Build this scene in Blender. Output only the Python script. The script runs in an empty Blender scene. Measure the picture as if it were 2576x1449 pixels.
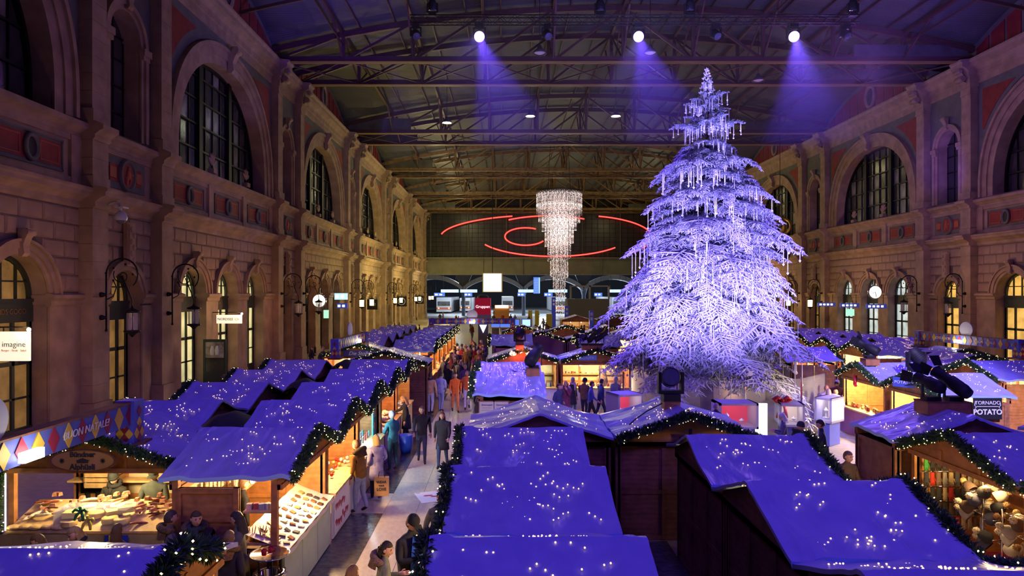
import bpy, bmesh, math, random
from mathutils import Vector, Matrix, Euler
import numpy as np
R = random.Random(7)
PI = math.pi
SC = bpy.context.scene
COL = SC.collection
# ------------------------------------------------------------------ camera
H = 5.3                      # eye height above the hall floor
FPX = 1700.0                 # focal length in pixels of the 2576 px frame
cam = bpy.data.cameras.new('camera'); camo = bpy.data.objects.new('camera', cam); COL.objects.link(camo)
cam.sensor_width = 36.0; cam.lens = FPX / 2576 * 36.0
cam.shift_x = 23.0 / 2576; cam.shift_y = 10.5 / 2576
camo.location = (0, 0, H); camo.rotation_euler = (PI / 2, 0, 0)
cam.clip_start = 0.1; cam.clip_end = 600
SC.camera = camo
# ------------------------------------------------------------------ world, exposure
w = bpy.data.worlds.new('world'); SC.world = w; w.use_nodes = True
w.node_tree.nodes['Background'].inputs[0].default_value = (0.010, 0.012, 0.03, 1)
w.node_tree.nodes['Background'].inputs[1].default_value = 0.5
SC.view_settings.view_transform = 'Standard'; SC.view_settings.look = 'None'
SC.view_settings.gamma = 1.0; SC.view_settings.exposure = 0.0; SC.view_settings.use_curve_mapping = False
cy = SC.cycles
cy.max_bounces = 4; cy.diffuse_bounces = 2; cy.glossy_bounces = 2; cy.transmission_bounces = 4
cy.transparent_max_bounces = 6; cy.volume_bounces = 0
cy.sample_clamp_indirect = 4.0; cy.caustics_reflective = False; cy.caustics_refractive = False
cy.use_adaptive_sampling = True; cy.adaptive_threshold = 0.12; cy.adaptive_min_samples = 20
cy.use_denoising = True; cy.use_light_tree = True
cy.blur_glossy = 1.0

def light(name, kind, loc, energy, color, size=0.3, target=None, spot=60, blend=0.5, shape=None, sy=None):
    l = bpy.data.lights.new(name, kind); l.energy = energy; l.color = color
    if kind == 'AREA':
        l.size = size
        if shape: l.shape = shape; l.size_y = sy or size
    elif kind in ('POINT', 'SPOT'):
        l.shadow_soft_size = size
    if kind == 'SPOT': l.spot_size = math.radians(spot); l.spot_blend = blend
    o = bpy.data.objects.new(name, l); COL.objects.link(o); o.location = loc
    if target is not None:
        o.rotation_euler = (Vector(target) - Vector(loc)).to_track_quat('-Z', 'Y').to_euler()
    return o

# hall dimensions
XL, XR = 16.35, 33.5          # wall planes, left and right of the camera line
XC = (XR - XL) / 2
PB = 21.6                      # bay pitch
PAIRS = [29.2 + PB * k for k in range(-1, 6)]
BAYC = [PAIRS[k] + PB / 2 for k in range(6)]      # bay centres 18.4, 40, 61.6, 83.2, 104.8, 126.4
END = 141.0
TREE = Vector((8.75, 29.0, 0))
BLUE = (0.165, 0.075, 1.0); VIOLET = (0.32, 0.16, 1.0); WARM = (1.0, 0.62, 0.26); HALLW = (1.0, 0.93, 0.62)
# moving heads on the lighting truss: three lit ones aimed at the tree
TR_Y, TR_Z = 36.5, 20.0
LITHEADS = [(-1.27, TR_Y, 19.3), (7.3, TR_Y, 19.35), (15.67, TR_Y, 19.4)]
HEADC = [Vector((p[0], TR_Y, 19.75 - .55 * 1.15)) for p in LITHEADS]      # centres of the lamp heads
HEADAIM = [Vector((p[0] * .6 + 1, 0, 3)) for p in LITHEADS]
for i, c in enumerate(HEADC):
    src = c + (HEADAIM[i] - c).normalized() * .42
    tgt = [(3.5, 26.5, 2), (8.7, 25.5, 3), (13.0, 26.0, 2)][i]
    light('head_light', 'SPOT', src, 17000, (0.13, 0.055, 1.0), 0.12, tgt, 36, 0.5)
    light('head_spill', 'SPOT', src, [1200, 4500, 6000][i], (0.22, 0.13, 1.0), 0.12, [(-3, 20, 0), (1.2, 22.5, 0), (13.0, 20.0, 0)][i], [70, 36, 38][i], 0.8)
# stage lamps on stall roofs in front of the tree
for p, e, t, sp in (((1.2, 20.5, 3.6), 8200, (8.7, 29, 9), 68), ((5.0, 15.6, 3.7), 9000, (8.7, 29, 9.5), 64), ((14.6, 21.0, 4.2), 8000, (8.9, 29, 9), 68), ((9.6, 15.8, 3.9), 6000, (8.9, 29, 9), 64)):
    light('tree_front_light', 'SPOT', p, e * 1.5, (0.31, 0.24, 1.0), 0.2, t, sp, 0.7)
# rig of blue wash lights above the near stalls (above the camera) and along the hall
for x, y, e in ((-6, 1.0, 2100), (3, 1.0, 3200), (12, 3.0, 2700)):
    light('blue_wash', 'SPOT', (x, y, 15.5), e, BLUE, 0.6, (x * 0.9, y + 13, 0), 92, 0.8)
for x, y, e in ((-7, 17.0, 1700), (3, 20.0, 1700), (15, 19.0, 3000), (20, 38.0, 2300), (-6, 36, 1500), (4, 42, 2200)):
    light('blue_wash', 'SPOT', (x, y, 17.5), e, BLUE, 0.6, (x, y + 4, 0), 95, 0.9)
light('front_wash', 'SPOT', (10, 2.0, 15.5), 52000, (0.48, 0.40, 1.0), 0.5, (14.0, 21.3, 2.4), 19, 0.7)  # unseen spots added to brighten the pale stall roofs
light('front_wash', 'SPOT', (4, 2.0, 15.5), 15000, (0.42, 0.34, 1.0), 0.5, (.5, 23, 2.4), 16, 0.7)
# purple bounce on upper walls and roof, imitated by added points without fixtures
for p, e, c in (((-3, 40, 18.2), 80, (0.50, 0.18, 1.0)), ((20, 38, 17.2), 1300, (0.40, 0.16, 1.0)), ((-7, 22, 14), 100, (0.62, 0.24, 1.0)), ((24, 50, 15), 430, (0.5, 0.2, 1.0))):
    light('purple_spill', 'POINT', p, e, c, 0.5)
light('roof_blue', 'SPOT', (-6, 33, 13), 8000, BLUE, 0.4, (-11, 46, 24), 40, 0.9)
light('roof_blue', 'SPOT', (24, 31, 13), 8000, BLUE, 0.4, (27.5, 47, 24), 40, 0.9)
light('niche_blue', 'SPOT', (26, 46, 10), 2200, BLUE, 0.2, (33.5, 51, 15), 34, 0.8)
# pendant hall lamps (three lit ones are in view, the far bays have more)
PEND = [(-5.1, 61.6, 20.8), (2.5, 61.6, 21.4), (10.3, 61.6, 21.4)]
for p in PEND:
    light('pendant_light', 'POINT', (p[0], p[1], p[2] - 0.35), 140, (0.95, 1.0, 0.70), 0.25)
for yb, e in ((83.2, 330), (104.8, 420), (126.4, 420)):
    for x in (-8, 8.5, 23):
        light('far_pendant_light', 'POINT', (x, yb, 20.4), e * (1.5 if x < 0 else .7), (1.0, 0.86, 0.42), 0.4)
# low warm fill points added along the arcades, no fixtures there
for y, e in ((66, 500), (82, 1850), (104, 1850), (126, 1700)):
    light('wall_washer', 'POINT', (-XL + 5.5, y, 7.0), e, (1.0, 0.77, 0.22), 0.3)
for y, e in ((22, 140), (38, 170), (46, 110), (57, 140)):
    light('wall_washer', 'POINT', (-XL + 3.4, y, 4.4), e, (1.0, 0.46, 0.16), 0.4)
for y, e in ((46, 230), (62, 360), (84, 800)):
    light('wall_washer', 'POINT', (XR - 5.0, y, 6.0), e, (1.0, 0.52, 0.22), 0.4)
# track hall beyond the gate
for x, y, e in ((-10, 158, 9000), (10, 158, 9500), (28, 158, 8000), (0, 190, 10000), (20, 190, 10000)):
    light('platform_light', 'POINT', (x, y, 8.0), e, (0.72, 0.85, 1.0), 0.6)

# ------------------------------------------------------------------ materials
MATS = {}
def mat(name, col=(.5, .5, .5), rough=.6, metal=0.0, emit=None, es=1.0, var=0.0, scale=6.0, bump=0.0, bscale=30.0,
        spec=0.5, coat=0.0, alpha=1.0, trans=0.0, col2=None, wave=None, lightless=True, sheen=0.0, ior=1.45):
    if name in MATS: return MATS[name]
    m = bpy.data.materials.new(name); m.use_nodes = True; MATS[name] = m
    nt = m.node_tree; n = nt.nodes; b = n['Principled BSDF']
    b.inputs['Base Color'].default_value = (*col, 1); b.inputs['Roughness'].default_value = rough
    b.inputs['Metallic'].default_value = metal; b.inputs['Specular IOR Level'].default_value = spec
    b.inputs['Coat Weight'].default_value = coat; b.inputs['IOR'].default_value = ior
    b.inputs['Transmission Weight'].default_value = trans; b.inputs['Alpha'].default_value = alpha
    b.inputs['Sheen Weight'].default_value = sheen
    if emit is not None:
        b.inputs['Emission Color'].default_value = (*emit, 1); b.inputs['Emission Strength'].default_value = es
        m.cycles.emission_sampling = 'NONE' if lightless else 'AUTO'
    tc = None
    if var or col2 or bump or wave:
        tc = n.new('ShaderNodeTexCoord')
    if var or col2:
        nz = n.new('ShaderNodeTexNoise'); nz.inputs['Scale'].default_value = scale; nz.inputs['Detail'].default_value = 4
        nt.links.new(tc.outputs['Object'], nz.inputs['Vector'])
        rp = n.new('ShaderNodeValToRGB')
        c2 = col2 or tuple(max(0, c * (1 - var)) for c in col)
        c1 = col if col2 else tuple(min(1, c * (1 + var)) for c in col)
        rp.color_ramp.elements[0].position = .35; rp.color_ramp.elements[1].position = .65
        rp.color_ramp.elements[0].color = (*c2, 1); rp.color_ramp.elements[1].color = (*c1, 1)
        nt.links.new(nz.outputs['Fac'], rp.inputs['Fac']); nt.links.new(rp.outputs['Color'], b.inputs['Base Color'])
        if emit is not None and es > 0 and var:
            mx = n.new('ShaderNodeMath'); mx.operation = 'MULTIPLY'; mx.inputs[1].default_value = es * 1.6
            nt.links.new(nz.outputs['Fac'], mx.inputs[0]); nt.links.new(mx.outputs[0], b.inputs['Emission Strength'])
    if bump:
        nb = n.new('ShaderNodeTexNoise'); nb.inputs['Scale'].default_value = bscale; nb.inputs['Detail'].default_value = 3
        nt.links.new(tc.outputs['Object'], nb.inputs['Vector'])
        bp = n.new('ShaderNodeBump'); bp.inputs['Strength'].default_value = bump; bp.inputs['Distance'].default_value = .02
        nt.links.new(nb.outputs['Fac'], bp.inputs['Height']); nt.links.new(bp.outputs['Normal'], b.inputs['Normal'])
    if wave:
        wv = n.new('ShaderNodeTexWave'); wv.bands_direction = wave[0]; wv.inputs['Scale'].default_value = wave[1]
        wv.inputs['Distortion'].default_value = wave[3] if len(wave) > 3 else 0
        nt.links.new(tc.outputs['Object'], wv.inputs['Vector'])
        bp = n.new('ShaderNodeBump'); bp.inputs['Strength'].default_value = wave[2]; bp.inputs['Distance'].default_value = .03
        nt.links.new(wv.outputs['Fac'], bp.inputs['Height']); nt.links.new(bp.outputs['Normal'], b.inputs['Normal'])
    return m

M = dict(
    stone=mat('sandstone', (.37, .26, .18), .85, var=.18, scale=1.3, bump=.25, bscale=18),
    block=mat('sandstone_block', (.36, .255, .18), .88, var=.2, scale=.9, bump=.35, bscale=22),
    joint=mat('mortar_joint', (.16, .12, .10), .95),
    paint=mat('painted_plaster', (.15, .15, .13), .8, var=.12, scale=1.5),
    red=mat('red_painted_panel', (.25, .032, .03), .7, var=.15, scale=2),
    redl=mat('red_panel_edge', (.40, .085, .045), .6),
    dark=mat('dark_opening', (.012, .010, .012), .6),
    iron=mat('black_iron', (.018, .018, .02), .45, .6),
    steel=mat('brown_steel', (.105, .052, .042), .55, .15, var=.25, scale=2.5),
    steel_y=mat('ochre_steel', (.25, .155, .065), .6, .1, var=.25, scale=2.0),  # brown steel tinted ochre, painting in the light on flanges and far trusses
    sheet=mat('roof_sheet', (.10, .108, .11), .6, .2, wave=('Y', 1.6, .5), var=.08, scale=.7),
    sheet_d=mat('dark_duct_sheet', (.10, .10, .085), .6, .2, var=.2, scale=1.2),
    glass_d=mat('window_glass_dark', (.06, .06, .055), .16, var=.5, scale=.8, bump=.25, bscale=14),
    glass_l=mat('window_glass_frosted', (.22, .22, .19), .22, var=.4, scale=1.5, bump=.3, bscale=20),
    green=mat('green_door_paint', (.03, .045, .04), .45),
    amber=mat('lit_shop_interior', (.3, .18, .05), .4, emit=(1.0, .56, .12), es=.95, var=.5, scale=1.1),
    amber_d=mat('dim_shop_interior', (.12, .07, .02), .4, emit=(1.0, .50, .14), es=.22, var=.6, scale=1.3),
    pale=mat('bright_shop_interior', (.6, .6, .4), .4, emit=(1.0, .88, .38), es=.85, var=.3, scale=.9),
    cool=mat('cool_lit_interior', (.5, .6, .6), .4, emit=(.80, .95, .90), es=.75, var=.3, scale=1.0),
    white=mat('white_paint', (.8, .8, .78), .5),
    black=mat('black_matt', (.012, .012, .014), .6),
    chrome=mat('polished_steel', (.75, .75, .76), .12, 1.0),
    gold=mat('gold_leaf', (.75, .52, .14), .28, 1.0),
)

# ------------------------------------------------------------------ mesh helpers
class MB:
    def __init__(s): s.v = []; s.f = []; s.m = []; s.s = []
    def add(s, vs, fs, mi=0, smooth=False):
        o = len(s.v); s.v.extend(tuple(p) for p in vs)
        for f in fs: s.f.append(tuple(i + o for i in f)); s.m.append(mi); s.s.append(smooth)
        return s
    def box(s, x0, x1, y0, y1, z0, z1, mi=0):
        return s.add([(x0, y0, z0), (x1, y0, z0), (x1, y1, z0), (x0, y1, z0), (x0, y0, z1), (x1, y0, z1), (x1, y1, z1), (x0, y1, z1)],
                     [(0, 3, 2, 1), (4, 5, 6, 7), (0, 1, 5, 4), (1, 2, 6, 5), (2, 3, 7, 6), (3, 0, 4, 7)], mi)
    def obox(s, c, size, mt=None, mi=0, taper=1.0):
        a, b, h = size[0] / 2, size[1] / 2, size[2] / 2; t = taper
        vs = [(-a, -b, -h), (a, -b, -h), (a, b, -h), (-a, b, -h), (-a * t, -b * t, h), (a * t, -b * t, h), (a * t, b * t, h), (-a * t, b * t, h)]
        mt = mt or Matrix.Identity(3); c = Vector(c)
        return s.add([c + mt @ Vector(p) for p in vs], [(0, 3, 2, 1), (4, 5, 6, 7), (0, 1, 5, 4), (1, 2, 6, 5), (2, 3, 7, 6), (3, 0, 4, 7)], mi)
    def beam(s, p0, p1, wd, ht=None, mi=0, up=(0, 0, 1)):
        p0 = Vector(p0); p1 = Vector(p1); d = (p1 - p0); L = d.length
        if L < 1e-6: return s
        d /= L; up = Vector(up)
        if abs(d.dot(up)) > .98: up = Vector((0, 1, 0))
        a = d.cross(up).normalized(); b = a.cross(d); ht = ht or wd
        mt = Matrix((a, b, d)).transposed()
        return s.obox((p0 + p1) / 2, (wd, ht, L), mt, mi)
    def tube(s, pts, r, n=8, mi=0, caps=True, smooth=True):
        pts = [Vector(p) for p in pts]; k = len(pts); rs = r if isinstance(r, (list, tuple)) else [r] * k
        vs = []; prev = None
        for i in range(k):
            t = (pts[min(i + 1, k - 1)] - pts[max(i - 1, 0)])
            t = t.normalized() if t.length > 1e-9 else Vector((0, 0, 1))
            if prev is None:
                a = t.orthogonal().normalized()
            else:
                a = prev - t * prev.dot(t); a = a.normalized() if a.length > 1e-6 else t.orthogonal().normalized()
            prev = a; b = t.cross(a)
            for j in range(n):
                th = 2 * PI * j / n; vs.append(pts[i] + (a * math.cos(th) + b * math.sin(th)) * rs[i])
        fs = [(i * n + j, i * n + (j + 1) % n, (i + 1) * n + (j + 1) % n, (i + 1) * n + j) for i in range(k - 1) for j in range(n)]
        s.add(vs, fs, mi, smooth)
        if caps:
            o = len(s.v) - len(vs)
            s.f.append(tuple(o + j for j in reversed(range(n)))); s.m.append(mi); s.s.append(False)
            s.f.append(tuple(o + (k - 1) * n + j for j in range(n))); s.m.append(mi); s.s.append(False)
        return s
    def lathe(s, prof, n=16, c=(0, 0, 0), mi=0, smooth=True, sx=1, sy=1, mt=None):
        vs = []; c = Vector(c)
        for r, z in prof:
            for j in range(n):
                th = 2 * PI * j / n; p = Vector((r * math.cos(th) * sx, r * math.sin(th) * sy, z))
                vs.append(c + (mt @ p if mt else p))
        k = len(prof)
        fs = [(i * n + j, i * n + (j + 1) % n, (i + 1) * n + (j + 1) % n, (i + 1) * n + j) for i in range(k - 1) for j in range(n)]
        return s.add(vs, fs, mi, smooth)
    def sphere(s, c, r, nu=10, nv=7, mi=0, mt=None):
        r = r if isinstance(r, (tuple, list)) else (r, r, r); vs = []; c = Vector(c)
        for i in range(nv + 1):
            ph = PI * i / nv
            for j in range(nu):
                th = 2 * PI * j / nu
                p = Vector((r[0] * math.sin(ph) * math.cos(th), r[1] * math.sin(ph) * math.sin(th), r[2] * math.cos(ph)))
                vs.append(c + (mt @ p if mt else p))
        fs = [(i * nu + j, (i + 1) * nu + j, (i + 1) * nu + (j + 1) % nu, i * nu + (j + 1) % nu) for i in range(nv) for j in range(nu)]
        return s.add(vs, fs, mi, True)
    def octa(s, c, r, h=None, mi=0):
        h = h or r; x, y, z = c
        return s.add([(x + r, y, z), (x, y + r, z), (x - r, y, z), (x, y - r, z), (x, y, z + h), (x, y, z - h)],
                     [(0, 1, 4), (1, 2, 4), (2, 3, 4), (3, 0, 4), (1, 0, 5), (2, 1, 5), (3, 2, 5), (0, 3, 5)], mi)
    def prism(s, poly, axis, a0, a1, mi=0):
        """poly in the plane normal to axis: axis 'x' -> (y,z), 'y' -> (x,z), 'z' -> (x,y)"""
        def P(p, a): return (a, p[0], p[1]) if axis == 'x' else ((p[0], a, p[1]) if axis == 'y' else (p[0], p[1], a))
        n = len(poly); vs = [P(p, a0) for p in poly] + [P(p, a1) for p in poly]
        fs = [tuple(range(n)), tuple(reversed(range(n, 2 * n)))] + [(i, i + n, (i + 1) % n + n, (i + 1) % n) for i in range(n)]
        return s.add(vs, fs, mi)
    def grid(s, fn, nu, nv, mi=0, smooth=True):
        vs = [fn(i / nu, j / nv) for i in range(nu + 1) for j in range(nv + 1)]
        fs = [(i * (nv + 1) + j, (i + 1) * (nv + 1) + j, (i + 1) * (nv + 1) + j + 1, i * (nv + 1) + j + 1) for i in range(nu) for j in range(nv)]
        return s.add(vs, fs, mi, smooth)
    def mesh(s, name, mats):
        me = bpy.data.meshes.new(name); me.from_pydata(s.v, [], s.f)
        for m_ in (mats if isinstance(mats, (list, tuple)) else [mats]): me.materials.append(M[m_] if isinstance(m_, str) else m_)
        me.polygons.foreach_set('material_index', s.m); me.polygons.foreach_set('use_smooth', s.s)
        me.update(); return me
    def build(s, name, mats, parent=None, loc=None, rz=None):
        return link(name, s.mesh(name, mats), parent, loc, rz)

def link(name, me, parent=None, loc=None, rz=None, rot=None, sc=None):
    o = bpy.data.objects.new(name, me); COL.objects.link(o)
    if parent is not None: o.parent = parent
    if loc is not None: o.location = loc
    if rz is not None: o.rotation_euler = (0, 0, rz)
    if rot is not None: o.rotation_euler = rot
    if sc is not None: o.scale = (sc, sc, sc) if isinstance(sc, (int, float)) else sc
    return o
def empty(name, loc=(0, 0, 0), rz=0):
    o = bpy.data.objects.new(name, None); COL.objects.link(o); o.location = loc; o.rotation_euler = (0, 0, rz); o.empty_display_size = .1; return o
def tag(o, label=None, cat=None, group=None, kind=None):
    if label: o['label'] = label
    if cat: o['category'] = cat
    if group: o['group'] = group
    if kind: o['kind'] = kind
    return o
def dup(o, parent=None, loc=None, rz=None, sc=None):
    c = o.copy(); COL.objects.link(c)
    if parent is not None: c.parent = parent
    if loc is not None: c.location = loc
    if rz is not None: c.rotation_euler = (0, 0, rz)
    if sc is not None: c.scale = sc if not isinstance(sc, (int, float)) else (sc,) * 3
    for ch in list(o.children):
        dup(ch, c)
    return c
def textmesh(name, body, size, m, extrude=.004, align='CENTER', shear=0, offset=0, spacing=1.0):
    cu = bpy.data.curves.new(name, 'FONT'); cu.body = body; cu.size = size; cu.extrude = extrude; cu.align_x = align; cu.align_y = 'CENTER'
    cu.shear = shear; cu.offset = offset; cu.space_character = spacing; cu.resolution_u = 3
    o = bpy.data.objects.new(name, cu)
    me = bpy.data.meshes.new_from_object(o)
    bpy.data.objects.remove(o); bpy.data.curves.remove(cu)
    me.materials.clear(); me.materials.append(M[m] if isinstance(m, str) else m); me.name = name
    return me
def text(name, body, size, m, parent, loc, rot, **k):
    return link(name, textmesh(name, body, size, m, **k), parent, loc, rot=rot)
ORD = ['first', 'second', 'third', 'fourth', 'fifth', 'sixth', 'seventh', 'eighth', 'ninth', 'tenth', 'eleventh', 'twelfth', 'thirteenth', 'fourteenth']
# ------------------------------------------------------------------ the hall: floor
def at(px, py, d):
    """the point at depth d that a ray through pixel (px, py) of the 2576x1449 frame meets"""
    return Vector(((px - 1265) * d / FPX, d, H - (py - 735) * d / FPX))
fl_l = mat('floor_light_slab', (.52, .47, .38), .28, var=.10, scale=9, bump=.05, bscale=40)
fl_d = mat('floor_dark_slab', (.085, .085, .085), .22, var=.35, scale=14, bump=.05, bscale=40)
fl_b = mat('floor_base', (.40, .36, .30), .30, var=.15, scale=5)
floor = MB().box(-XL - 2.2, XR + 2.2, -4, 250, -.3, -.012).build('floor', fl_b); tag(floor, kind='structure')
unit = MB().box(0, 1, 0, 1, -.03, 0)
sl_l = unit.mesh('slab_light', fl_l); sl_d = unit.mesh('slab_dark', fl_d)
def slab(x0, x1, y0, y1, me): link('floor_slab', me, floor, (x0 + .006, y0 + .006, 0), sc=(x1 - x0 - .012, y1 - y0 - .012, 1))
y = 6.0
while y < 36:
    for x0, x1 in ((-2.87, -2.09), (-2.09, -1.31)): slab(x0, x1, y, y + 1.6, sl_l)
    y += 1.6
for k in range(4):                       # dark fields and light cross bands left and right of the long strip
    ya = 8.2 + 9.6 * k
    for i in range(5): slab(-4.7, -2.87, ya + 1.6 * i, ya + 1.6 * i + 1.6, sl_d); slab(-1.31, -.3, ya + 1.6 * i, ya + 1.6 * i + 1.6, sl_d)
    slab(-4.7, -2.87, ya + 8.0, ya + 9.6, sl_l); slab(-1.31, -.3, ya + 8.0, ya + 9.6, sl_l)
for i in range(6): slab(1.3, 3.5, 6 + i * 1.4, 7.4 + i * 1.4, sl_d)
for i in range(5):
    for j in range(3): slab(5.4 + j * 1.0, 6.4 + j * 1.0, 14 + i * 2.2, 16.2 + i * 2.2, sl_l)

# ------------------------------------------------------------------ walls
def se(half, spring, h, n, t):
    c, s_ = math.cos(t), math.sin(t)
    return (math.copysign(abs(c) ** (2 / n), c) * half, spring + h * max(0, s_) ** (2 / n))
def arch_wall(mb, u0, u1, z0, z1, ops, v=0.0, mi=0, reveal=0.0, mr=0, N=20):
    """front face with arched openings; ops: (centre, half, spring, h, n, sill)"""
    cuts = sorted(ops)
    x = u0
    for (c, half, spring, h, n, sill) in cuts:
        mb.add([(v, x, z0), (v, c - half, z0), (v, c - half, z1), (v, x, z1)], [(0, 1, 2, 3)], mi)
        pts = [se(half, spring, h, n, PI - PI * i / N) for i in range(N + 1)]
        for (a, za), (b, zb) in zip(pts, pts[1:]):
            mb.add([(v, c + a, za), (v, c + b, zb), (v, c + b, z1), (v, c + a, z1)], [(0, 1, 2, 3)], mi)
        if sill > z0: mb.add([(v, c - half, z0), (v, c + half, z0), (v, c + half, sill), (v, c - half, sill)], [(0, 1, 2, 3)], mi)
        if reveal:
            path = [(-half, sill)] + pts + [(half, sill)]
            for (a, za), (b, zb) in zip(path, path[1:]):
                mb.add([(v, c + a, za), (v, c + b, zb), (v - reveal, c + b, zb), (v - reveal, c + a, za)], [(0, 1, 2, 3)], mr)
        x = c + half
    mb.add([(v, x, z0), (v, u1, z0), (v, u1, z1), (v, x, z1)], [(0, 1, 2, 3)], mi)
def arch_band(mb, c, half, spring, h, n, d0, d1, v0, v1, zleg, mi=0, N=20):
    pi_ = [(-half - d0, zleg)] + [se(half + d0, spring, h + d0, n, PI - PI * i / N) for i in range(N + 1)] + [(half + d0, zleg)]
    po = [(-half - d1, zleg)] + [se(half + d1, spring, h + d1, n, PI - PI * i / N) for i in range(N + 1)] + [(half + d1, zleg)]
    for (a, b, p, q) in zip(pi_, pi_[1:], po, po[1:]):
        A = lambda w_, v: (v, c + w_[0], w_[1])
        mb.add([A(a, v1), A(b, v1), A(q, v1), A(p, v1)], [(0, 1, 2, 3)], mi)
        mb.add([A(a, v0), A(b, v0), A(b, v1), A(a, v1)], [(0, 1, 2, 3)], mi)
        mb.add([A(p, v1), A(q, v1), A(q, v0), A(p, v0)], [(0, 1, 2, 3)], mi)
def cornice(mb, prof, u0, u1, dv=0.0, mi=0):
    """prof: list of (v, z) from bottom to top; swept along u"""
    pr = [(-.05, prof[0][1])] + [(v + dv, z) for v, z in prof] + [(-.05, prof[-1][1])]
    n = len(pr); vs = [(v, u0, z) for v, z in pr] + [(v, u1, z) for v, z in pr]
    mb.add(vs, [(i, i + 1, i + 1 + n, i + n) for i in range(n - 1)] + [tuple(range(n)), tuple(reversed(range(n, 2 * n)))], mi)
P_MID = [(.02, 8.55), (.12, 8.62), (.12, 8.8), (.32, 8.95), (.50, 9.02), (.50, 9.16), (.58, 9.22), (.58, 9.32), (.2, 9.4)]
P_SILL = [(.02, 11.2), (.10, 11.28), (.10, 11.4), (.30, 11.55), (.42, 11.6), (.42, 11.78), (.1, 11.92)]
P_TOP = [(.02, 20.0), (.10, 20.05), (.10, 20.5), (.18, 20.55), (.18, 20.9), (.40, 21.1), (.62, 21.2), (.62, 21.45), (.75, 21.55), (.75, 21.68), (.1, 21.75)]
P_IMP = [(.02, 4.78), (.08, 4.84), (.08, 4.98), (.2, 5.08), (.2, 5.2), (.02, 5.26)]
BW = 10.8 - 2.65 - .52         # half width of the big bay between pilasters
AO = [(-4.4, 1.45, 5.15, 1.45, 2, 0), (0, 1.45, 5.15, 1.45, 2, 0), (4.4, 1.45, 5.15, 1.45, 2, 0)]
WIN = (0, 6.1, 12.6, 5.8, 2.25, 11.9)
NO = (0, 1.25, 5.0, 1.25, 2, 0)
NWIN = (0, 1.2, 16.2, 1.25, 2, 12.0)
meshes = {}
m_ = MB(); arch_wall(m_, -BW, BW, 0, 8.6, AO, 0, 0, 1.3, 1); meshes['arcade_wall'] = m_.mesh('arcade_wall', ['joint', 'stone'])
m_ = MB()
for c in (-6.75, -2.2, 2.2, 6.75):     # smooth piers in front of the jointed wall, with impost mouldings
    a, b = (c - .88, c + .88) if abs(c) < 5 else ((-BW, -5.85) if c < 0 else (5.85, BW))
    a += .12 if abs(c) < 5 else 0; b -= .12 if abs(c) < 5 else 0
    m_.box(-.01, .10, a, b, 0, 4.8); m_.box(-.01, .16, a, b, 0, .55)
    cornice(m_, P_IMP, a - .05, b + .05, .10)
    m_.box(-1.2, .02, a - .04, a, 4.85, 5.2); m_.box(-1.2, .02, b, b + .04, 4.85, 5.2)
meshes['pier'] = m_.mesh('pier', ['stone'])
m_ = MB()
for c, *_ in AO:
    arch_band(m_, c, 1.45, 5.15, 1.45, 2, 0, .18, -.02, .10, 5.2); arch_band(m_, c, 1.45, 5.15, 1.45, 2, .18, .42, -.02, .16, 5.2)
    arch_band(m_, c, 1.45, 5.15, 1.45, 2, .42, .52, -.02, .24, 5.2)
meshes['archivolt'] = m_.mesh('archivolt', ['stone'])
def scroll(mb, c, z0, z1, v=.1, wd=.34, dep=.34):
    """console-shaped keystone"""
    h = z1 - z0
    pr = [(0, z0), (.35 * dep, z0), (.6 * dep, z0 + .12 * h), (.5 * dep, z0 + .4 * h), (.75 * dep, z0 + .65 * h), (dep, z0 + .8 * h), (dep, z1), (0, z1)]
    n = len(pr); vs = [(v + a, c - wd / 2 * (.8 + .2 * (z - z0) / h), z) for a, z in pr] + [(v + a, c + wd / 2 * (.8 + .2 * (z - z0) / h), z) for a, z in pr]
    mb.add(vs, [(i, i + 1, i + 1 + n, i + n) for i in range(n - 1)] + [tuple(range(n)), tuple(reversed(range(n, 2 * n)))])
    mb.tube([(v + dep * .78, c - wd * .62, z1 - .14 * h), (v + dep * .78, c + wd * .62, z1 - .14 * h)], .13 * h, 10)
for i, c in enumerate((-4.4, 0, 4.4)):
    m_ = MB(); scroll(m_, c, 6.5, 7.45); meshes['keystone%d' % i] = m_.mesh('keystone', ['stone'])
m_ = MB(); scroll(m_, 0, 18.2, 19.75, .15, .5, .6); meshes['big_keystone'] = m_.mesh('keystone', ['stone'])
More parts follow.
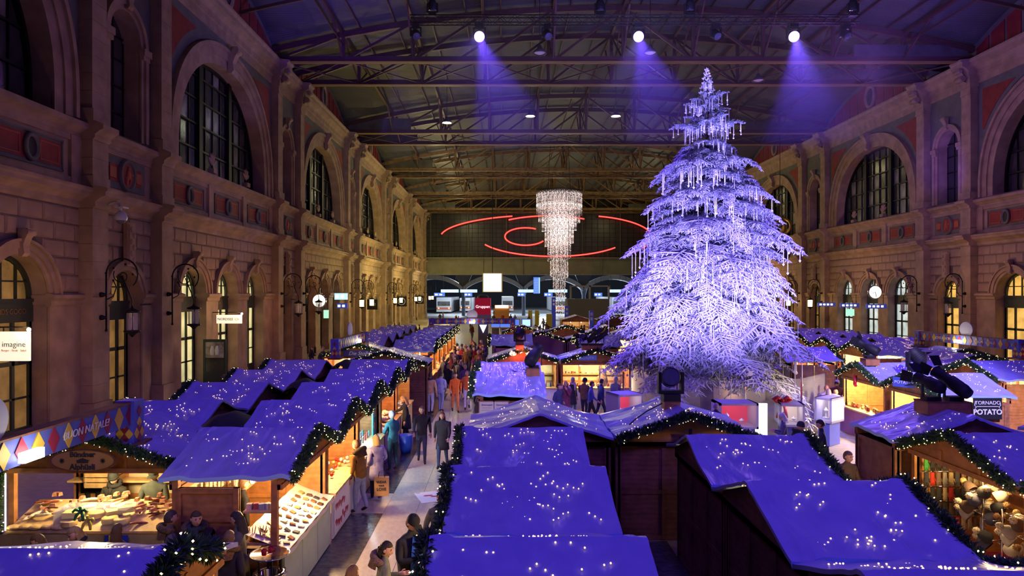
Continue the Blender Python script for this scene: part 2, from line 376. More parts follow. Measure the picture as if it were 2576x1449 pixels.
# frieze with red panels
m_ = MB(); m_.box(-.3, 0, -BW, BW, 9.3, 11.3)
for c in (-2.45, 2.45): m_.box(0, .16, c - .28, c + .28, 9.35, 11.25)
for c in (-BW + .3, BW - .3): m_.box(0, .12, c - .3, c + .3, 9.35, 11.25)
m_.box(0, .10, -BW, BW, 9.35, 9.65); m_.box(0, .08, -BW, BW, 11.05, 11.25)
meshes['frieze'] = m_.mesh('frieze', ['stone'])
def redpanel(wd, h):
    m_ = MB(); a, b = wd / 2, h / 2
    m_.box(.0, .03, -a, a, -b, b, 1)
    for (y0, y1, z0, z1) in ((-a, a, b - .07, b), (-a, a, -b, -b + .07), (-a, -a + .07, -b, b), (a - .07, a, -b, b)): m_.box(.03, .07, y0, y1, z0, z1, 1)
    m_.box(.03, .05, -a + .14, a - .14, -b + .14, b - .14, 0)
    for s_ in (-1, 1):
        y0, y1 = sorted((s_ * .5, s_ * (a - .24)))
        for (p0, p1, q0, q1) in ((y0, y1, b - .27, b - .23), (y0, y1, -b + .23, -b + .27), (y0, y0 + .04, -b + .23, b - .23), (y1 - .04, y1, -b + .23, b - .23)):
            m_.box(.05, .065, p0, p1, q0, q1, 2)
    mt = Matrix.Rotation(PI / 2, 3, 'Y')
    m_.lathe([(.26, 0), (.44, 0), (.44, .12), (.34, .16), (.30, .06), (.0, .05)], 20, (.04, 0, 0), 1, True, 1.15, .85, mt)
    m_.lathe([(.30, .07), (.0, .07)], 20, (.04, 0, 0), 3, True, 1.15, .85, mt)
    return m_.mesh('red_panel', ['red', 'paint', 'redl', 'dark'])
meshes['red_panel'] = redpanel(3.5, 1.15)
# upper wall
m_ = MB(); arch_wall(m_, -BW, BW, 11.9, 20.0, [WIN], 0, 0, 1.1, 1, 40); meshes['upper_wall'] = m_.mesh('upper_wall', ['paint', 'stone'])
m_ = MB()
for d0, d1, v1 in ((0, .5, .10), (.5, .95, .18), (.95, 1.15, .30)): arch_band(m_, 0, WIN[1], WIN[2], WIN[3], WIN[4], d0, d1, -.02, v1, 11.9, 0, 44)
meshes['big_archivolt'] = m_.mesh('archivolt', ['stone'])
def spandrel(sgn):
    """red corner panel with a curved side, framed"""
    m_ = MB()
    for d, mi, v in ((1.45, 1, .05), (1.75, 0, .08)):
        e = (d - 1.45) * .9
        top, side = 19.75 - e, 7.35 - e
        pts = [se(WIN[1] + d, WIN[2], WIN[3] + d, WIN[4], t) for t in np.linspace(.02, PI / 2, 26)]
        pts = [p for p in pts if p[0] < side and p[1] < top]
        if len(pts) < 2: continue
        poly = [(side, top)] + [(p[0], p[1]) for p in reversed(pts)] + [(side, pts[0][1])]
        m_.prism([(sgn * a, b) for a, b in poly], 'x', 0, v, mi)
    return m_.mesh('spandrel_panel', ['red', 'paint'])
meshes['spandrel0'] = spandrel(-1); meshes['spandrel1'] = spandrel(1)
# acroterion ornaments on the sill
m_ = MB()
for k in range(5):
    th = (k - 2) * .5; m_.sphere((.2, .22 * math.sin(th), 12.3 + .42 * math.cos(th)), (.1, .1, .34), 8, 6, 0, Matrix.Rotation(-th, 3, 'X'))
m_.box(.05, .4, -.24, .24, 11.9, 12.15)
meshes['acroterion'] = m_.mesh('acroterion', ['stone'])
# bay wide cornices (running straight through)
m_ = MB(); cornice(m_, P_MID, -10.8, 10.8); meshes['mid_cornice'] = m_.mesh('mid_cornice', ['stone'])
m_ = MB(); cornice(m_, P_SILL, -10.8, 10.8); meshes['sill_cornice'] = m_.mesh('sill_cornice', ['stone'])
m_ = MB(); cornice(m_, P_TOP, -10.8, 10.8); meshes['entablature'] = m_.mesh('entablature', ['stone'])
# window iron frame
def arch_top(u): 
    return WIN[2] + WIN[3] * max(0, 1 - abs(u / WIN[1]) ** WIN[4]) ** (1 / WIN[4])
m_ = MB()
NCOL = 12
for i in range(NCOL + 1):
    u = -6.1 + 12.2 * i / NCOL; t = arch_top(u); wd = .2 if i in (4, 8) else .035
    if t > 12.0: m_.box(-.95, -.8 if wd < .1 else -.6, u - wd, u + wd, 11.9, t + .1)
for z in (13.3, 14.7, 16.1, 17.4): 
    hw = 6.1 * max(0, 1 - max(0, (z - 12.6) / 5.8) ** WIN[4]) ** (1 / WIN[4]); m_.box(-.95, -.74, -hw, hw, z - .05, z + .05)
arch_band(m_, 0, 5.95, 12.6, 5.65, WIN[4], 0, .2, -1.0, -.7, 11.9, 0, 30)
meshes['window_frame'] = m_.mesh('window_frame', ['iron'])
# narrow bay between the paired pilasters
NB = 2.65 - .52
m_ = MB(); arch_wall(m_, -NB, NB, 0, 8.6, [NO], 0, 0, 1.3, 1); meshes['narrow_wall'] = m_.mesh('narrow_wall', ['joint', 'stone'])
m_ = MB()
for s_ in (-1, 1):
    a, b = sorted((s_ * 1.28, s_ * NB)); m_.box(-.01, .1, a, b, 0, 4.7); cornice(m_, P_IMP, a - .04, b, .08)
meshes['narrow_pier'] = m_.mesh('pier', ['stone'])
m_ = MB()
for d0, d1, v1 in ((0, .2, .1), (.2, .42, .17)): arch_band(m_, 0, 1.25, 5.0, 1.25, 2, d0, d1, -.02, v1, 5.05)
meshes['narrow_archivolt'] = m_.mesh('archivolt', ['stone'])
m_ = MB(); m_.box(.12, .3, -.3, .3, 6.4, 8.3); m_.box(.3, .36, -.22, .22, 6.5, 8.2); 
for k in range(6): m_.sphere((.36, .1 * (-1) ** k, 6.7 + .26 * k), (.07, .11, .13), 8, 6)
meshes['relief_keystone'] = m_.mesh('relief_keystone', ['stone'])
m_ = MB(); m_.box(-.3, 0, -NB, NB, 9.3, 11.3); m_.box(0, .09, -NB, NB, 9.35, 9.6); m_.box(0, .07, -NB, NB, 11.05, 11.25); meshes['narrow_frieze'] = m_.mesh('frieze', ['stone'])
m_ = MB(); m_.box(0, .05, -1.55, 1.55, 9.68, 11.0, 1); m_.box(.05, .07, -1.2, 1.2, 9.95, 10.7, 0)
mt = Matrix.Rotation(PI / 2, 3, 'Y')
m_.lathe([(.0, .1), (.56, .1), (.58, .16), (.68, .16), (.70, 0)], 24, (.05, 0, 10.33), 1, True, 1.0, .85, mt)
m_.lathe([(.0, .12), (.52, .11)], 24, (.05, 0, 10.33), 0, True, 1.0, .85, mt)
for c, r in (((.16, .02, 10.6), (.08, .1, .12)), ((.16, 0, 10.35), (.09, .17, .24)), ((.16, -.12, 10.1), (.08, .1, .22)), ((.16, .14, 10.15), (.08, .09, .2)), ((.16, .28, 10.4), (.05, .16, .06))):
    m_.sphere(c, r, 10, 7, 2)
for s_ in (-1, 1): m_.box(.05, .11, *sorted((s_ * .78, s_ * 1.25)), 10.1, 10.55, 2)
meshes['medallion'] = m_.mesh('medallion', ['red', 'paint', 'redl'])
m_ = MB(); arch_wall(m_, -NB, NB, 11.9, 20.0, [NWIN], 0, 0, .9, 1); meshes['narrow_upper'] = m_.mesh('narrow_upper_wall', ['paint', 'stone'])
m_ = MB()
for d0, d1, v1 in ((0, .22, .1), (.22, .45, .2)): arch_band(m_, 0, 1.2, 16.2, 1.25, 2, d0, d1, -.02, v1, 12.0)
for s_ in (-1, 1): m_.box(0, .28, *sorted((s_ * 1.15, s_ * 1.78)), 15.95, 16.25); m_.box(0, .22, *sorted((s_ * 1.18, s_ * 1.7)), 15.75, 15.95)
scroll(m_, 0, 17.5, 18.4, .12, .4, .35)
meshes['narrow_upper_archivolt'] = m_.mesh('archivolt', ['stone'])
m_ = MB()
for u in (-1.2, -.4, .4, 1.2): m_.box(-.8, -.7, u - .03, u + .03, 12.0, 17.4)
for z in (13.2, 14.4, 15.6, 16.6): m_.box(-.8, -.68, -1.2, 1.2, z - .04, z + .04)
meshes['narrow_frame'] = m_.mesh('window_frame', ['iron'])
# pilaster with stone courses, breaks of the cornices and capital
def pilaster():
    m_ = MB(); hw, v = .52, .55
    def courses(z0, z1, hw, v, n):
        for i in range(n):
            a = z0 + (z1 - z0) * i / n; b = z0 + (z1 - z0) * (i + 1) / n
            m_.box(-.02, v, -hw, hw, a + .012, b - .012); m_.box(-.02, v - .015, -hw + .015, hw - .015, b - .012, b + .012)
    m_.box(-.02, v + .12, -hw - .1, hw + .1, 0, 1.0); courses(1.0, 8.55, hw, v, 11)
    cornice(m_, P_MID, -hw - .02, hw + .02, v); m_.box(-.02, v + .05, -hw - .04, hw + .04, 9.4, 9.8)
    courses(9.8, 11.2, hw, v, 2); cornice(m_, P_SILL, -hw - .02, hw + .02, v)
    m_.box(-.02, v + .06, -hw - .05, hw + .05, 11.92, 12.4); courses(12.4, 19.3, hw - .04, v - .04, 10)
    m_.box(-.02, v + .02, -hw, hw, 19.3, 19.45); m_.box(-.02, v, -hw + .02, hw - .02, 19.45, 19.8); m_.box(-.02, v + .1, -hw - .1, hw + .1, 19.8, 20.02)
    cornice(m_, P_TOP, -hw - .08, hw + .08, v)
    pr = [(v + .1, 20.1), (v + .32, 20.2), (v + .3, 20.6), (v + .5, 20.9), (v + .66, 21.1)]
    n = len(pr); vs = [(a, -.3, z) for a, z in pr] + [(a, .3, z) for a, z in pr]
    m_.add(vs, [(i, i + 1, i + 1 + n, i + n) for i in range(n - 1)])
    m_.tube([(v + .38, -.36, 20.42), (v + .38, .36, 20.42)], .2, 12); m_.tube([(v + .55, -.34, 20.95), (v + .55, .34, 20.95)], .14, 12)
    m_.tube([(v + .32, -.38, 20.42), (v + .32, .38, 20.42)], .08, 10)
    return m_.mesh('pilaster', ['stone'])
meshes['pilaster'] = pilaster()
# clerestory above the cornice: red boards with an oculus, under the bay's vault
def lun(s_): return 21.75 + 2.75 * max(0, 1 - s_ * s_)
m_ = MB(); N = 24; hb = PB / 2
for i in range(N):
    a = -hb + PB * i / N; b = -hb + PB * (i + 1) / N
    m_.add([(-.1, a, 21.6), (-.1, b, 21.6), (-.1, b, lun(b / 9.6) + .4), (-.1, a, lun(a / 9.6) + .4)], [(0, 1, 2, 3)], 1)
for i in range(11):
    a = -8.0 + 16 * i / 11 + .12; b = a + 16 / 11 - .24
    if i == 5: continue
    za, zb = lun(a / 9.6) - .12, lun(b / 9.6) - .12
    if min(za, zb) > 22.1: m_.prism([(a, 21.9), (b, 21.9), (b, zb), (a, za)], 'x', -.1, -.04, 0)
m_.prism([(-.6, 21.9), (.6, 21.9), (.6, lun(0) - .15), (-.6, lun(0) - .15)], 'x', -.1, -.05, 0)
m_.lathe([(.72, 0), (1.0, 0), (1.0, .2), (.9, .26), (.74, .1)], 28, (-.06, 0, 23.1), 2, True, 1.05, .8, Matrix.Rotation(PI / 2, 3, 'Y'))
m_.lathe([(.74, .05), (0, .05)], 28, (-.05, 0, 23.1), 3, True, 1.05, .8, Matrix.Rotation(PI / 2, 3, 'Y'))
meshes['clerestory'] = m_.mesh('clerestory', ['red', 'paint', 'stone', 'glass_d'])
# stone blocks of the arcade
ch = MB(); e = .05
ch.add([(0, 0, 0), (0, 1, 0), (0, 1, 1), (0, 0, 1), (1, e, e * 1.6), (1, 1 - e, e * 1.6), (1, 1 - e, 1 - e * 1.6), (1, e, 1 - e * 1.6)],
       [(4, 5, 6, 7), (0, 1, 5, 4), (1, 2, 6, 5), (2, 3, 7, 6), (3, 0, 4, 7)])
blk = ch.mesh('stone_block', ['block'])
def block_rects(u0, u1, ops, rr):
    out = []; rows = 5; zh = (8.52 - 5.3) / rows
    for r in range(rows):
        z0 = 5.3 + zh * r; z1 = z0 + zh; x = u0 - (.6 if r % 2 else 0)
        ex = []
        for c in ops:
            dz = max(0, z0 + .25 * zh - 5.15)
            if dz < rr: hw = math.sqrt(rr * rr - dz * dz); ex.append((c - hw, c + hw))
        while x < u1:
            segs = [(max(x, u0), min(x + 1.2, u1))]
            for a, b in ex:
                ns = []
                for p, q in segs:
                    if b <= p or a >= q: ns.append((p, q)); continue
                    if p < a: ns.append((p, a))
                    if q > b: ns.append((b, q))
                segs = ns
            out += [(p, q, z0, z1) for p, q in segs if q - p > .18]
            x += 1.2
    return out
RB = block_rects(-BW, BW, (-4.4, 0, 4.4), 1.98); RN = block_rects(-NB, NB, (0,), 1.68)
def joined_blocks(rects, name):
    m_ = MB()
    for p, q, a, b in rects: m_.box(0, .05, p + .02, q - .02, a + .02, b - .02)
    return m_.mesh(name, ['block'])
meshes['blocks'] = joined_blocks(RB, 'stone_blocks'); meshes['nblocks'] = joined_blocks(RN, 'stone_blocks')
# shop fronts set into the arcade openings
def shopfront(half, spring, glow, door, doorglow):
    """iron and timber glazing filling an arch; frame plus panes"""
    m_ = MB(); r = half
    arch_band(m_, 0, half - .12, spring, half - .12, 2, 0, .14, -1.2, -1.0, 0, 0, 20)
    m_.box(-1.2, -.95, -half, half, spring - .9, spring - .15); m_.box(-1.2, -.9, -half, half, spring - .2, spring - .08)
    for u in (-half * .5, 0, half * .5): m_.box(-1.12, -1.03, u - .03, u + .03, spring - .1, spring + math.sqrt(max(.01, r * r - u * u)))
    m_.box(-1.12, -1.03, -half, half, spring + .5, spring + .56)
    for u in (-half + .1, -half * .36, half * .36, half - .1): m_.box(-1.15, -1.0, u - .07, u + .07, 0, spring - .85)
    m_.box(-1.15, -1.0, -half, half, 2.75, 2.9); m_.box(-1.15, -1.0, -half, half, 1.55, 1.62); m_.box(-1.15, -.98, -half, half, 0, .55)
    fr = m_.mesh('frame', ['green'])
    pa = MB()
    pts = [se(half - .05, spring - .1, half - .05, 2, PI * i / 16) for i in range(17)]
    pa.add([(-1.14, a, b) for a, b in pts], [tuple(range(17))])
    up = pa.mesh('lunette_pane', [glow])
    pd = MB()
    for a, b in ((-half + .17, -half * .36 - .07), (-half * .36 + .07, half * .36 - .07), (half * .36 + .07, half - .17)):
        for z0, z1 in ((.55, 1.55), (1.62, 2.75), (2.9, spring - .9)): pd.add([(-1.08, a, z0), (-1.08, b, z0), (-1.08, b, z1), (-1.08, a, z1)], [(0, 1, 2, 3)])
    lo = [];
    for f in pd.f:
        q = MB(); q.add([pd.v[i] for i in f], [(0, 1, 2, 3)]); lo.append(q.mesh('pane', [doorglow]))
    return fr, up, lo
FRONTS = {}
def put_front(key, half, spring, glow, doorglow, parent, loc, rz):
    if key not in FRONTS: FRONTS[key] = shopfront(half, spring, glow, None, doorglow)
    fr, up, lo = FRONTS[key]
    global DOORN
    DOORN += 1
    e = empty('door_%d' % DOORN, loc, rz); tag(e, kind='structure')
    link('frame', fr, e); link('lunette_pane', up, e)
    for q in lo: link('pane', q, e)
    return e
DOORN = 0
pane_u = MB().add([(0, 0, 0), (0, 1, 0), (0, 1, 1), (0, 0, 1)], [(0, 1, 2, 3)])
pane_d = pane_u.mesh('pane_dark', ['glass_d']); pane_l = pane_u.mesh('pane_frosted', ['glass_l'])
zrows = [11.9, 13.3, 14.7, 16.1, 17.4, 18.5]
def window_panes(parent, T, seed, objs):
    rr = random.Random(seed); jm = MB()
    for i in range(NCOL):
        u0 = -6.1 + 12.2 * i / NCOL; u1 = u0 + 12.2 / NCOL
        for z0, z1 in zip(zrows, zrows[1:]):
            if max(arch_top(u0), arch_top(u1)) < z0 + .02: continue
            lit = rr.random() < (.30 if (2 <= i <= 9 and z0 < 15) else .12)
            if objs:
                o = link('pane', pane_l if lit else pane_d, parent); o.location = T @ Vector((-.88 - rr.random() * .02, u0, z0))
                o.rotation_euler = (0, 0, T.to_euler().z); o.scale = (1, u1 - u0, z1 - z0)
            else: jm.add([(-.88, u0, z0), (-.88, u1, z0), (-.88, u1, z1), (-.88, u0, z1)], [(0, 1, 2, 3)], 1 if lit else 0)
    if not objs: o = jm.build('pane', ['glass_d', 'glass_l'], parent); o.matrix_local = T; tag(o, kind='stuff')
def make_wall(side):
    left = side == 'left'
    x0 = -XL if left else XR; sg = 1 if left else -1
    back = MB()      # solid core behind the openings, seen only as darkness
    xa, xb = (x0 - 2.2, x0 - 1.5) if left else (x0 + 1.5, x0 + 2.2)
    back.box(xa, xb, -4, END, 0, 27)
    wall = back.build('wall_' + side, ['dark']); tag(wall, kind='structure')
    def put(name, key, yc, kind=None):
        o = link(name, meshes[key], wall, (x0, yc, 0), 0 if left else PI)
        if kind: o['kind'] = kind
        return o
    for k, yc in enumerate(BAYC):
        T = Matrix.Translation((x0, yc, 0)) @ Matrix.Rotation(0 if left else PI, 4, 'Z')
        near = k in ((0, 1, 2) if left else (1, 2))
        if not left and k == 0: continue
        put('arcade_wall', 'arcade_wall', yc); put('pier', 'pier', yc); put('archivolt', 'archivolt', yc)
        for i in range(3): put('keystone', 'keystone%d' % i, yc)
        put('keystone', 'big_keystone', yc); put('frieze', 'frieze', yc); put('upper_wall', 'upper_wall', yc); put('archivolt', 'big_archivolt', yc)
        put('spandrel_panel', 'spandrel0', yc); put('spandrel_panel', 'spandrel1', yc)
        for c in (-4.9, 0, 4.9): link('red_panel', meshes['red_panel'], wall, T @ Vector((.0, c, 10.33)), 0 if left else PI)
        for c in (-2.45, 2.45): link('acroterion', meshes['acroterion'], wall, T @ Vector((0, c, 0)), 0 if left else PI)
        put('mid_cornice', 'mid_cornice', yc); put('sill_cornice', 'sill_cornice', yc); put('entablature', 'entablature', yc)
        put('clerestory', 'clerestory', yc); wf = put('window_frame', 'window_frame', yc)
        window_panes(wall, T, 10 * k + left, near)
        if near:
            for p, q, a, b in RB:
                o = link('stone_block', blk, wall, T @ Vector((0, p + .02, a + .02)), 0 if left else PI, sc=(.05, q - p - .04, b - a - .04))
        else: put('stone_blocks', 'blocks', yc, 'stuff')
    for k, yp in enumerate(PAIRS[1:] if left else PAIRS[2:]):
        T = Matrix.Translation((x0, yp, 0)) @ Matrix.Rotation(0 if left else PI, 4, 'Z')
        put('narrow_wall', 'narrow_wall', yp); put('pier', 'narrow_pier', yp); put('archivolt', 'narrow_archivolt', yp); put('relief_keystone', 'relief_keystone', yp)
        put('frieze', 'narrow_frieze', yp); put('medallion', 'medallion', yp); put('upper_wall', 'narrow_upper', yp); put('archivolt', 'narrow_upper_archivolt', yp)
        put('window_frame', 'narrow_frame', yp)
        o = link('pane', pane_d, wall, T @ Vector((-.75, -1.3, 12))); o.rotation_euler = (0, 0, 0 if left else PI); o.scale = (1, 2.6, 5.6)
        for s_ in (-1, 1): put('pilaster', 'pilaster', yp + s_ * 2.65)
        if k < 2:
            for p, q, a, b in RN: link('stone_block', blk, wall, T @ Vector((0, p + .02, a + .02)), 0 if left else PI, sc=(.05, q - p - .04, b - a - .04))
        else: put('stone_blocks', 'nblocks', yp, 'stuff')
    # glazing in the arcades
    rz = 0 if left else PI
    if left:
        spec = {0: ('amber', 'amber', 'amber_d'), 1: ('pale', 'pale', 'pale'), 2: ('amber_d', 'amber_d', 'amber_d'), 3: ('pale', 'amber_d', 'pale'), 4: ('amber_d', 'pale', 'pale'), 5: ('amber', 'amber_d', 'pale')}
        low = {0: 'amber_d', 1: 'pale', 2: 'dark', 3: 'amber_d', 4: 'amber_d', 5: 'amber_d'}; nar = ['amber_d', 'amber_d', 'amber', 'amber_d', 'amber_d', 'amber_d']
    else:
        spec = {1: ('amber', 'amber', 'amber'), 2: ('cool', 'cool', 'cool'), 3: ('amber_d', 'cool', 'amber_d'), 4: ('amber_d', 'amber_d', 'amber_d'), 5: ('amber_d', 'amber_d', 'amber_d')}
        low = {1: 'amber', 2: 'cool', 3: 'amber_d', 4: 'amber_d', 5: 'amber_d'}; nar = ['amber', 'amber_d', 'amber_d', 'amber_d', 'amber_d']
    for k, gl in spec.items():
        for i, c in enumerate((-4.4, 0, 4.4)):
            if k == 0 and c < 4 and left: continue
            T = Matrix.Translation((x0, BAYC[k], 0)) @ Matrix.Rotation(rz, 4, 'Z')
            put_front(('a', gl[i], low[k]), 1.45, 5.15, gl[i], low[k], None, T @ Vector((.45, c, 0)), rz)
    for k, yp in enumerate(PAIRS[1:6] if left else PAIRS[2:6]):
        put_front(('n', nar[k]), 1.25, 5.0, nar[k], nar[k], None, (x0 + (.45 if left else -.45), yp, 0), rz)
    return wall
wall_left = make_wall('left'); wall_right = make_wall('right')

# ------------------------------------------------------------------ ceiling, trusses
HALF = (XR + XL) / 2
def arc(x): t = (x - XC) / HALF; return 22.55 + 3.0 * (1 - t * t)
def roofz(x, yy):
    k = round((yy - BAYC[0]) / PB); s_ = (yy - BAYC[0] - k * PB) / 9.6
    return max(arc(x), lun(s_) if abs(s_) < 1 else 0) + .35
rm = MB(); NX, NY = 40, 84
rm.grid(lambda a, b: (-XL - .3 + (XR + XL + .6) * a, 4 + (END - 4) * b, roofz(-XL + (XR + XL) * a, 4 + (END - 4) * b)), NX, NY, 0, False)
ceiling = rm.build('ceiling', ['sheet']); tag(ceiling, kind='structure')
bm_u = MB().box(-.5, .5, -.5, .5, 0, 1); beam_me = bm_u.mesh('beam', ['steel']); beam_y = bm_u.mesh('beam_ochre', ['steel_y'])
def beam_obj(name, p0, p1, wd, ht, parent, me):
    p0 = Vector(p0); p1 = Vector(p1); d = p1 - p0
    o = link(name, me, parent, p0); o.rotation_euler = d.to_track_quat('Z', 'Y').to_euler(); o.scale = (wd, ht, d.length); return o
NP = 10; PW = (XR + XL) / NP
def truss(yt, objs, me, mname):
    xs = [-XL + PW * i for i in range(NP + 1)]; zt = [arc(x) for x in xs]; zb = 21.7
    parent = empty('roof_truss'); parent.parent = ceiling
    mem = []
    for i in range(NP):
        for q in (0, 1):
            xa = xs[i] + PW / 2 * q; xb = xa + PW / 2
            mem.append(('top_chord', (xa, yt, arc(xa)), (xb, yt, arc(xb)), .30, .42))
        mem.append(('bottom_chord', (xs[i], yt, zb + .15), (xs[i + 1], yt, zb + .18), .26, .42))
        mem.append(('flange', (xs[i], yt, zb - .03), (xs[i + 1], yt, zb - .03), (.56), .06))
        mid = NP / 2
        a, b = ((xs[i], zb + .1), (xs[i + 1], zt[i + 1])) if i < mid else ((xs[i], zt[i]), (xs[i + 1], zb + .1))
        mem.append(('diagonal', (a[0], yt, a[1]), (b[0], yt, b[1]), .17, .17))
    for i in range(1, NP): mem.append(('strut', (xs[i], yt, zb), (xs[i], yt, zt[i]), .24, .2))
    if objs:
        for nm, a, b, wd, ht in mem:
            o = beam_obj(nm, a, b, wd, ht, parent, beam_y if nm == 'flange' else me)
            if nm in ('flange',): o.rotation_euler = (PI / 2, 0, PI / 2) if False else o.rotation_euler
    else:
        m_ = MB()
        for nm, a, b, wd, ht in mem: m_.beam(a, b, wd if nm != 'flange' else .5, ht, 0)
        o = m_.build('truss_members', [mname], parent); o['kind'] = 'stuff'
tys = [y for p in PAIRS[2:] for y in (p - 2.65, p + 2.65)]
for i, yt in enumerate(tys):
    truss(yt, i < 4, beam_me if i < 4 else beam_y, 'steel' if i < 3 else 'steel_y')
# purlins along the hall and bracing between the paired trusses
for i in range(1, NP):
    x = -XL + PW * i; o = beam_obj('purlin', (x, 6, arc(x) + .12), (x, END, arc(x) + .12), .18, .3, ceiling, beam_me)
    if i % 2: o2 = beam_obj('purlin', (x, 6, arc(x) - .75), (x, 48, arc(x) - .75), .08, .12, ceiling, beam_me)
for i in range(2 * NP):
    x = -XL + PW / 2 * i + PW / 4
    if 1 < i < 2 * NP - 2: beam_obj('purlin', (x, 6, arc(x) + .2), (x, END, arc(x) + .2), .08, .16, ceiling, beam_me)
for yt in (36.0, 42.0): 
    for i in range(NP * 2):
        xa = -XL + PW / 2 * i; xb = xa + PW / 2; beam_obj('roof_rib', (xa, yt, arc(xa) + .12), (xb, yt, arc(xb) + .12), .12, .2, ceiling, beam_me)
m_ = MB()
for p in PAIRS[2:]:
    for i in range(NP):
        xa = -XL + PW * i; xb = xa + PW
        m_.beam((xa, p - 2.65, 21.8), (xb, p + 2.65, 21.8), .09, .09); m_.beam((xb, p - 2.65, 21.8), (xa, p + 2.65, 21.8), .09, .09)
        m_.beam((xa, p - 2.65, arc(xa)), (xa, p + 2.65, 21.8), .1, .1); m_.beam((xa, p + 2.65, arc(xa)), (xa, p - 2.65, 21.8), .1, .1)
for b0 in BAYC[1:]:
    for i in range(1, NP):
        x = -XL + PW * i
        for s_ in (-1, 1): m_.beam((x, b0 + s_ * 8.1, 21.9), (x, b0 + s_ * 5.0, arc(x)), .11, .11)
o = m_.build('wind_bracing', ['steel'], ceiling); o['kind'] = 'stuff'
m_ = MB()
for p in PAIRS[2:]:
    for q in (-2.65, 2.65):
        m_.box(25.0, XR - .4, p + q - .12, p + q + .12, 21.9, 22.9)
        if p > 60: m_.box(-XL + .4, -9.5, p + q - .12, p + q + .12, 21.9, 23.2)
o = m_.build('duct', ['sheet_d'], ceiling); o['kind'] = 'stuff'

# ------------------------------------------------------------------ end wall
grey_b = mat('grey_plate_girder', (.24, .24, .20), .6, .2, var=.1, scale=.6)
ew = MB(); ew.box(-XL, XR, END, END + .4, 12.4, 26, 0)
wall_end = ew.build('wall_end', [mat('end_glass', (.03, .032, .034), .3, var=.3, scale=.4)]); tag(wall_end, kind='structure')
m_ = MB()
for i in range(41): x = -XL + (XR + XL) * i / 40; m_.box(x - .04, x + .04, END - .06, END + .02, 12.4, 25)
for i in range(13): z = 12.9 + i * .95; m_.box(-XL, XR, END - .05, END + .02, z - .03, z + .03)
o = m_.build('glazing_bars', ['iron'], wall_end); o['kind'] = 'stuff'
for i in range(7):
    x = -XL + 1.3 + i * 7.9; MB().box(x - .12, x + .12, END - .3, END, 12.4, 25).build('mullion', ['sheet_d'], wall_end)
g = MB().box(-XL, XR, END - .5, END + .5, 8.9, 12.3).build('girder', [grey_b], wall_end)
for i in range(6):
    x = -XL + 4 + i * 8.2; mb = MB().box(x - .12, x + .12, END - .8, END - .5, 9.0, 12.2)
    mb.add([(x + .12, END - .52, 12.2), (x + .12, END - .52, 9.2), (x + 1.6, END - .52, 12.2)], [(0, 1, 2)]); mb.build('stiffener', [grey_b], wall_end)
m_ = MB().box(-XL, XR, END - 1.4, END - .4, 12.25, 12.5); m_.build('gallery', [grey_b], wall_end)
m_ = MB()
for i in range(50): x = -XL + i * 1.0; m_.box(x - .03, x + .03, END - 1.4, END - 1.34, 12.5, 13.5)
for z in (12.9, 13.5): m_.box(-XL, XR, END - 1.4, END - 1.34, z - .03, z + .03)
o = m_.build('railing', ['sheet_d'], wall_end); o['kind'] = 'stuff'
# track hall beyond
conc = mat('concrete_grey', (.33, .34, .36), .8, var=.1, scale=.5)
ceil2 = MB().box(-60, 80, END + .5, 250, 13.5, 14).build('ceiling_tracks', [mat('dark_track_roof', (.05, .05, .06), .8)]); tag(ceil2, kind='structure')
wb = MB().box(-60, 80, 248, 250, 0, 14).build('wall_tracks', [mat('dark_far_wall', (.03, .033, .045), .8)]); tag(wb, kind='structure')
fl2 = MB().box(-60, 80, 146, 250, -.02, 0).build('floor_tracks', [mat('platform_floor', (.34, .35, .36), .35, var=.1)]); tag(fl2, kind='structure')
def concrete_arch(xa, xb, yy, z0, z1, wd=1.0):
    m_ = MB(); n = 14
    pts = [(xa + (xb - xa) * i / n, z0 + (z1 - z0) * math.sin(PI * i / n) ** .75) for i in range(n + 1)]
    for (a, za), (b, zb) in zip(pts, pts[1:]):
        m_.add([(a, yy, za), (b, yy, zb), (b, yy, zb + wd), (a, yy, za + wd), (a, yy + 3, za), (b, yy + 3, zb), (b, yy + 3, zb + wd), (a, yy + 3, za + wd)],
               [(0, 1, 2, 3), (0, 4, 5, 1), (3, 2, 6, 7)])
    return m_.build('concrete_arch', [conc], ceil2)
for i in range(5):
    x = -22.5 + i * 13.6; concrete_arch(x, x + 13.4, 152, 5.5, 8.2)
    m_ = MB().lathe([(.42, 0), (.42, 4.6), (.9, 6.2)], 12, (x, 153, 0)); m_.build('column', [mat('column_blue_grey', (.10, .12, .18), .6)], ceil2)
    m_ = MB().prism([(x - .5, 6), (x + .5, 6), (x + 3.6, 13.4), (x - 3.6, 13.4)], 'y', 153, 154.2); m_.build('roof_strut', [mat('strut_grey', (.09, .10, .13), .7)], ceil2)
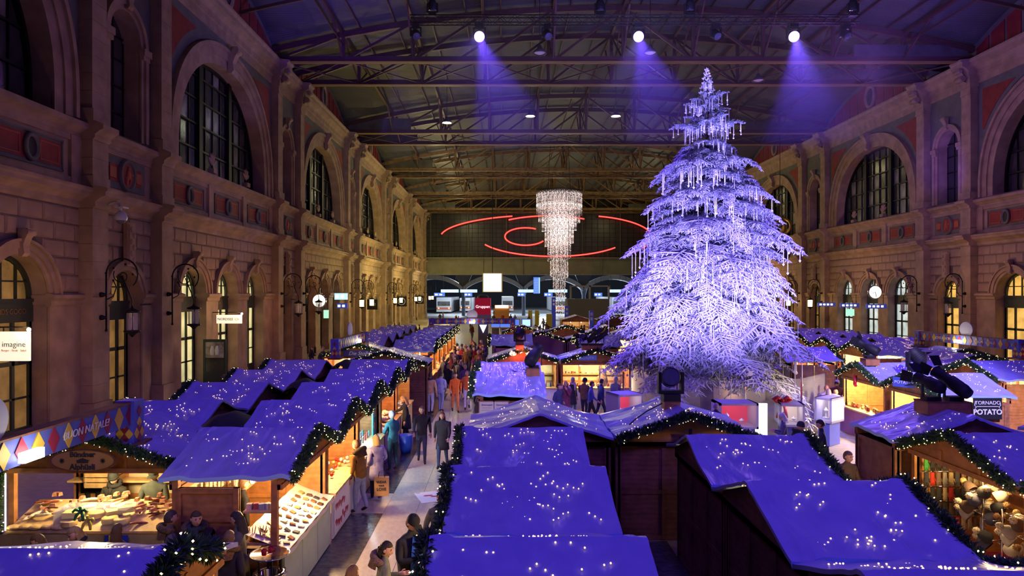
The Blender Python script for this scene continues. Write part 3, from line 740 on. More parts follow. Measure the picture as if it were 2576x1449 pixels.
# ------------------------------------------------------------------ market stall kit
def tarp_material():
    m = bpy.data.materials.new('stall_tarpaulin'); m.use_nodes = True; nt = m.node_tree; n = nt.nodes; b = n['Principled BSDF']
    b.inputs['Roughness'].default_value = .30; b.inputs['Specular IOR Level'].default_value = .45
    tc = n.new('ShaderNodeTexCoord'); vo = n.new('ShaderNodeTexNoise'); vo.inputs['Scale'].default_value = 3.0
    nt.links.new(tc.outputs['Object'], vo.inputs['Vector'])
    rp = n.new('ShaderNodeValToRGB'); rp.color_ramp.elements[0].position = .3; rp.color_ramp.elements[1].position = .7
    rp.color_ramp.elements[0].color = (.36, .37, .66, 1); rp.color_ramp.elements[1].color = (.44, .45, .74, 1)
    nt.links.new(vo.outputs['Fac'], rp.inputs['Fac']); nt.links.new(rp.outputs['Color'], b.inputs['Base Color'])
    nz = n.new('ShaderNodeTexNoise'); nz.inputs['Scale'].default_value = 1.3; nz.inputs['Detail'].default_value = 3.5; nz.inputs['Distortion'].default_value = .5
    mp = n.new('ShaderNodeMapping'); mp.inputs['Scale'].default_value = (.55, 1.9, 1.0); mp.inputs['Rotation'].default_value = (0, 0, .35)
    nt.links.new(tc.outputs['Object'], mp.inputs['Vector']); nt.links.new(mp.outputs['Vector'], nz.inputs['Vector'])
    bp = n.new('ShaderNodeBump'); bp.inputs['Strength'].default_value = .5; bp.inputs['Distance'].default_value = .16
    nt.links.new(nz.outputs['Fac'], bp.inputs['Height']); nt.links.new(bp.outputs['Normal'], b.inputs['Normal'])
    return m
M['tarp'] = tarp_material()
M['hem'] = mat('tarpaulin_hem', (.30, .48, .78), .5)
M['wood'] = mat('hut_wood', (.40, .17, .055), .6, var=.22, scale=5, wave=('Z', 3.0, .12, 4))
M['woodd'] = mat('hut_wood_brown', (.21, .085, .04), .65, var=.25, scale=4, wave=('Z', 3.0, .12, 4))  # hut wood with the shade of stall backs painted in; also plain brown boards
M['woodl'] = mat('light_wood', (.55, .36, .17), .6, var=.2, scale=6)
M['inner'] = mat('pale_inner_lining', (.62, .52, .36), .8, var=.1, scale=4)
M['bulb'] = mat('fairy_light', (1, .8, .6), .4, emit=(1.0, .62, .34), es=1.7)
M['gbulb'] = mat('garland_bulb', (1, .85, .5), .4, emit=(1.0, .78, .36), es=3.2)
M['fir'] = mat('fir_needles', (.065, .15, .05), .55, col2=(.02, .055, .025), scale=9)
M['mint'] = mat('mint_panel', (.50, .62, .50), .6, var=.06, scale=3)
M['cloth_w'] = mat('white_tablecloth', (.82, .78, .68), .8, bump=.2, bscale=12)
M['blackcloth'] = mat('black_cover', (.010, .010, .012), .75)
M['violet_p'] = mat('violet_panel', (.33, .13, .36), .65)  # on the closed stalls, violet light is put into the wall colour
M['lampglow'] = mat('stall_lamp_glow', (1, .9, .7), .4, emit=(1.0, .80, .45), es=14)
ZE, ZR = 2.2, 2.7
def tarp(w, dep, seed, ov=.16, back=True):
    rr = random.Random(seed); ph = [rr.random() * 6.3 for _ in range(8)]
    m_ = MB(); hw = w / 2 + .02; nu, nv = 36, 20
    def z(t, s_):   # s_ along ridge 0..1, t from ridge (0) to eave (1)
        f = 1 - t
        wr = .012 * math.sin(17 * s_ + ph[0] + 5 * t) + .010 * math.sin(9 * t + 23 * s_ + ph[1]) + .014 * math.sin(6 * s_ + 4 * t + ph[2])
        edge = .02 * math.exp(-((s_ - .06) / .05) ** 2) + .018 * math.exp(-((s_ - .93 + .1 * t) / .04) ** 2)
        sag = -.05 * math.sin(PI * t) * (1 + .4 * math.sin(9 * s_ + ph[3]))
        star = 0
        for sx, dr in ((.10, 1), (.90, -1)):
            dx = (s_ - sx) * dep; r_ = math.hypot(dx, t * w / 2) + .05; an = math.atan2(t * w / 2, dx)
            star += .020 * math.sin(an * 9 + ph[4]) * math.exp(-r_ / .38)
        return ZE + (ZR - ZE) * f + .05 + star + wr * (.25 + t) + edge + sag * .6
    for sg in (-1, 1):
        m_.grid(lambda a, b: (sg * hw * b, -dep / 2 - ov + (dep + 2 * ov) * a, z(b, a)), nu, nv, 0)
        m_.grid(lambda a, b: (sg * hw + sg * .01 * b, -dep / 2 - ov + (dep + 2 * ov) * a, z(1, a) - .07 * b), nu, 1, 1)
    for yy, sgn in ((-dep / 2 - ov, 1), (dep / 2 + ov, -1)):
        aa = 0 if sgn > 0 else 1
        for sg in (-1, 1): m_.grid(lambda a, b: (sg * hw * a, yy, z(a, aa) - .05 * b), nv, 1, 0)
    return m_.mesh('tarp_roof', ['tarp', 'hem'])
def fairy(w, dep, seed, n=124):
    rr = random.Random(seed + 50); m_ = MB(); hw = w / 2
    for sg in (-1, 1):
        k = 0
        while k < n // 2:
            a = rr.random(); b = rr.random(); run = rr.randint(1, 4)
            for q in range(run):
                t = b + q * .05 * rr.uniform(-1, 1); s_ = a + q * .035; k += 1
                if not (.04 < t < .86 and .03 < s_ < .97): continue
                m_.sphere((sg * hw * t, -dep / 2 + dep * s_, ZE + (ZR - ZE) * (1 - t) + .066 - .03 * math.sin(PI * t)), .0115, 6, 4)
    return m_.mesh('fairy_lights', ['bulb'])
TARPS = {}
def tarp_for(w, dep, v):
    key = (round(w, 2), round(dep, 2), v)
    if key not in TARPS: TARPS[key] = (tarp(w, dep, v * 7 + 3), fairy(w, dep, v * 13 + 1))
    return TARPS[key]
def panel_wall(x0, x1, z0, z1, y, t=.05, nrail=1):
    """framed wall panel in the plane y=const, thickness t towards -y"""
    m_ = MB().box(x0, x1, y - t * .4, y + t * .4, z0, z1, 0)
    n = max(1, round((x1 - x0) / 1.0)); f = .045
    for i in range(n + 1):
        x = x0 + (x1 - x0) * i / n; a = min(max(x - f, x0), x1 - 2 * f); m_.box(a, a + 2 * f, y - t, y + t, z0, z1, 1)
    for j in range(nrail + 2):
        zz = z0 + (z1 - z0) * j / (nrail + 1); a = min(max(zz - f, z0), z1 - 2 * f); m_.box(x0 + .004, x1 - .004, y - t * .9, y + t * .9, a, a + 2 * f, 1)
    return m_
def gable(w, y, t=.04, z0=2.02):
    m_ = MB(); h = w / 2 - .02
    m_.prism([(-h, z0), (h, z0), (h, ZE), (0, ZR), (-h, ZE)], 'y', y - t, y + t, 0)
    for sg in (-1, 1): m_.beam((sg * h, y - t, ZE - .03), (0, y - t, ZR - .03), .05, .11, 1, (0, 1, 0))
    m_.box(-h, h, y - t * 1.8, y + t, z0, z0 + .09, 1)
    for x in (-w * .17, w * .17): m_.box(x - .03, x + .03, y - t * 1.5, y - t, z0, ZE + .1, 1)
    return m_
def garland_seg(L, seed, dens=1.0, thick=.10):
    rr = random.Random(seed); m_ = MB(); n = int(330 * dens * L)
    for i in range(n):
        x = rr.random() * L; th = rr.random() * 2 * PI; r0 = thick * .62 * rr.random()
        c = Vector((x, r0 * math.cos(th), r0 * math.sin(th) - .02))
        d = Vector((rr.uniform(-.6, .6), math.cos(th), math.sin(th) + rr.uniform(-.3, .2))).normalized()
        ln = thick * rr.uniform(.55, 1.05)
        a = d.orthogonal().normalized()
        for k in range(3):
            q = Matrix.Rotation(k * 2.1 + rr.random(), 3, d) @ a
            tip = c + d * ln + q * ln * .38; mid = c + d * ln * .45
            s_ = d.cross(q) * ln * .11
            m_.add([c + s_, mid + q * ln * .22 + s_ * 1.3, tip, mid + q * ln * .22 - s_ * 1.3, c - s_], [(0, 1, 2), (0, 2, 4), (4, 2, 3)])
    return m_.mesh('foliage', ['fir'])
def garland_bulbs(L, seed, n=16, r=.013):
    rr = random.Random(seed); m_ = MB()
    for i in range(int(n * L)):
        th = rr.random() * 2 * PI; m_.octa((rr.random() * L, .115 * math.cos(th), .115 * math.sin(th) - .02), r)
    return m_.mesh('bulbs', ['gbulb'])
GSEG = [garland_seg(1.0, i) for i in range(3)]; GBUL = [garland_bulbs(1.0, 90 + i) for i in range(3)]
GBUL_F = [garland_bulbs(1.0, 190 + i, 14, .021) for i in range(2)]
def garland(pts, label, parent_mat, big=False, far=False):
    """fir garland along a polyline given in a stall's local frame"""
    e = empty('garland'); e.matrix_basis = parent_mat
    tag(e, label, 'garland', 'lit fir garlands on the stalls')
    k = 0
    for a, b in zip(pts, pts[1:]):
        a = Vector(a); b = Vector(b); L = (b - a).length; n = max(1, round(L)); 
        q = (b - a).to_track_quat('X', 'Z').to_euler()
        for i in range(n):
            p = a + (b - a) * i / n
            s_ = (L / n, 1, 1) if not big else (L / n, 1.25, 1.25)
            link('foliage', GSEG[k % 3], e, p, rot=q, sc=s_); link('bulbs', (GBUL_F if far else GBUL)[k % 2], e, p, rot=q, sc=s_)['kind'] = 'stuff'; k += 1
    return e
STALLS = {}
def stall(key, loc, rz, w, dep, label, open_=True, wood='wood', light_e=0, lcol=WARM, counter='mint', gar='front', garl=None, back='panel', sides=(True, True), var=0, inner='inner',
          ctop=1.0, far=False, nofairy=False, group='market stalls with blue roofs'):
    e = empty('market_stall', (loc[0], loc[1], 0), rz); tag(e, label, 'stall', group)
    t, fl = tarp_for(w, dep, var % 3)
    link('tarp_roof', t, e)
    if not nofairy: o = link('fairy_lights', fl, e); o['kind'] = 'stuff'
    yf, yb, h = -dep / 2 + .12, dep / 2 - .1, w / 2 - .06
    W = 'woodd' if wood == 'woodd' else wood
    for x in (-h, h):
        for y_ in (yf, yb): MB().box(x - .05, x + .05, y_ - .05, y_ + .05, 0, ZE).build('post', [W], e)
    gable(w, yf - .06).build('gable_board', [W, W], e); gable(w, yb + .06).build('gable_board', ['woodd' if W == 'wood' else W] * 2, e)
    if back: panel_wall(-h, h, 0, 2.05, yb).build('back_wall', [('woodd' if not open_ else inner) if back == 'panel' else back, W], e)
    for s_, x in zip(sides, (-h, h)):
        if s_:
            o = panel_wall(yf, yb, 0, 2.05, 0).build('side_wall', [W, W], e, (x, 0, 0)); o.rotation_euler = (0, 0, PI / 2)
    if open_:
        MB().box(-h, h, yf - .22, yf + .30, ctop - .05, ctop).build('counter_top', ['woodl'], e)
        n = 3
        for i in range(n):
            a = -h + 2 * h * i / n; MB().box(a + .01, a + 2 * h / n - .01, yf - .16, yf - .12, .02, ctop - .05).build('counter_panel', [counter], e)
        MB().box(-h, h, yb - .35, yb - .06, 1.38, 1.42).build('shelf', ['woodl'], e)
    else:
        panel_wall(-h, h, 0, 2.05, yf).build('front_wall', [W, W], e)
    mw = Matrix.Translation((loc[0], loc[1], 0)) @ Matrix.Rotation(rz, 4, 'Z')
    if gar and garl:
        yy = -dep / 2 - .2 if 'front' in gar else dep / 2 + .2
        garland([(-w / 2, yy, ZE + .02), (0, yy, ZR + .05), (w / 2, yy, ZE + .02)], garl, mw, far=far)
    if light_e and open_:
        p = mw @ Vector((0, -dep / 2 + .42, 1.95))
        light('stall_light', 'POINT', p, light_e * (3.6 if far else 2.1), lcol, .12)
        for x in (-.6, .6): m_ = MB(); m_.sphere((x, -.1, 1.9), .045, 8, 6); m_.tube([(x, -.1, 1.95), (x, -.1, 2.05)], .012, 6); m_.build('lamp_bulb', ['lampglow'], e)
    STALLS[key] = (e, mw, w, dep)
    return e
R90 = PI / 2
# aisle row: gables face the walkway
AIS = ['wallet', 'glass bauble', 'gift card', 'soap', 'plush toy']
for k in range(5):
    y_ = 12.75 + 3.2 * k
    lab = ['corner stall selling wallets with mint panels, nearest in the walkway row', 'stall with red and white ornaments and heart-print counter, beside the wallet stall',
           'stall with cold bright display of cards and gift boxes on the walkway', 'stall with orange inner wall and white plush goods on the walkway', 'last blue-roofed stall of the walkway row before the raised gable'][k]
    stall('L2_%d' % k, (-4.60, y_), R90, 3.14, 1.86, lab, True, 'wood', [130, 115, 95, 60, 40][k], [WARM, WARM, (.55, .85, 1.0), (1, .5, .2), WARM][k], ['mint', 'white', 'woodl', 'violet_p', 'woodl'][k],
          'front', 'lit fir garland on the gable of the %s stall beside the walkway' % ['wallet', 'red ornament', 'gift card', 'plush goods', 'last'][k], back='panel', sides=(k != 0, True), var=k)
for k in range(4):
    y_ = 16.0 + 3.15 * k
    stall('L1_%d' % k, (-7.72, y_), -R90, 3.09, 1.86, 'closed brown-backed stall, %s of the row beside the arcade, counted from the cheese stall' % ORD[k], False, 'woodd', gar='front',
          garl='lit fir garland on the arcade side of the %s brown-backed stall' % ORD[k], var=k + 1)
stall('A', (-7.4, 13.3), 0, 3.25, 2.1, 'cheese and sausage stall with oval sign and lit counter', True, 'wood', 85, (1.0, .72, .30), 'woodl', 'front',
      'lit fir garland along the gable with the oval sign', var=1, sides=(False, True))
stall('F1', (-4.42, 6.72), R90, 2.9, 2.1, 'grey-lit stall roof in the bottom corner with bushy garland', True, 'wood', 60, WARM, 'mint', None, None, var=2)
stall('F0', (-7.3, 6.4), R90, 3.0, 2.4, 'stall roof behind the bottom corner stall, mostly cut off', True, 'wood', 0, WARM, 'mint', None, None, var=0)
# middle row and its yard
for k, y_ in enumerate((12.75, 9.9, 7.05)):
    stall('M_%d' % k, (.37, y_), -R90, 2.80, 1.95, 'blue-roofed stall across the walkway, %s' % ['backing onto the double gable', 'middle one of three', 'cut off at the lower picture edge'][k], True, 'woodd', [25, 40, 50][k], gar='front',
          garl='lit fir garland hanging at the walkway end of the %s blue roof' % ['far', 'middle', 'near'][k], var=k)
stall('N1', (.78, 15.5), PI, 3.08, 2.2, 'double gable stall, half with plain brown gable', False, 'woodd', gar=None, var=0)
stall('N2', (3.94, 15.5), PI, 3.08, 2.2, 'double gable stall, half carrying the round moving-head lamp', False, 'woodd', gar='back', garl='lit fir garland along the brown gable below the moving-head lamp', var=1)
for k, y_ in enumerate((12.1, 9.15, 6.2)):
    stall('R_%d' % k, (4.36, y_), R90, 2.88, 1.84, 'stall with tall brown back and blue roof, %s' % ['beside the double gable', 'wide middle one with shiny creases', 'only its ridge showing at the lower edge'][k], True, 'woodd', 30, gar='front',
          garl='lit fir garland running down the right edge of the %s brown-backed roof' % ['far', 'middle', 'near'][k], var=k + 1, inner='woodd')
# right-hand aisle
stall('S1', (9.30, 12.3), -R90, 3.1, 2.0, 'stall packed with gloves and pompom hats', True, 'wood', 55, (1.0, .66, .22), 'wood', 'front', 'lit fir garland framing the glove and hat stall', var=1, inner='woodd')
for c_ in [c for c in STALLS['S1'][0].children if c.name.startswith(('counter', 'shelf'))]: bpy.data.objects.remove(c_)
stall('S0', (9.4, 9.2), -R90, 3.0, 2.0, 'brightly lit stall with grey cloth counter at the picture edge', True, 'wood', 120, (1.0, .78, .45), 'woodd', 'front', 'lit fir garland above the stall with the grey cloth counter', var=2)
stall('S2', (9.7, 14.85), 0, 3.1, 1.7, 'closed stall with pale roof carrying a box of stage lamps', False, 'woodd', gar=None, var=2)
stall('S3', (13.4, 14.3), 0, 3.2, 2.0, 'closed stall with blue roof behind the glove stall', False, 'woodd', gar='front', garl='fir garland with a few lights beside the coiled cable', var=0)
stall('T0', (13.95, 21.3), -R90, 2.88, 2.0, 'potato snack stall with white-lit roof', True, 'wood', 300, (1.0, .74, .36), 'violet_p', 'front', 'snowy fir garland on the potato stall gable', var=0, sides=(True, True))
stall('T1', (13.95, 24.45), -R90, 2.88, 2.0, 'stall with frosted gable and hanging red stocking, next to the potato stall', True, 'wood', 240, (1.0, .72, .32), 'violet_p', 'front', 'snowy fir garland with red berries above the hanging stocking', var=1)
for k in range(5):
    y_ = 34.6 + 3.2 * k
    stall('U_%d' % k, (19.1, y_), -R90, 3.12, 2.0, ['stall with glaring white interior under a blue roof', 'orange-walled stall with a lit paper star', 'stall with a heap of twinkling lights', 'fourth stall of the star row', 'fifth stall of the star row'][k] + ', right of the tree', k < 3, 'wood',
          [170, 90, 60, 0, 0][k], [(1, .97, .9), (1, .45, .15), (1, .6, .3), WARM, WARM][k], 'woodd', 'front', 'lit fir garland on the %s gable of the star row' % ORD[k], var=k, inner='white' if k == 0 else 'wood', far=True)
    if k: stall('U2_%d' % k, (22.0, y_ + .4), R90, 3.12, 2.0, 'brown-gabled stall behind the star row, %s counted from the banner' % ORD[k], False, 'woodd', gar=None, var=k + 1)
stall('V', (13.9, 31.6), R90, 3.0, 2.2, 'stall half hidden by the tree, red boards under its roof', True, 'wood', 40, WARM, 'wood', 'front', 'lit fir garland beside the lower branches of the tree', var=0, far=True)
stall('W', (19.3, 28.6), 0, 3.3, 2.2, 'stall with broad blue roof in front of the vegetarian stall', True, 'wood', 70, WARM, 'white', 'front', 'lit fir garland sloping along the broad blue roof', var=1, far=True)
stall('X1', (18.6, 25.2), -R90, 3.0, 2.2, 'stall hung with coloured wool hats under its gable', True, 'wood', 70, (1, .7, .35), 'violet_p', 'front', 'lit fir garland over the coloured wool hats', var=2, far=True)
stall('Y1', (20.7, 31.2), 0, 3.6, 1.9, 'stall with pink and green lettering on a black board', True, 'wood', 110, (1, .6, .4), 'violet_p', 'front', 'white glowing garland around the lettered stall', var=0, far=True)
stall('X0', (20.5, 21.2), -R90, 3.2, 2.2, 'warm stall with shelves at the right picture edge', True, 'wood', 110, (1, .62, .3), 'violet_p', 'front', 'lit fir garland at the right picture edge', var=1, far=True)
# around the aisle in the middle distance
stall('O1', (.2, 21.6), -R90, 2.95, 1.9, 'lavender-roofed stall with competition posters on its wall', False, 'woodd', gar='front', garl='lit fir garland on the walkway side of the poster stall', var=0, far=True)
stall('O1b', (.25, 24.7), -R90, 2.95, 1.9, 'lavender-roofed stall with a black cable loop on top', False, 'woodd', gar='front', garl='lit fir garland on the cable-loop stall', var=1, far=True)
stall('O2', (.9, 31.5), 0, 3.2, 2.2, 'gabled stall with red spotlit board and bottles', True, 'wood', 60, (.9, 1, .6), 'white', 'front', 'lit fir garland under the red stage light', var=2, far=True)
stall('O3', (4.2, 31.5), 0, 3.2, 2.2, 'gabled stall selling Nordic goods beside the tree', True, 'wood', 110, WARM, 'white', 'front', 'lit fir garland above the Nordic goods', var=0, far=True)
stall('P1', (.5, 40.8), -R90, 3.2, 2.2, 'pale violet roof of a closed stall beside the crowded walkway', False, 'violet_p', gar='front', garl='lit fir garland on the closed stall beside the crowd', var=1, far=True)
for k in range(2):
    stall('P%d' % (k + 2), (2.5 + 3.2 * k, 44.6), 0, 3.1, 2.0, 'violet-walled closed stall, %s of a pair' % ['near half', 'far half'][k], False, 'violet_p', gar='front', garl='lit fir garland on the %s violet-walled stall' % ['near', 'far'][k], var=k, far=True)
stall('P4', (5.6, 40.2), R90, 3.0, 2.2, 'pale roof behind the stage lamps with barn doors', False, 'wood', gar='back', garl='fir garland behind the barn-door lamps', var=2, far=True)
for k in range(3):
    stall('Q%d' % k, (1.5 + 3.3 * k, 52.6), 0, 3.2, 2.2, 'distant gabled stall, %s of three in a line' % ['walkway end', 'middle', 'tree end'][k], k == 2, 'wood', 60 if k == 2 else 0, WARM, 'wood', 'front', 'lit fir garland on the %s distant gable' % ['walkway-end', 'middle', 'tree-end'][k], var=k, far=True)
stall('Q4', (8.6, 47.5), 0, 3.2, 2.2, 'stall with white pictures hung in front, beside the tree', True, 'wood', 120, (1, .75, .4), 'white', 'front', 'lit fir garland over the hung pictures', var=1, far=True)
stall('G1', (-5.1, 30.2), 0, 3.7, 2.0, 'blue gabled stall between the two walkway rows', False, 'woodd', gar='front', garl='lit fir garland on the lone gable between the rows', var=0, far=True)
stall('B2', (-7.2, 34.4), 0, 3.5, 2.0, 'bakery stall with white lettering on a blue gable', True, 'wood', 90, (1, .7, .4), 'violet_p', 'front', 'lit fir garland over the bakery lettering', var=1, far=True)
for k in range(6):
    y_ = 36.4 + 3.15 * k
    stall('L3_%d' % k, (-4.65, y_), R90, 3.08, 1.9, 'silver-blue stall past the bakery, %s along the far walkway' % ORD[k], True, 'wood', 45, (1, .55, .2), 'woodd', 'front', 'lit fir garland on the %s stall past the bakery' % ORD[k], var=k, far=True)
    if k > 0: stall('L4_%d' % k, (-7.9, y_ + .6), -R90, 3.08, 1.9, 'silver-topped closed stall by the arcade, %s past the bakery' % ORD[k - 1], False, 'woodd', gar=None, var=k + 1)
stall('FB', (8.2, 76), 0, 3.4, 2.6, 'distant stall with white roof near the escalators', True, 'wood', 60, WARM, 'wood', None, None, var=2)
stall('FC', (13.2, 77), 0, 5.2, 2.6, 'distant brown hut with snowy eaves near the escalators', False, 'woodd', gar='front', garl='small garland on the distant brown hut', var=2, far=True)
# black covers between the back-to-back rows
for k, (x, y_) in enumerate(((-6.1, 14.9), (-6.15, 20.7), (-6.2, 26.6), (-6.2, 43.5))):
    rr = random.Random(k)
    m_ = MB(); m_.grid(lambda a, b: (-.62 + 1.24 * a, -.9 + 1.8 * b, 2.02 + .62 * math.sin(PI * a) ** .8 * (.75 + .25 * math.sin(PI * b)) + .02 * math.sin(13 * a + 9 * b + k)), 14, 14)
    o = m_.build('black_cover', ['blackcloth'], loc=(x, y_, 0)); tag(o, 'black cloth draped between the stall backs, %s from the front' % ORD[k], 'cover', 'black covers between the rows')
for k, (y0, y1) in enumerate(((14.7, 16.0), (19.8, 21.8), (25.6, 27.6))):
    o = panel_wall(-.55, .55, 0, 2.0, 0).build('partition_panel', ['wood', 'wood'], None, (-6.1, y0, 0)); tag(o, 'wooden partition closing the gap between stall backs, %s one' % ORD[k], 'partition', 'partitions between stall backs')
# extra bushy garland on the corner stall, posts with garlands at the cheese stall
garland([(-3.22, 5.2, 2.25), (-3.22, 6.72, 2.78), (-3.24, 7.6, 2.45)], 'bushy fir garland with warm bulbs in the bottom corner', Matrix.Identity(4), big=True)
garland([(-8.6, 7.95, 2.45), (-7.4, 8.0, 2.25), (-6.3, 8.05, 2.4)], 'dark fir garland behind the bottom corner roof', Matrix.Identity(4))
garland([(-9.1, 12.15, 2.15), (-9.15, 12.1, .3)], 'fir garland hanging down the post of the cheese stall', Matrix.Identity(4))
for k, (ya, yb_) in enumerate(((11.3, 8.5), (8.45, 5.6))):
    garland([(-.68, ya, 2.25), (-.72, ya - .1, 1.2)], 'fir garland hanging from the %s eave at the walkway' % ['middle', 'near'][k], Matrix.Identity(4))
# ------------------------------------------------------------------ the big tree
M['snow'] = mat('snow_on_needles', (.86, .87, .92), .55, var=.06, scale=6)
M['needle'] = mat('spruce_needles', (.12, .17, .24), .6, col2=(.22, .27, .36), scale=5)
M['bark'] = mat('bark', (.10, .07, .05), .9, bump=.5, bscale=12)
M['crystal'] = mat('crystal_drop', (.92, .93, .98), .12, spec=.9)
PROF = [(0.8, 3.7), (1.6, 4.0), (3.0, 4.1), (4.5, 4.05), (6.1, 3.6), (6.9, 3.25), (8.1, 3.15), (9.0, 2.5), (10.2, 2.25), (11.0, 1.5), (11.9, 1.35), (12.7, 1.1), (13.5, .5), (14.4, .16)]
def prof(z):
    for (a, ra), (b, rb) in zip(PROF, PROF[1:]):
        if a <= z <= b: return ra + (rb - ra) * (z - a) / (b - a)
    return .1
def spine(t, L, droop): return Vector((L * t, 0, L * (.20 * math.sin(t * 1.9) - droop * t ** 2.1)))
def branch(L, seed, droop=.42, ntw=20, sub=5, wd=.045):
    """snow-laden bough: a drooping stem, herringbone twigs carrying snow on top and needles below"""
    rr = random.Random(seed); m_ = MB()
    m_.tube([spine(i / 8, L, droop) for i in range(9)], [.035 * (1 - .08 * i) for i in range(9)], 5, 2)
    def rib(a, b, w0, mid=None):
        """tapered ridge of snow with a needle fringe"""
        d = b - a; side = Vector((-d.y, d.x, 0)); side = side.normalized() if side.length > 1e-6 else Vector((0, 1, 0))
        q = [a, a + d * .35 + Vector((0, 0, .02)), a + d * .7 + Vector((0, 0, .012)), b]; ws = [w0 * .6, w0 * rr.uniform(.9, 1.2), w0 * rr.uniform(.7, 1.0), .006]
        vs = []
        for p, w_ in zip(q, ws): vs += [p - side * w_, p + Vector((0, 0, w_ * .9)), p + side * w_]
        fs = []
        for i in range(3):
            o = i * 3; fs += [(o, o + 3, o + 4, o + 1), (o + 1, o + 4, o + 5, o + 2)]
        m_.add(vs, fs, 0)
        vs = []; fs = []
        for i in range(3):
            p = q[i] + (q[i + 1] - q[i]) * .4
            for sg in (-1, 1):
                k = len(vs); ww = ws[i] * 1.9
                vs += [p - d * .12, p + d * .12, p + side * sg * ww + d * .12 + Vector((0, 0, -w0 * rr.uniform(.3, 1.4)))]; fs.append((k, k + 1, k + 2))
        m_.add(vs, fs, 1)
    for i in range(ntw):
        t = .10 + .88 * i / (ntw - 1) if ntw > 1 else .5
        p = spine(t, L, droop); tl = L * (.40 * (1 - .80 * t ** 1.3) * (.45 + .55 * min(1, t * 3.2))) * rr.uniform(.85, 1.15)
        for sg in (-1, 1):
            ang = math.radians(rr.uniform(34, 68)); dz = -tl * rr.uniform(.05, .62)
            e = p + Vector((tl * math.cos(ang), sg * tl * math.sin(ang), dz))
            rib(p, e, wd * (.7 + .3 * (1 - t)))
            ns = max(1, int(sub * tl / (L * .36)))
            for j in range(ns):
                u = .25 + .65 * j / max(1, ns - .5); b0 = p + (e - p) * u; l2 = tl * .34 * (1 - .5 * u)
                for s2 in (-1, 1):
                    a2 = sg * ang + s2 * math.radians(rr.uniform(28, 75)); l3 = l2 * rr.uniform(.7, 1.25); rib(b0, b0 + Vector((l3 * math.cos(a2), l3 * math.sin(a2), -l3 * rr.uniform(.1, 1.1))), wd * rr.uniform(.5, .75))
    for i in range(6): rib(spine(i / 6, L, droop) + Vector((0, 0, .02)), spine((i + 1) / 6, L, droop) + Vector((0, 0, .02)), wd * 1.25 * (1 - .1 * i))
    return m_.mesh('bough', ['snow', 'needle', 'bark'])
BIG = [branch(4.0, 1, .40, 26, 8, .040), branch(4.0, 2, .30, 26, 8, .040), branch(4.0, 3, .46, 26, 8, .038)]
MIDB = [branch(2.4, 4, .32, 20, 6, .034), branch(2.4, 5, .42, 20, 6, .034)]
SMB = [branch(1.1, 6, .22, 12, 3, .026), branch(1.1, 7, .32, 12, 3, .026)]
tree = empty('spruce_tree', TREE); tag(tree, 'towering snow-white Christmas tree hung with crystals, lit violet', 'tree')
tm = MB(); tm.lathe([(.30, 0), (.26, 2), (.2, 6), (.12, 10), (.05, 13), (.02, 14.7)], 12); tm.build('trunk', ['bark'], tree)
rt = random.Random(21); tips = []
z = 1.25; k = 0
while z < 14.2:
    r = prof(z) * (1.08, .84, .98)[k % 3]; n = 10 if z < 7 else (8 if z < 10 else (8 if z < 12 else 6)); off = rt.random() * 6.28
    for i in range(n):
        rl = r * rt.uniform(.74, 1.17); th = off + 2 * PI * i / n + rt.uniform(-.16, .16)
        pool, L0 = (BIG, 4.0) if rl > 2.6 else ((MIDB, 2.4) if rl > 1.2 else (SMB, 1.1))
        me = pool[rt.randrange(len(pool))]; s_ = rl / L0
        pitch = -math.radians(rt.uniform(2, 14) if z > 3 else rt.uniform(-2, 8)) if z < 11.5 else math.radians(rt.uniform(14, 30))
        zz = z + rl * .20 + rt.uniform(-.15, .15)
        o = link('bough', me, tree, (.05 * math.cos(th), .05 * math.sin(th), zz), rot=Euler((rt.uniform(-.15, .15), -pitch if False else -pitch * 1.0, th)), sc=(s_, s_ * rt.uniform(1.0, 1.25), s_))
        o.rotation_euler = (rt.uniform(-.15, .15), -pitch, th)
        if math.sin(th) < .5:      # icicles hang from twig ends of the boughs on the near sides
            vv = me.vertices; eu = Euler(o.rotation_euler).to_matrix(); nvv = len(vv)
            for q in range(9):
                c = vv[rt.randrange(nvv)].co
                if c.x < .35 * L0: continue
                p = eu @ Vector((c.x * s_, c.y * o.scale.y, c.z * s_)); tips.append((TREE.x + p.x, TREE.y + p.y, zz + p.z, rl))
    z += .52 if z < 9 else .46; k += 1
# star-like buds on the leader
m_ = MB()
for q in range(26):
    zz = 13.5 + 1.35 * q / 25; a = q * 2.4; r0 = .34 * (1 - q / 27); c = Vector((r0 * math.cos(a), r0 * math.sin(a), zz + r0 * .5))
    m_.tube([(0, 0, zz - .05), c], .014, 4, 0)
    for w_ in range(4):
        d = Vector((math.cos(w_ * .8), math.sin(w_ * .8) * .6, math.sin(w_ * 2.0))).normalized() * .085; m_.beam(c - d, c + d, .018, .018, 0)
m_.build('leader', ['snow'], tree)
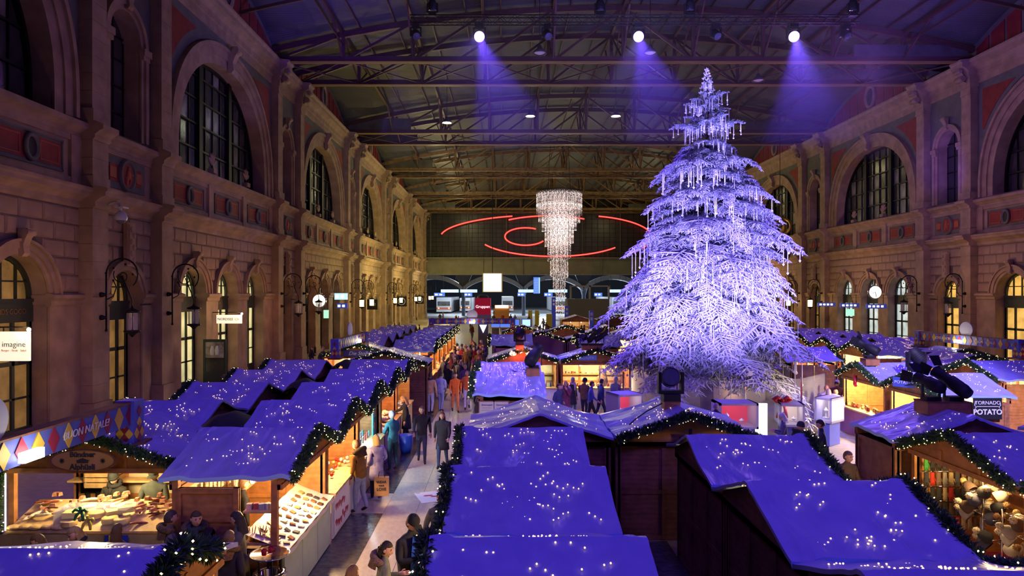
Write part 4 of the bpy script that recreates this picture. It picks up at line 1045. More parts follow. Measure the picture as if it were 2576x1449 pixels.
# crystal icicles
def icicle(L):
    m_ = MB(); m_.tube([(0, 0, 0), (0, 0, -L)], [.018, .012], 5, 0); m_.octa((0, 0, -L - .04), .055, .07); m_.octa((0, 0, -L * .6), .022, .03); return m_.mesh('crystal_icicle', ['crystal'])
ICE = [icicle(.45), icicle(.7), icicle(.95)]
front = [t for t in tips if t[1] < TREE.y + 1.2 and t[2] > 2.0]
rt.shuffle(front); front.sort(key=lambda t: -abs(math.hypot(t[0] - TREE.x, t[1] - TREE.y) / max(.3, prof(min(14, max(1, t[2]))))))
for i, (x, y_, zz, rl) in enumerate(front[:280]):
    o = link('crystal_icicle', ICE[i % 3], None, (x, y_, zz)); 
    if zz > 11: o.scale = (.8, .8, .7)
    tag(o, 'thin crystal icicle with a star drop hanging from the tree', 'icicle', 'crystal icicles on the tree')
m_ = MB()
for (x, y_, zz, rl) in front[280:1300]:
    L = rt.choice((.4, .6, .8)); m_.tube([(x, y_, zz), (x, y_, zz - L)], .015, 4, 0, False); m_.octa((x, y_, zz - L - .03), .036, .05)
o = m_.build('crystal_icicles', ['crystal']); tag(o, 'dense crystal icicles deeper among the snowy boughs', 'icicles', kind='stuff')
# ------------------------------------------------------------------ glass enclosure and showcases round the tree
M['pane'] = mat('clear_glass', (.7, .75, .95), .03, alpha=.10, spec=.8)
M['lilac'] = mat('white_lacquer', (.52, .52, .60), .35)
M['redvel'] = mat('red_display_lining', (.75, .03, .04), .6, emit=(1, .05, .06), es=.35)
M['blueplinth'] = mat('blue_plinth', (.12, .14, .42), .45)
enc = empty('glass_enclosure', (TREE.x, TREE.y, 0)); tag(enc, 'glass fence ringing the foot of the Christmas tree', 'glass fence')
NE, RE = 12, 4.6
pm = MB().box(-RE * math.sin(PI / NE) + .02, RE * math.sin(PI / NE) - .02, -.01, .01, .05, 2.1).mesh('glass_pane', ['pane'])
pst = MB().box(-.025, .025, -.025, .025, 0, 2.15).mesh('post', ['chrome'])
for i in range(NE):
    th = 2 * PI * i / NE + PI / NE
    if math.sin(th) > .35: continue
    link('glass_pane', pm, enc, (RE * math.cos(PI / NE) * math.cos(th), RE * math.cos(PI / NE) * math.sin(th), 0), th + PI / 2)
    link('post', pst, enc, (RE * math.cos(th - PI / NE), RE * math.sin(th - PI / NE), 0), th)
tx = text('glass_lettering', 'SWAROVSKI', .36, 'white', enc, (.15, -RE * .985, 1.95), (PI / 2, 0, 0), spacing=1.1)
sw = MB(); pts = [Vector((-.16 + .02 * math.sin(i), 0, 2.22)) for i in range(1)]
neck = [(.10, .42), (.02, .50), (-.06, .46), (-.05, .38), (.02, .30), (.0, .20), (-.1, .14)]
sw.tube([(a, 0, 2.0 + b + .12) for a, b in neck], [.012, .02, .024, .026, .03, .035, .03], 6)
sw.prism([(-.16, 2.26), (.08, 2.24), (.2, 2.34), (.12, 2.36), (.24, 2.46), (.08, 2.42), (-.04, 2.36)], 'y', -.012, .012); sw.build('swan_emblem', ['white'], enc, (.15, -RE * .985, .02))
def showcase(x, y_, wd, ht, zb, label, inner, rz=0, dep=.9):
    e = empty('display_case', (x, y_, 0), rz); tag(e, label, 'display case', 'jewellery display cases round the tree')
    m_ = MB(); f = .07
    m_.box(-wd / 2, wd / 2, -dep / 2, dep / 2, zb, zb + f); m_.box(-wd / 2, wd / 2, -dep / 2, dep / 2, zb + ht - f, zb + ht); m_.box(-wd / 2, -wd / 2 + f, -dep / 2, dep / 2, zb, zb + ht)
    m_.box(wd / 2 - f, wd / 2, -dep / 2, dep / 2, zb, zb + ht); m_.build('frame', ['lilac'], e)
    MB().box(-wd / 2 + f, wd / 2 - f, dep / 2 - .05, dep / 2, zb + f, zb + ht - f).build('back_panel', [inner], e)
    MB().box(-wd / 2 + .1, wd / 2 - .1, -dep / 2 + .06, dep / 2 - .1, 0, zb).build('plinth', ['blueplinth'], e)
    MB().box(-wd / 2 + f, wd / 2 - f, -dep / 2, -dep / 2 + .01, zb + f, zb + ht - f).build('glass_front', ['pane'], e)
    m_ = MB().lathe([(.0, 0), (.14, 0), (.12, .06), (.03, .08), (.02, .2)], 10, (-.2 * wd, 0, zb + f)); m_.octa((-.2 * wd, 0, zb + .36), .09, .12); m_.octa((.2 * wd, .05, zb + .2), .1, .08); m_.build('ornament', ['crystal'], e)
    light('case_light', 'POINT', Matrix.Translation((x, y_, 0)) @ Matrix.Rotation(rz, 4, 'Z') @ Vector((0, -.15, zb + ht - .18)), 5, (1, .8, .8), .03)
    return e
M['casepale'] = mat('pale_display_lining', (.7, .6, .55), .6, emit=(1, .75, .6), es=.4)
showcase(4.35, 24.2, 1.0, .95, .75, 'square display case with red lining beside the Nordic stall', 'redvel', .35)
showcase(7.85, 22.9, 1.3, .85, .75, 'display case with red lining and white shoe ornament before the tree', 'redvel')
showcase(9.75, 23.0, .8, .75, .8, 'display case with pale lit lining and red ribbon on top', 'casepale', -.2)
showcase(11.4, 23.6, .6, .85, .8, 'narrow display case at the bright end of the glass fence', 'casepale', -.9)
m_ = MB().box(-.28, .28, -.04, .04, .35, 1.5); o = m_.build('glowing_board', [mat('backlit_panel', (1, 1, 1), .5, emit=(.85, .9, 1), es=1.6, lightless=False)], None, (8.75, 23.1, 0)); MB().box(-.4, .4, -.15, .15, 0, .35).build('foot', ['blueplinth'], o); tag(o, 'glowing blank white panel between the two display cases', 'light panel')
M['ribbon'] = mat('red_satin', (.45, .015, .02), .35)
for (x, y_, zz, s_, lab) in ((9.5, 23.0, 1.62, .75, 'red satin bow on the pale lined display case'), (5.9, 23.7, 1.3, .9, 'red satin bow low among the green boughs'), (4.9, 24.6, .95, .8, 'red satin ribbon hanging beside the square case')):
    m_ = MB()
    for sg in (-1, 1): m_.tube([(0, 0, 0), (sg * .22, -.02, .14), (sg * .38, 0, .05), (sg * .24, .03, -.06), (0, 0, 0)], [.05, .09, .1, .08, .04], 8)
    m_.sphere((0, -.05, 0), .09, 8, 6)
    for sg in (-1, 1): m_.tube([(0, 0, 0), (sg * .12, -.05, -.35), (sg * .2, 0, -.8)], [.05, .07, .08], 6)
    o = m_.build('satin_bow', ['ribbon'], None, (x, y_, zz)); o.scale = (s_,) * 3; tag(o, lab, 'bow')
# ------------------------------------------------------------------ chandelier
M['led1'] = mat('led_crystal_white', (1, 1, 1), .3, emit=(1, .90, .87), es=.85)
M['led2'] = mat('led_crystal_rose', (1, .8, .75), .3, emit=(1, .62, .58), es=.45)
M['led3'] = mat('crystal_grey', (.35, .34, .4), .2)
CH = Vector((7.5, 90, 0)); pxm = 90 / FPX
chand = empty('chandelier', CH); tag(chand, 'tall tapering chandelier of glittering crystal strands under the roof', 'chandelier')
ztop = H + (735 - 484) * pxm
rings = [(57, 541, 62), (52, 561, 56), (43, 583, 48), (36, 616, 40), (29, 653, 32), (22, 699, 24), (15, 744, 14), (8.5, 797, 9)]
rt = random.Random(5)
for ri, (rp, yb, n) in enumerate(rings):
    L = (yb - 484) * pxm
    vs = []
    for v in range(2):
        m_ = MB(); zz = 0
        while zz < L:
            rb = rt.uniform(.03, .07); m_.octa((0, 0, -zz), rb, rb * 1.15, rt.choices((0, 1, 2), (4, 3, 4))[0]); zz += .17
        m_.tube([(0, 0, 0), (0, 0, -L)], .006, 3, 2, False)
        vs.append(m_.mesh('strand', ['led1', 'led2', 'led3']))
    for i in range(n):
        th = 2 * PI * (i + .5 * (ri % 2)) / n; f = 1 + .035 * math.cos(th + ri)
        link('strand', vs[i % 2], chand, (rp * pxm * math.cos(th), rp * pxm * math.sin(th), ztop), rz=rt.random() * 6, sc=(1, 1, f))
m_ = MB().lathe([(0, .15), (3.1, .15), (3.1, -.02), (0, -.02)], 32, (0, 0, ztop)); m_.build('canopy', ['black'], chand)
for sx in (-1, 1): MB().tube([(sx * 1.5, 0, ztop + .1), (sx * 1.2, 0, 24.9)], .03, 5).build('cable', ['iron'], chand)
light('chandelier_light', 'POINT', (CH.x, CH.y - 3.5, 13), 700, (1, .85, .8), 2.0)
# ------------------------------------------------------------------ red neon arcs on the end wall (plain arcs)
M['neon'] = mat('red_neon', (1, .1, .1), .4, emit=(1, .03, .025), es=1.5, lightless=False)
M['neon_core'] = mat('red_neon_core', (1, .3, .25), .4, emit=(1, .30, .25), es=.9)
def neon(a0, a1, rx, ry, cx, cy, label):
    m_ = MB(); pts = []
    for i in range(25):
        t = math.radians(a0 + (a1 - a0) * i / 24); pts.append(at(cx + rx * math.cos(t), cy - ry * math.sin(t), END - 1.8))
    m_.tube(pts, .17, 6); 
    o = m_.build('neon_tube', ['neon']); c = MB().tube([p + Vector((0, -.12, 0)) for p in pts], .075, 5).build('glow_core', ['neon_core'], o); tag(o, label, 'neon tube', 'red neon arcs on the end wall')
    for p in (pts[2], pts[12], pts[22]): MB().tube([p, (p.x, END - .05, p.z)], .04, 5).build('standoff', ['iron'], o)
    return o
neon(108, 172, 262, 56, 1370, 597, 'red neon arc at the arcade end of the end wall'); neon(60, 124, 180, 60, 1380, 603, 'red neon arc behind the top of the chandelier')
neon(-45, 74, 185, 55, 1455, 597, 'red neon arc curving beside the tree'); neon(205, 325, 190, 52, 1392, 593, 'long red neon arc along the gallery rail')
neon(60, 330, 52, 22, 1322, 595, 'smallest oval of red neon on the end wall')
# generic golden hanging ornament behind the tree
o = empty('hanging_ornament', at(1962, 590, 72)); tag(o, 'gold lattice ornament on a dark blue body hanging behind the tree', 'ornament')
m_ = MB()
for k in range(4): 
    a = k * PI / 4; m_.tube([(1.15 * math.cos(t) * math.cos(a), 1.0 * math.cos(t) * math.sin(a), .9 * math.sin(t) + .9) for t in np.linspace(0, 2 * PI, 20)], .13, 6)
m_.build('lattice', ['gold'], o); MB().lathe([(0, -3.0), (.9, -2.6), (1.3, -1.5), (1.0, -.4), (.5, .1), (0, .2)], 20).build('body', [mat('blue_lacquer', (.05, .03, .2), .3)], o)
MB().tube([(0, 0, 1.6), (0, 0, 24.2 - o.location.z)], .03, 5).build('cable', ['iron'], o)
# ------------------------------------------------------------------ wall lanterns on scroll brackets
M['lglass'] = mat('lantern_glass', (.55, .55, .62), .12, alpha=.35, spec=.8)
M['lglow'] = mat('lit_lantern_glass', (1, .8, .5), .4, emit=(1, .72, .30), es=5.0)
m_ = MB(); V = .55
m_.tube([(V + .22, 0, 3.85), (V + .22, 0, 6.0)], .035, 8)
for zz in (5.2, 4.3): m_.tube([(V, 0, zz), (V + .22, 0, zz)], [.11, .05], 10); m_.sphere((V + .06, 0, zz), .1, 10, 7)
m_.tube([(V + .22 + .62 - .62 * math.cos(t), 0, 6.0 + .62 * math.sin(t)) for t in np.linspace(0, PI * 1.25, 16)], [.035] * 14 + [.03, .02], 7)
m_.tube([(V + .84 + (.36 - .02 * i) * math.cos(i * .42 + 2.6), 0, 5.95 + (.36 - .02 * i) * math.sin(i * .42 + 2.6)) for i in range(16)], .022, 6)
m_.tube([(V + .22, 0, 5.0), (V + .5, 0, 5.15), (V + .62, 0, 5.5), (V + .5, 0, 5.75)], .022, 6)
m_.tube([(V + .84, 0, 5.95), (V + 1.1, 0, 5.3), (V + 1.24, 0, 4.95), (V + 1.24, 0, 4.62)], .025, 6); m_.sphere((V + .22, 0, 3.8), .06, 8, 6); m_.sphere((V + .22, 0, 6.05), .055, 8, 6)
for k in range(5): a = k * 1.25; m_.sphere((V + .84 + .42 * math.cos(a), 0, 6.0 + .42 * math.sin(a)), (.05, .03, .05), 6, 5)
br_me = m_.mesh('bracket', ['iron'])
m_ = MB(); m_.lathe([(.03, .72), (.06, .62), (.22, .55), (.30, .52), (.30, .46), (.25, .44)], 16); m_.lathe([(.25, -.24), (.31, -.26), (.31, -.31), (.16, -.37), (.08, -.46), (.02, -.52)], 16)
for k in range(6): a = k * PI / 3; m_.tube([(.25 * math.cos(a), .25 * math.sin(a), -.25), (.25 * math.cos(a), .25 * math.sin(a), .45)], .012, 4)
cg_me = m_.mesh('cage', ['iron'])
gl_off = MB().lathe([(.22, -.25), (.23, .44)], 16).mesh('glass_cylinder', ['lglass']); gl_on = MB().lathe([(.0, -.25), (.22, -.25), (.23, .44), (0, .44)], 16).mesh('glass_cylinder_lit', ['lglow'])
fil = MB().tube([(0, 0, -.2), (0, 0, .3)], .045, 8).mesh('candle_tube', ['white'])
PN = ['nearest pilaster pair', 'second pilaster pair', 'third pilaster pair', 'fourth pilaster pair', 'fifth pilaster pair', 'last pilaster pair']
for side, x0, rz, prs in (('left arcade', -XL, 0, PAIRS[1:]), ('right wall', XR, PI, PAIRS[2:5])):
    for k, yp in enumerate(prs):
        for s_ in (-1, 1):
            lit = yp > 60
            e = empty('wall_lantern', (x0, yp + 2.65 * s_, 0), rz)
            tag(e, '%s scroll-bracket lantern, %s side of %s, %s' % ('glowing' if lit else 'unlit', 'near' if s_ < 0 else 'far', PN[k if rz == 0 else k + 1], side), 'lantern', 'wall lanterns')
            link('bracket', br_me, e); link('cage', cg_me, e, (V + 1.24, 0, 4.05)); link('glass_cylinder', gl_on if lit else gl_off, e, (V + 1.24, 0, 4.05))
            if not lit: link('candle_tube', fil, e, (V + 1.24, 0, 4.05))
            else: light('lantern_light', 'POINT', (x0 + (V + 1.24) * (1 if rz == 0 else -1), yp + 2.65 * s_ - .3, 4.1), 26, (1, .62, .22), .2)
# ------------------------------------------------------------------ lighting truss and lamps
tr = empty('lighting_truss', (0, TR_Y, TR_Z)); tag(tr, 'long black aluminium lighting truss slung under the roof', 'truss')
X0, X1 = -5.0, 19.2
for dy in (-.2, .2):
    for dz in (-.2, .2): MB().tube([(X0, dy, dz), (X1, dy, dz)], .03, 6).build('chord', ['black'], tr)
m_ = MB(); n = 60
for i in range(n):
    a = X0 + (X1 - X0) * i / n; b = X0 + (X1 - X0) * (i + 1) / n; s_ = 1 if i % 2 else -1
    for d in (-.2, .2): m_.tube([(a, d, -.2 * s_), (b, d, .2 * s_)], .014, 4, 0, False); m_.tube([(a, -.2 * s_, d), (b, .2 * s_, d)], .014, 4, 0, False)
o = m_.build('lattice', ['black'], tr); o['kind'] = 'stuff'
for x in (-3.7, 5.1, 10.1, 18.8): MB().tube([(x, 0, .2), (x, 0, arc(x) - TR_Z + .2)], .02, 5).build('chain', ['iron'], tr)
M['lens'] = mat('lamp_lens', (.10, .10, .16), .05, spec=1.0)
M['lens_on'] = mat('lit_lamp_lens', (1, 1, 1), .4, emit=(.82, .74, 1.0), es=60)
M['halo'] = mat('lit_lamp_rim', (.4, .3, 1), .4, emit=(.35, .2, 1.0), es=6)
def moving_head(loc, aim, label, lit=False, up=False, s_=1.0, group='moving-head lamps on the truss'):
    e = empty('moving_head_lamp', loc); e.scale = (s_,) * 3; tag(e, label, 'stage lamp', group)
    sg = 1 if up else -1
    MB().box(-.2, .2, -.18, .18, *sorted((0, sg * .16))).build('base', ['black'], e)
    m_ = MB()
    for sx in (-1, 1): m_.box(sx * .27 - .035, sx * .27 + .035, -.09, .09, *sorted((sg * .18, sg * .68)))
    m_.box(-.3, .3, -.1, .1, *sorted((sg * .16, sg * .24))); m_.build('yoke', ['black'], e)
    d = (Vector(aim) - Vector(loc)).normalized(); q = d.to_track_quat('Z', 'Y').to_matrix()
    m_ = MB(); m_.lathe([(.0, -.34), (.15, -.33), (.21, -.2), (.225, .05), (.225, .2), (.2, .24)], 20, (0, 0, sg * .55), 0, True, 1, 1, q)
    for k in range(4): m_.lathe([(.232, -.15 + .06 * k), (.24, -.13 + .06 * k), (.232, -.11 + .06 * k)], 20, (0, 0, sg * .55), 0, True, 1, 1, q)
    h = m_.build('head', ['black'], e)
    m_ = MB(); m_.lathe([(.21, .225), (.0, .26)], 20, (0, 0, sg * .55), 0, True, 1, 1, q); m_.build('lens', ['lens_on' if lit else 'lens'], h)
    if lit: MB().lathe([(.245, .2), (.2, .245)], 20, (0, 0, sg * .55), 0, True, 1, 1, q).build('rim', ['halo'], h)
    return e
for i, p in enumerate(LITHEADS):
    moving_head((p[0], TR_Y, 19.75), tuple(HEADAIM[i]), 'blazing violet moving-head lamp on the truss, %s' % ['over the walkway', 'left of the treetop', 'right of the treetop'][i], True, s_=1.15)
for i, x in enumerate((-4.7, 2.4, 11.5, 18.5)): moving_head((x, TR_Y, 19.75), (x + 3, 28, 12), 'dark moving-head lamp under the truss, %s from the arcade' % ORD[i], False)
for i, (x, yy) in enumerate(((-3.8, TR_Y), (5.25, TR_Y), (10.1, TR_Y), (18.9, TR_Y))): moving_head((x, yy, TR_Z + .2), (x + .2, yy, 15), 'dark lamp standing above the truss, %s from the arcade' % ORD[i], False, up=True)
# pendants
M['pend_on'] = mat('pendant_glow', (1, 1, .9), .4, emit=(.95, 1.0, .85), es=30)
def pendant(x, y_, zz, lit, label):
    e = empty('pendant_lamp', (x, y_, zz)); tag(e, label, 'pendant lamp', 'pendant lamps under the roof')
    MB().lathe([(.05, .5), (.12, .45), (.18, .25), (.42, .05), (.46, -.08), (.44, -.08), (.38, .05), (.1, .25)], 20).build('shade', ['sheet_d'], e)
    MB().lathe([(0, -.02), (.2, -.02), (.36, .04), (.36, .06)] if False else [(0, -.10), (.2, -.08), (.36, .0)], 16).build('bulb', ['pend_on' if lit else 'white'], e)
    MB().tube([(0, 0, .5), (0, 0, arc(x) - zz + .5)], .02, 5).build('cord', ['iron'], e)
for i, p in enumerate(PEND): pendant(*p, True, 'lit pendant lamp under the roof, %s' % ['nearest the arcade', 'middle of three', 'nearest the treetop'][i])
pendant(2.4, 44, 20.9, False, 'unlit bell-shaped pendant lamp below the truss'); pendant(9.6, 44, 20.9, False, 'unlit pendant lamp between two violet beams'); pendant(18.9, 50, 21.0, False, 'unlit pendant lamp right of the treetop')
# ------------------------------------------------------------------ harlequin banners
M['hb'] = mat('harlequin_blue', (.10, .13, .50), .5); M['hy'] = mat('harlequin_yellow', (.80, .52, .06), .5); M['hr'] = mat('harlequin_red', (.32, .02, .05), .5)
M['flood'] = mat('flood_lamp_face', (1, 1, .9), .4, emit=(1, .95, .8), es=10)
dia = MB().prism([(-.5, 0), (0, -.5), (.5, 0), (0, .5)], 'y', -.012, .012)
dia_y = dia.mesh('diamond_yellow', ['hy']); dia_r = dia.mesh('diamond_red', ['hr']); 
def banner(p0, p1, side, label, words, ends=(True, True), disc=.5, flood=.45, objs=True):
    """box beam from p0 to p1 (bottom centre points); side = +1/-1 picks the lettered face"""
    p0 = Vector(p0); p1 = Vector(p1); L = (p1 - p0).length; rz = math.atan2(p1.y - p0.y, p1.x - p0.x)
    e = empty('harlequin_banner', p0, rz); tag(e, label, 'banner', 'harlequin banners across the aisles')
    h = .40; MB().box(0, L, -.09, .09, 0, h).build('beam', ['hb'], e); MB().box(-.02, L + .02, -.12, .12, h, h + .03).build('cover_strip', ['woodd'], e)
    n = int(L / .34); yy = -.095 * side
    for i in range(n):
        x = L * (i + .5) / n; o = link('diamond', dia_y if i % 2 else dia_r, e, (x, yy, h / 2)); o.scale = (.26, 1, h * .98)
    for k, (on, x) in enumerate(zip(ends, (0, L))):
        if not on: continue
        b = MB().box(x - .17, x + .17, -.17, .17, -.32, h + .05).build('end_block', ['hb'], e)
        for (fx, fy, rr) in ((x, -.172, 0), (x, .172, 0), (x - .172, 0, PI / 2), (x + .172, 0, PI / 2)):
            for j, (dx, dz) in enumerate(((0, .04), (-.085, -.15), (.085, -.15), (0, -.05), (0, .25), (-.085, .15), (.085, .15), (0, -.24))):
                if j not in (0, 3, 4, 7, 1, 2): continue
                px_, py_ = (fx + dx, fy) if rr == 0 else (fx, fy + dx)
                o = link('diamond', dia_y if j in (0, 1, 2) else dia_r, b, (px_, py_, dz + (.0 if j else .0))); o.rotation_euler = (0, 0, rr); o.scale = (.15, 1, .19)
        MB().box(x - .3, x + .3, -.26, .26, -.40, -.32).build('foot_board', ['woodd'], e)
    for fr, tx in words:
        text('lettering', tx, .17, 'white', e, (L * fr, -.115 * side, h / 2), (PI / 2, 0, 0 if side > 0 else PI), shear=.2)
    if disc is not None:
        m_ = MB().lathe([(0, -.015), (.42, -.015), (.42, .015), (0, .015)], 28, (L * disc, 0, h + .30), 0, False, 1, .85, Matrix.Rotation(PI / 2, 3, 'X')); m_.build('oval_board', ['lilac'], e)
    if flood is not None:
        x = L * flood; fl = MB().box(x - .2, x + .2, -.22 * side - .05, -.22 * side + .05, .06, .2).build('flood_lamp', ['flood'], e)
        MB().box(x - .02, x + .02, *sorted((-.09 * side, -.2 * side)), .1, .14).build('arm', ['iron'], fl)
        w_ = Matrix.Translation(p0) @ Matrix.Rotation(rz, 4, 'Z') @ Vector((x, -.5 * side, .15)); light('banner_flood', 'POINT', w_, 14, (1, .9, .7), .08)
    return e
banner((-6.9, 5.2, 2.86), (-6.9, 12.5, 2.86), 1, 'harlequin banner above the passage before the cheese stall', [(.80, 'BUON NATALE!'), (.3, 'FROHE WEIHNACHTEN')], (False, True), .52, .60)
banner((-7.1, 28.7, 2.86), (-6.95, 34.0, 2.86), 1, 'harlequin banner beside the bakery stall', [(.75, 'JOYEUX NOEL')], (True, True), .45, .62)
banner((-5.4, 51.0, 2.9), (.75, 51.0, 2.9), 1, 'harlequin banner across the far end of the walkway', [(.3, 'MERRY CHRISTMAS'), (.72, 'BUON NATALE')], (True, True), .5, .5)
banner((21.45, 34.8, 2.86), (21.7, 28.4, 2.86), 1, 'harlequin banner before the right wall', [(.3, 'JOYEUX NOEL'), (.72, 'BUON NATALE')], (True, True), .52, .48)
# ------------------------------------------------------------------ shop signs on the walls
M['signlit'] = mat('backlit_sign', (1, .95, .85), .5, emit=(1, .88, .62), es=.95)
M['ink'] = mat('dark_print', (.05, .045, .05), .6); M['orange_ink'] = mat('orange_print', (.75, .16, .03), .5); M['bronze'] = mat('bronze_letters', (.30, .17, .07), .4, .6)
M['starlamp'] = mat('bare_sign_lamp', (1, .9, .7), .4, emit=(1, .85, .45), es=40)
def hung_sign(x, y_, zz, wd, h, label, face='signlit', lamp=True, arm=True):
    e = empty('shop_sign', (x, y_, zz)); tag(e, label, 'sign', 'projecting signs on the arcades')
    MB().box(-wd / 2, wd / 2, -.05, .05, -h / 2, h / 2).build('sign_box', [face], e)
    if arm: MB().tube([(-wd / 2 - .6 if x < 0 else wd / 2 + .6, .02, h / 2 + .14), (wd / 2 if x < 0 else -wd / 2, .02, h / 2 + .14)], .025, 6).build('arm', ['iron'], e)
    for sx in (-1, 1): MB().box(sx * wd * .4 - .015, sx * wd * .4 + .015, .01, .04, h / 2, h / 2 + .14).build('hanger', ['iron'], e)
    if lamp:
        l = MB().sphere((wd / 2 + .05, -.12, h / 2 + .07), .06, 10, 7).build('lamp', ['starlamp'], e); light('sign_light', 'POINT', (x + wd / 2 + .05, y_ - .3, zz + h / 2 + .1), 22, (1, .72, .3), .06)
    return e
s1 = hung_sign(-15.52, 21.5, 3.58, .95, .93, 'glowing cream square sign of a burger and steak restaurant')
text('lettering', 'imagine', .25, 'ink', s1, (0, -.06, .06), (PI / 2, 0, 0), offset=-.002); text('small_lettering', 'Burger · Steak · Salad', .092, 'orange_ink', s1, (0, -.06, -.13), (PI / 2, 0, 0))
s2 = hung_sign(-15.3, 37.8, 3.79, 1.4, .48, 'cream oblong sign of a fish restaurant on the arcade')
text('lettering', 'NORDSEE', .2, 'ink', s2, (-.2, -.06, 0), (PI / 2, 0, 0)); text('emblem', 'CX', .2, 'orange_ink', s2, (.45, -.06, 0), (PI / 2, 0, 0), spacing=.8)
s3 = hung_sign(-15.0, 77.7, 3.9, 1.2, 1.2, 'black square sign with pale letters on the arcade', 'black', False); text('lettering', 'R&B', .45, 'lilac', s3, (0, -.06, 0), (PI / 2, 0, 0))
for k, yy in enumerate((99.5, 121)):
    s4 = hung_sign(-14.9, yy, 3.95, 1.5, 1.5, 'black sign with round white bird emblem, %s' % ['nearer one', 'farther one'][k], 'black', False)
    m_ = MB().lathe([(0, -.02), (.55, -.02), (.5, .0)], 20, (0, -.06, 0), 0, True, 1, 1, Matrix.Rotation(PI / 2, 3, 'X')); m_.build('emblem', [mat('lit_white_emblem', (1, 1, 1), .5, emit=(1, 1, 1), es=.7)], s4)
    MB().prism([(-.3, -.1), (0, -.35), (.3, -.1), (.1, 0), (.25, .25), (0, .1), (-.25, .25), (-.1, 0)], 'y', -.11, -.09).build('bird', ['black'], s4)
text('fascia_lettering', 'SOUNDS·GOOD', .26, 'bronze', wall_left, (-XL - .48, 22.9, 4.62), (PI / 2, 0, PI / 2))
text('fascia_lettering', 'ISEPPI', .24, 'bronze', wall_left, (-XL - .48, 40.0, 4.62), (PI / 2, 0, PI / 2))
# open green door with poster
o = empty('door_leaf', (-15.6, 36.6, 0)); tag(o, 'open dark green door with a winter drinks poster beside the fish restaurant', 'door leaf')
MB().box(-.62, .62, -.04, .04, 0, .9).build('lower_panel', ['green'], o)
m_ = MB(); m_.box(-.62, -.5, -.04, .04, .9, 2.75); m_.box(.5, .62, -.04, .04, .9, 2.75); m_.box(-.5, .5, -.04, .04, 2.6, 2.75); m_.box(-.5, .5, -.04, .04, .9, 1.0); m_.build('door_frame', ['green'], o)
MB().box(-.5, .5, -.02, .02, 1.0, 1.75).build('pane', ['glass_d'], o); MB().box(-.5, .5, -.03, .01, 1.75, 2.6).build('poster', [mat('winter_poster', (.55, .5, .48), .5, col2=(.2, .16, .14), scale=3)], o)
for k in range(2): MB().lathe([(.1, 0), (.13, .25), (.09, .4), (.06, .5)], 10, (-.12 + .26 * k, -.035, 1.9), 0, True, 1, .1).build('printed_glass', ['white'], o)
# station clocks and small signs
M['clockface'] = mat('lit_clock_face', (1, 1, .95), .5, emit=(1, .98, .86), es=1.5)
def round_clock(p, label, r=.55):
    o = empty('wall_clock', p); tag(o, label, 'clock'); q = Matrix.Rotation(PI / 2, 3, 'X')
    MB().lathe([(0, -.1), (r, -.1), (r * 1.05, 0), (r, .1), (0, .1)], 28, (0, 0, 0), 0, True, 1, 1, q).build('case', ['chrome'], o)
    MB().lathe([(0, .105), (r * .92, .105)], 28, (0, 0, 0), 0, True, 1, 1, q).build('dial', ['clockface'], o)
    MB().beam((0, -.125, 0), (-.5 * r, -.125, -.15 * r), .05, .02).build('hour_hand', ['ink'], o); MB().beam((0, -.13, 0), (.1 * r, -.13, -.75 * r), .035, .02).build('minute_hand', ['ink'], o)
    MB().box(-.05, .05, -.05, .05, r, r + .5).build('bracket', ['iron'], o)
round_clock((30.7, 55.8, 5.3), 'round station clock hanging before the bright arches'); round_clock((-14.8, 54.5, 4.6), 'round station clock edge-on by the arcade')
M['blue_sign'] = mat('blue_station_sign', (.03, .05, .30), .4, emit=(.10, .14, .8), es=.25); M['green_sign'] = mat('green_exit_sign', (.2, .8, .4), .4, emit=(.35, 1, .55), es=1.3)
M['paleblue'] = mat('pale_blue_lightbox', (.5, .7, 1), .4, emit=(.35, .62, 1.0), es=1.5); M['midblue'] = mat('mid_blue_screen', (.1, .2, .7), .4, emit=(.10, .24, .9), es=.9)
def sign_box(x, y_, zz, wd, h, m, label, cat='sign', marks=None, group=None, rz=0, hang=.8):
    o = MB().box(-wd / 2, wd / 2, -.08, .08, -h / 2, h / 2).build('hanging_sign', [m], None, (x, y_, zz), rz)
    for k in (-1, 1): MB().box(k * wd * .35 - .02, k * wd * .35 + .02, -.02, .02, h / 2, h / 2 + hang).build('hanger', ['iron'], o)
    if marks:
        for k in range(marks): MB().box(-wd * .42 + k * wd * .84 / marks, -wd * .42 + (k + .6) * wd * .84 / marks, -.1, -.08, -h * .22, h * .22).build('mark', [mat('sign_white', (1, 1, 1), .5, emit=(.9, .95, 1), es=1.6)], o)
    tag(o, label, cat, group); return o
for k, yy in enumerate((57.2, 61.6, 66.0)): sign_box(31.6, yy, 4.1, 1.7, .38, 'blue_sign', 'dark blue wayfinding sign in the %s bright arch' % ORD[k], marks=4, group='wayfinding signs')
sign_box(31.7, 61.7, 3.45, .7, .6, 'green_sign', 'green exit sign under the station clock'); sign_box(-15.3, 58.5, 3.4, .4, .7, 'green_sign', 'green exit sign in the dark arcade')
sign_box(-15.2, 63.5, 4.9, 1.2, .6, 'paleblue', 'white lit panel in the dark arcade', marks=2); sign_box(-15.2, 64, 4.0, 1.0, .5, 'blue_sign', 'blue sign under the white lit panel', marks=2)
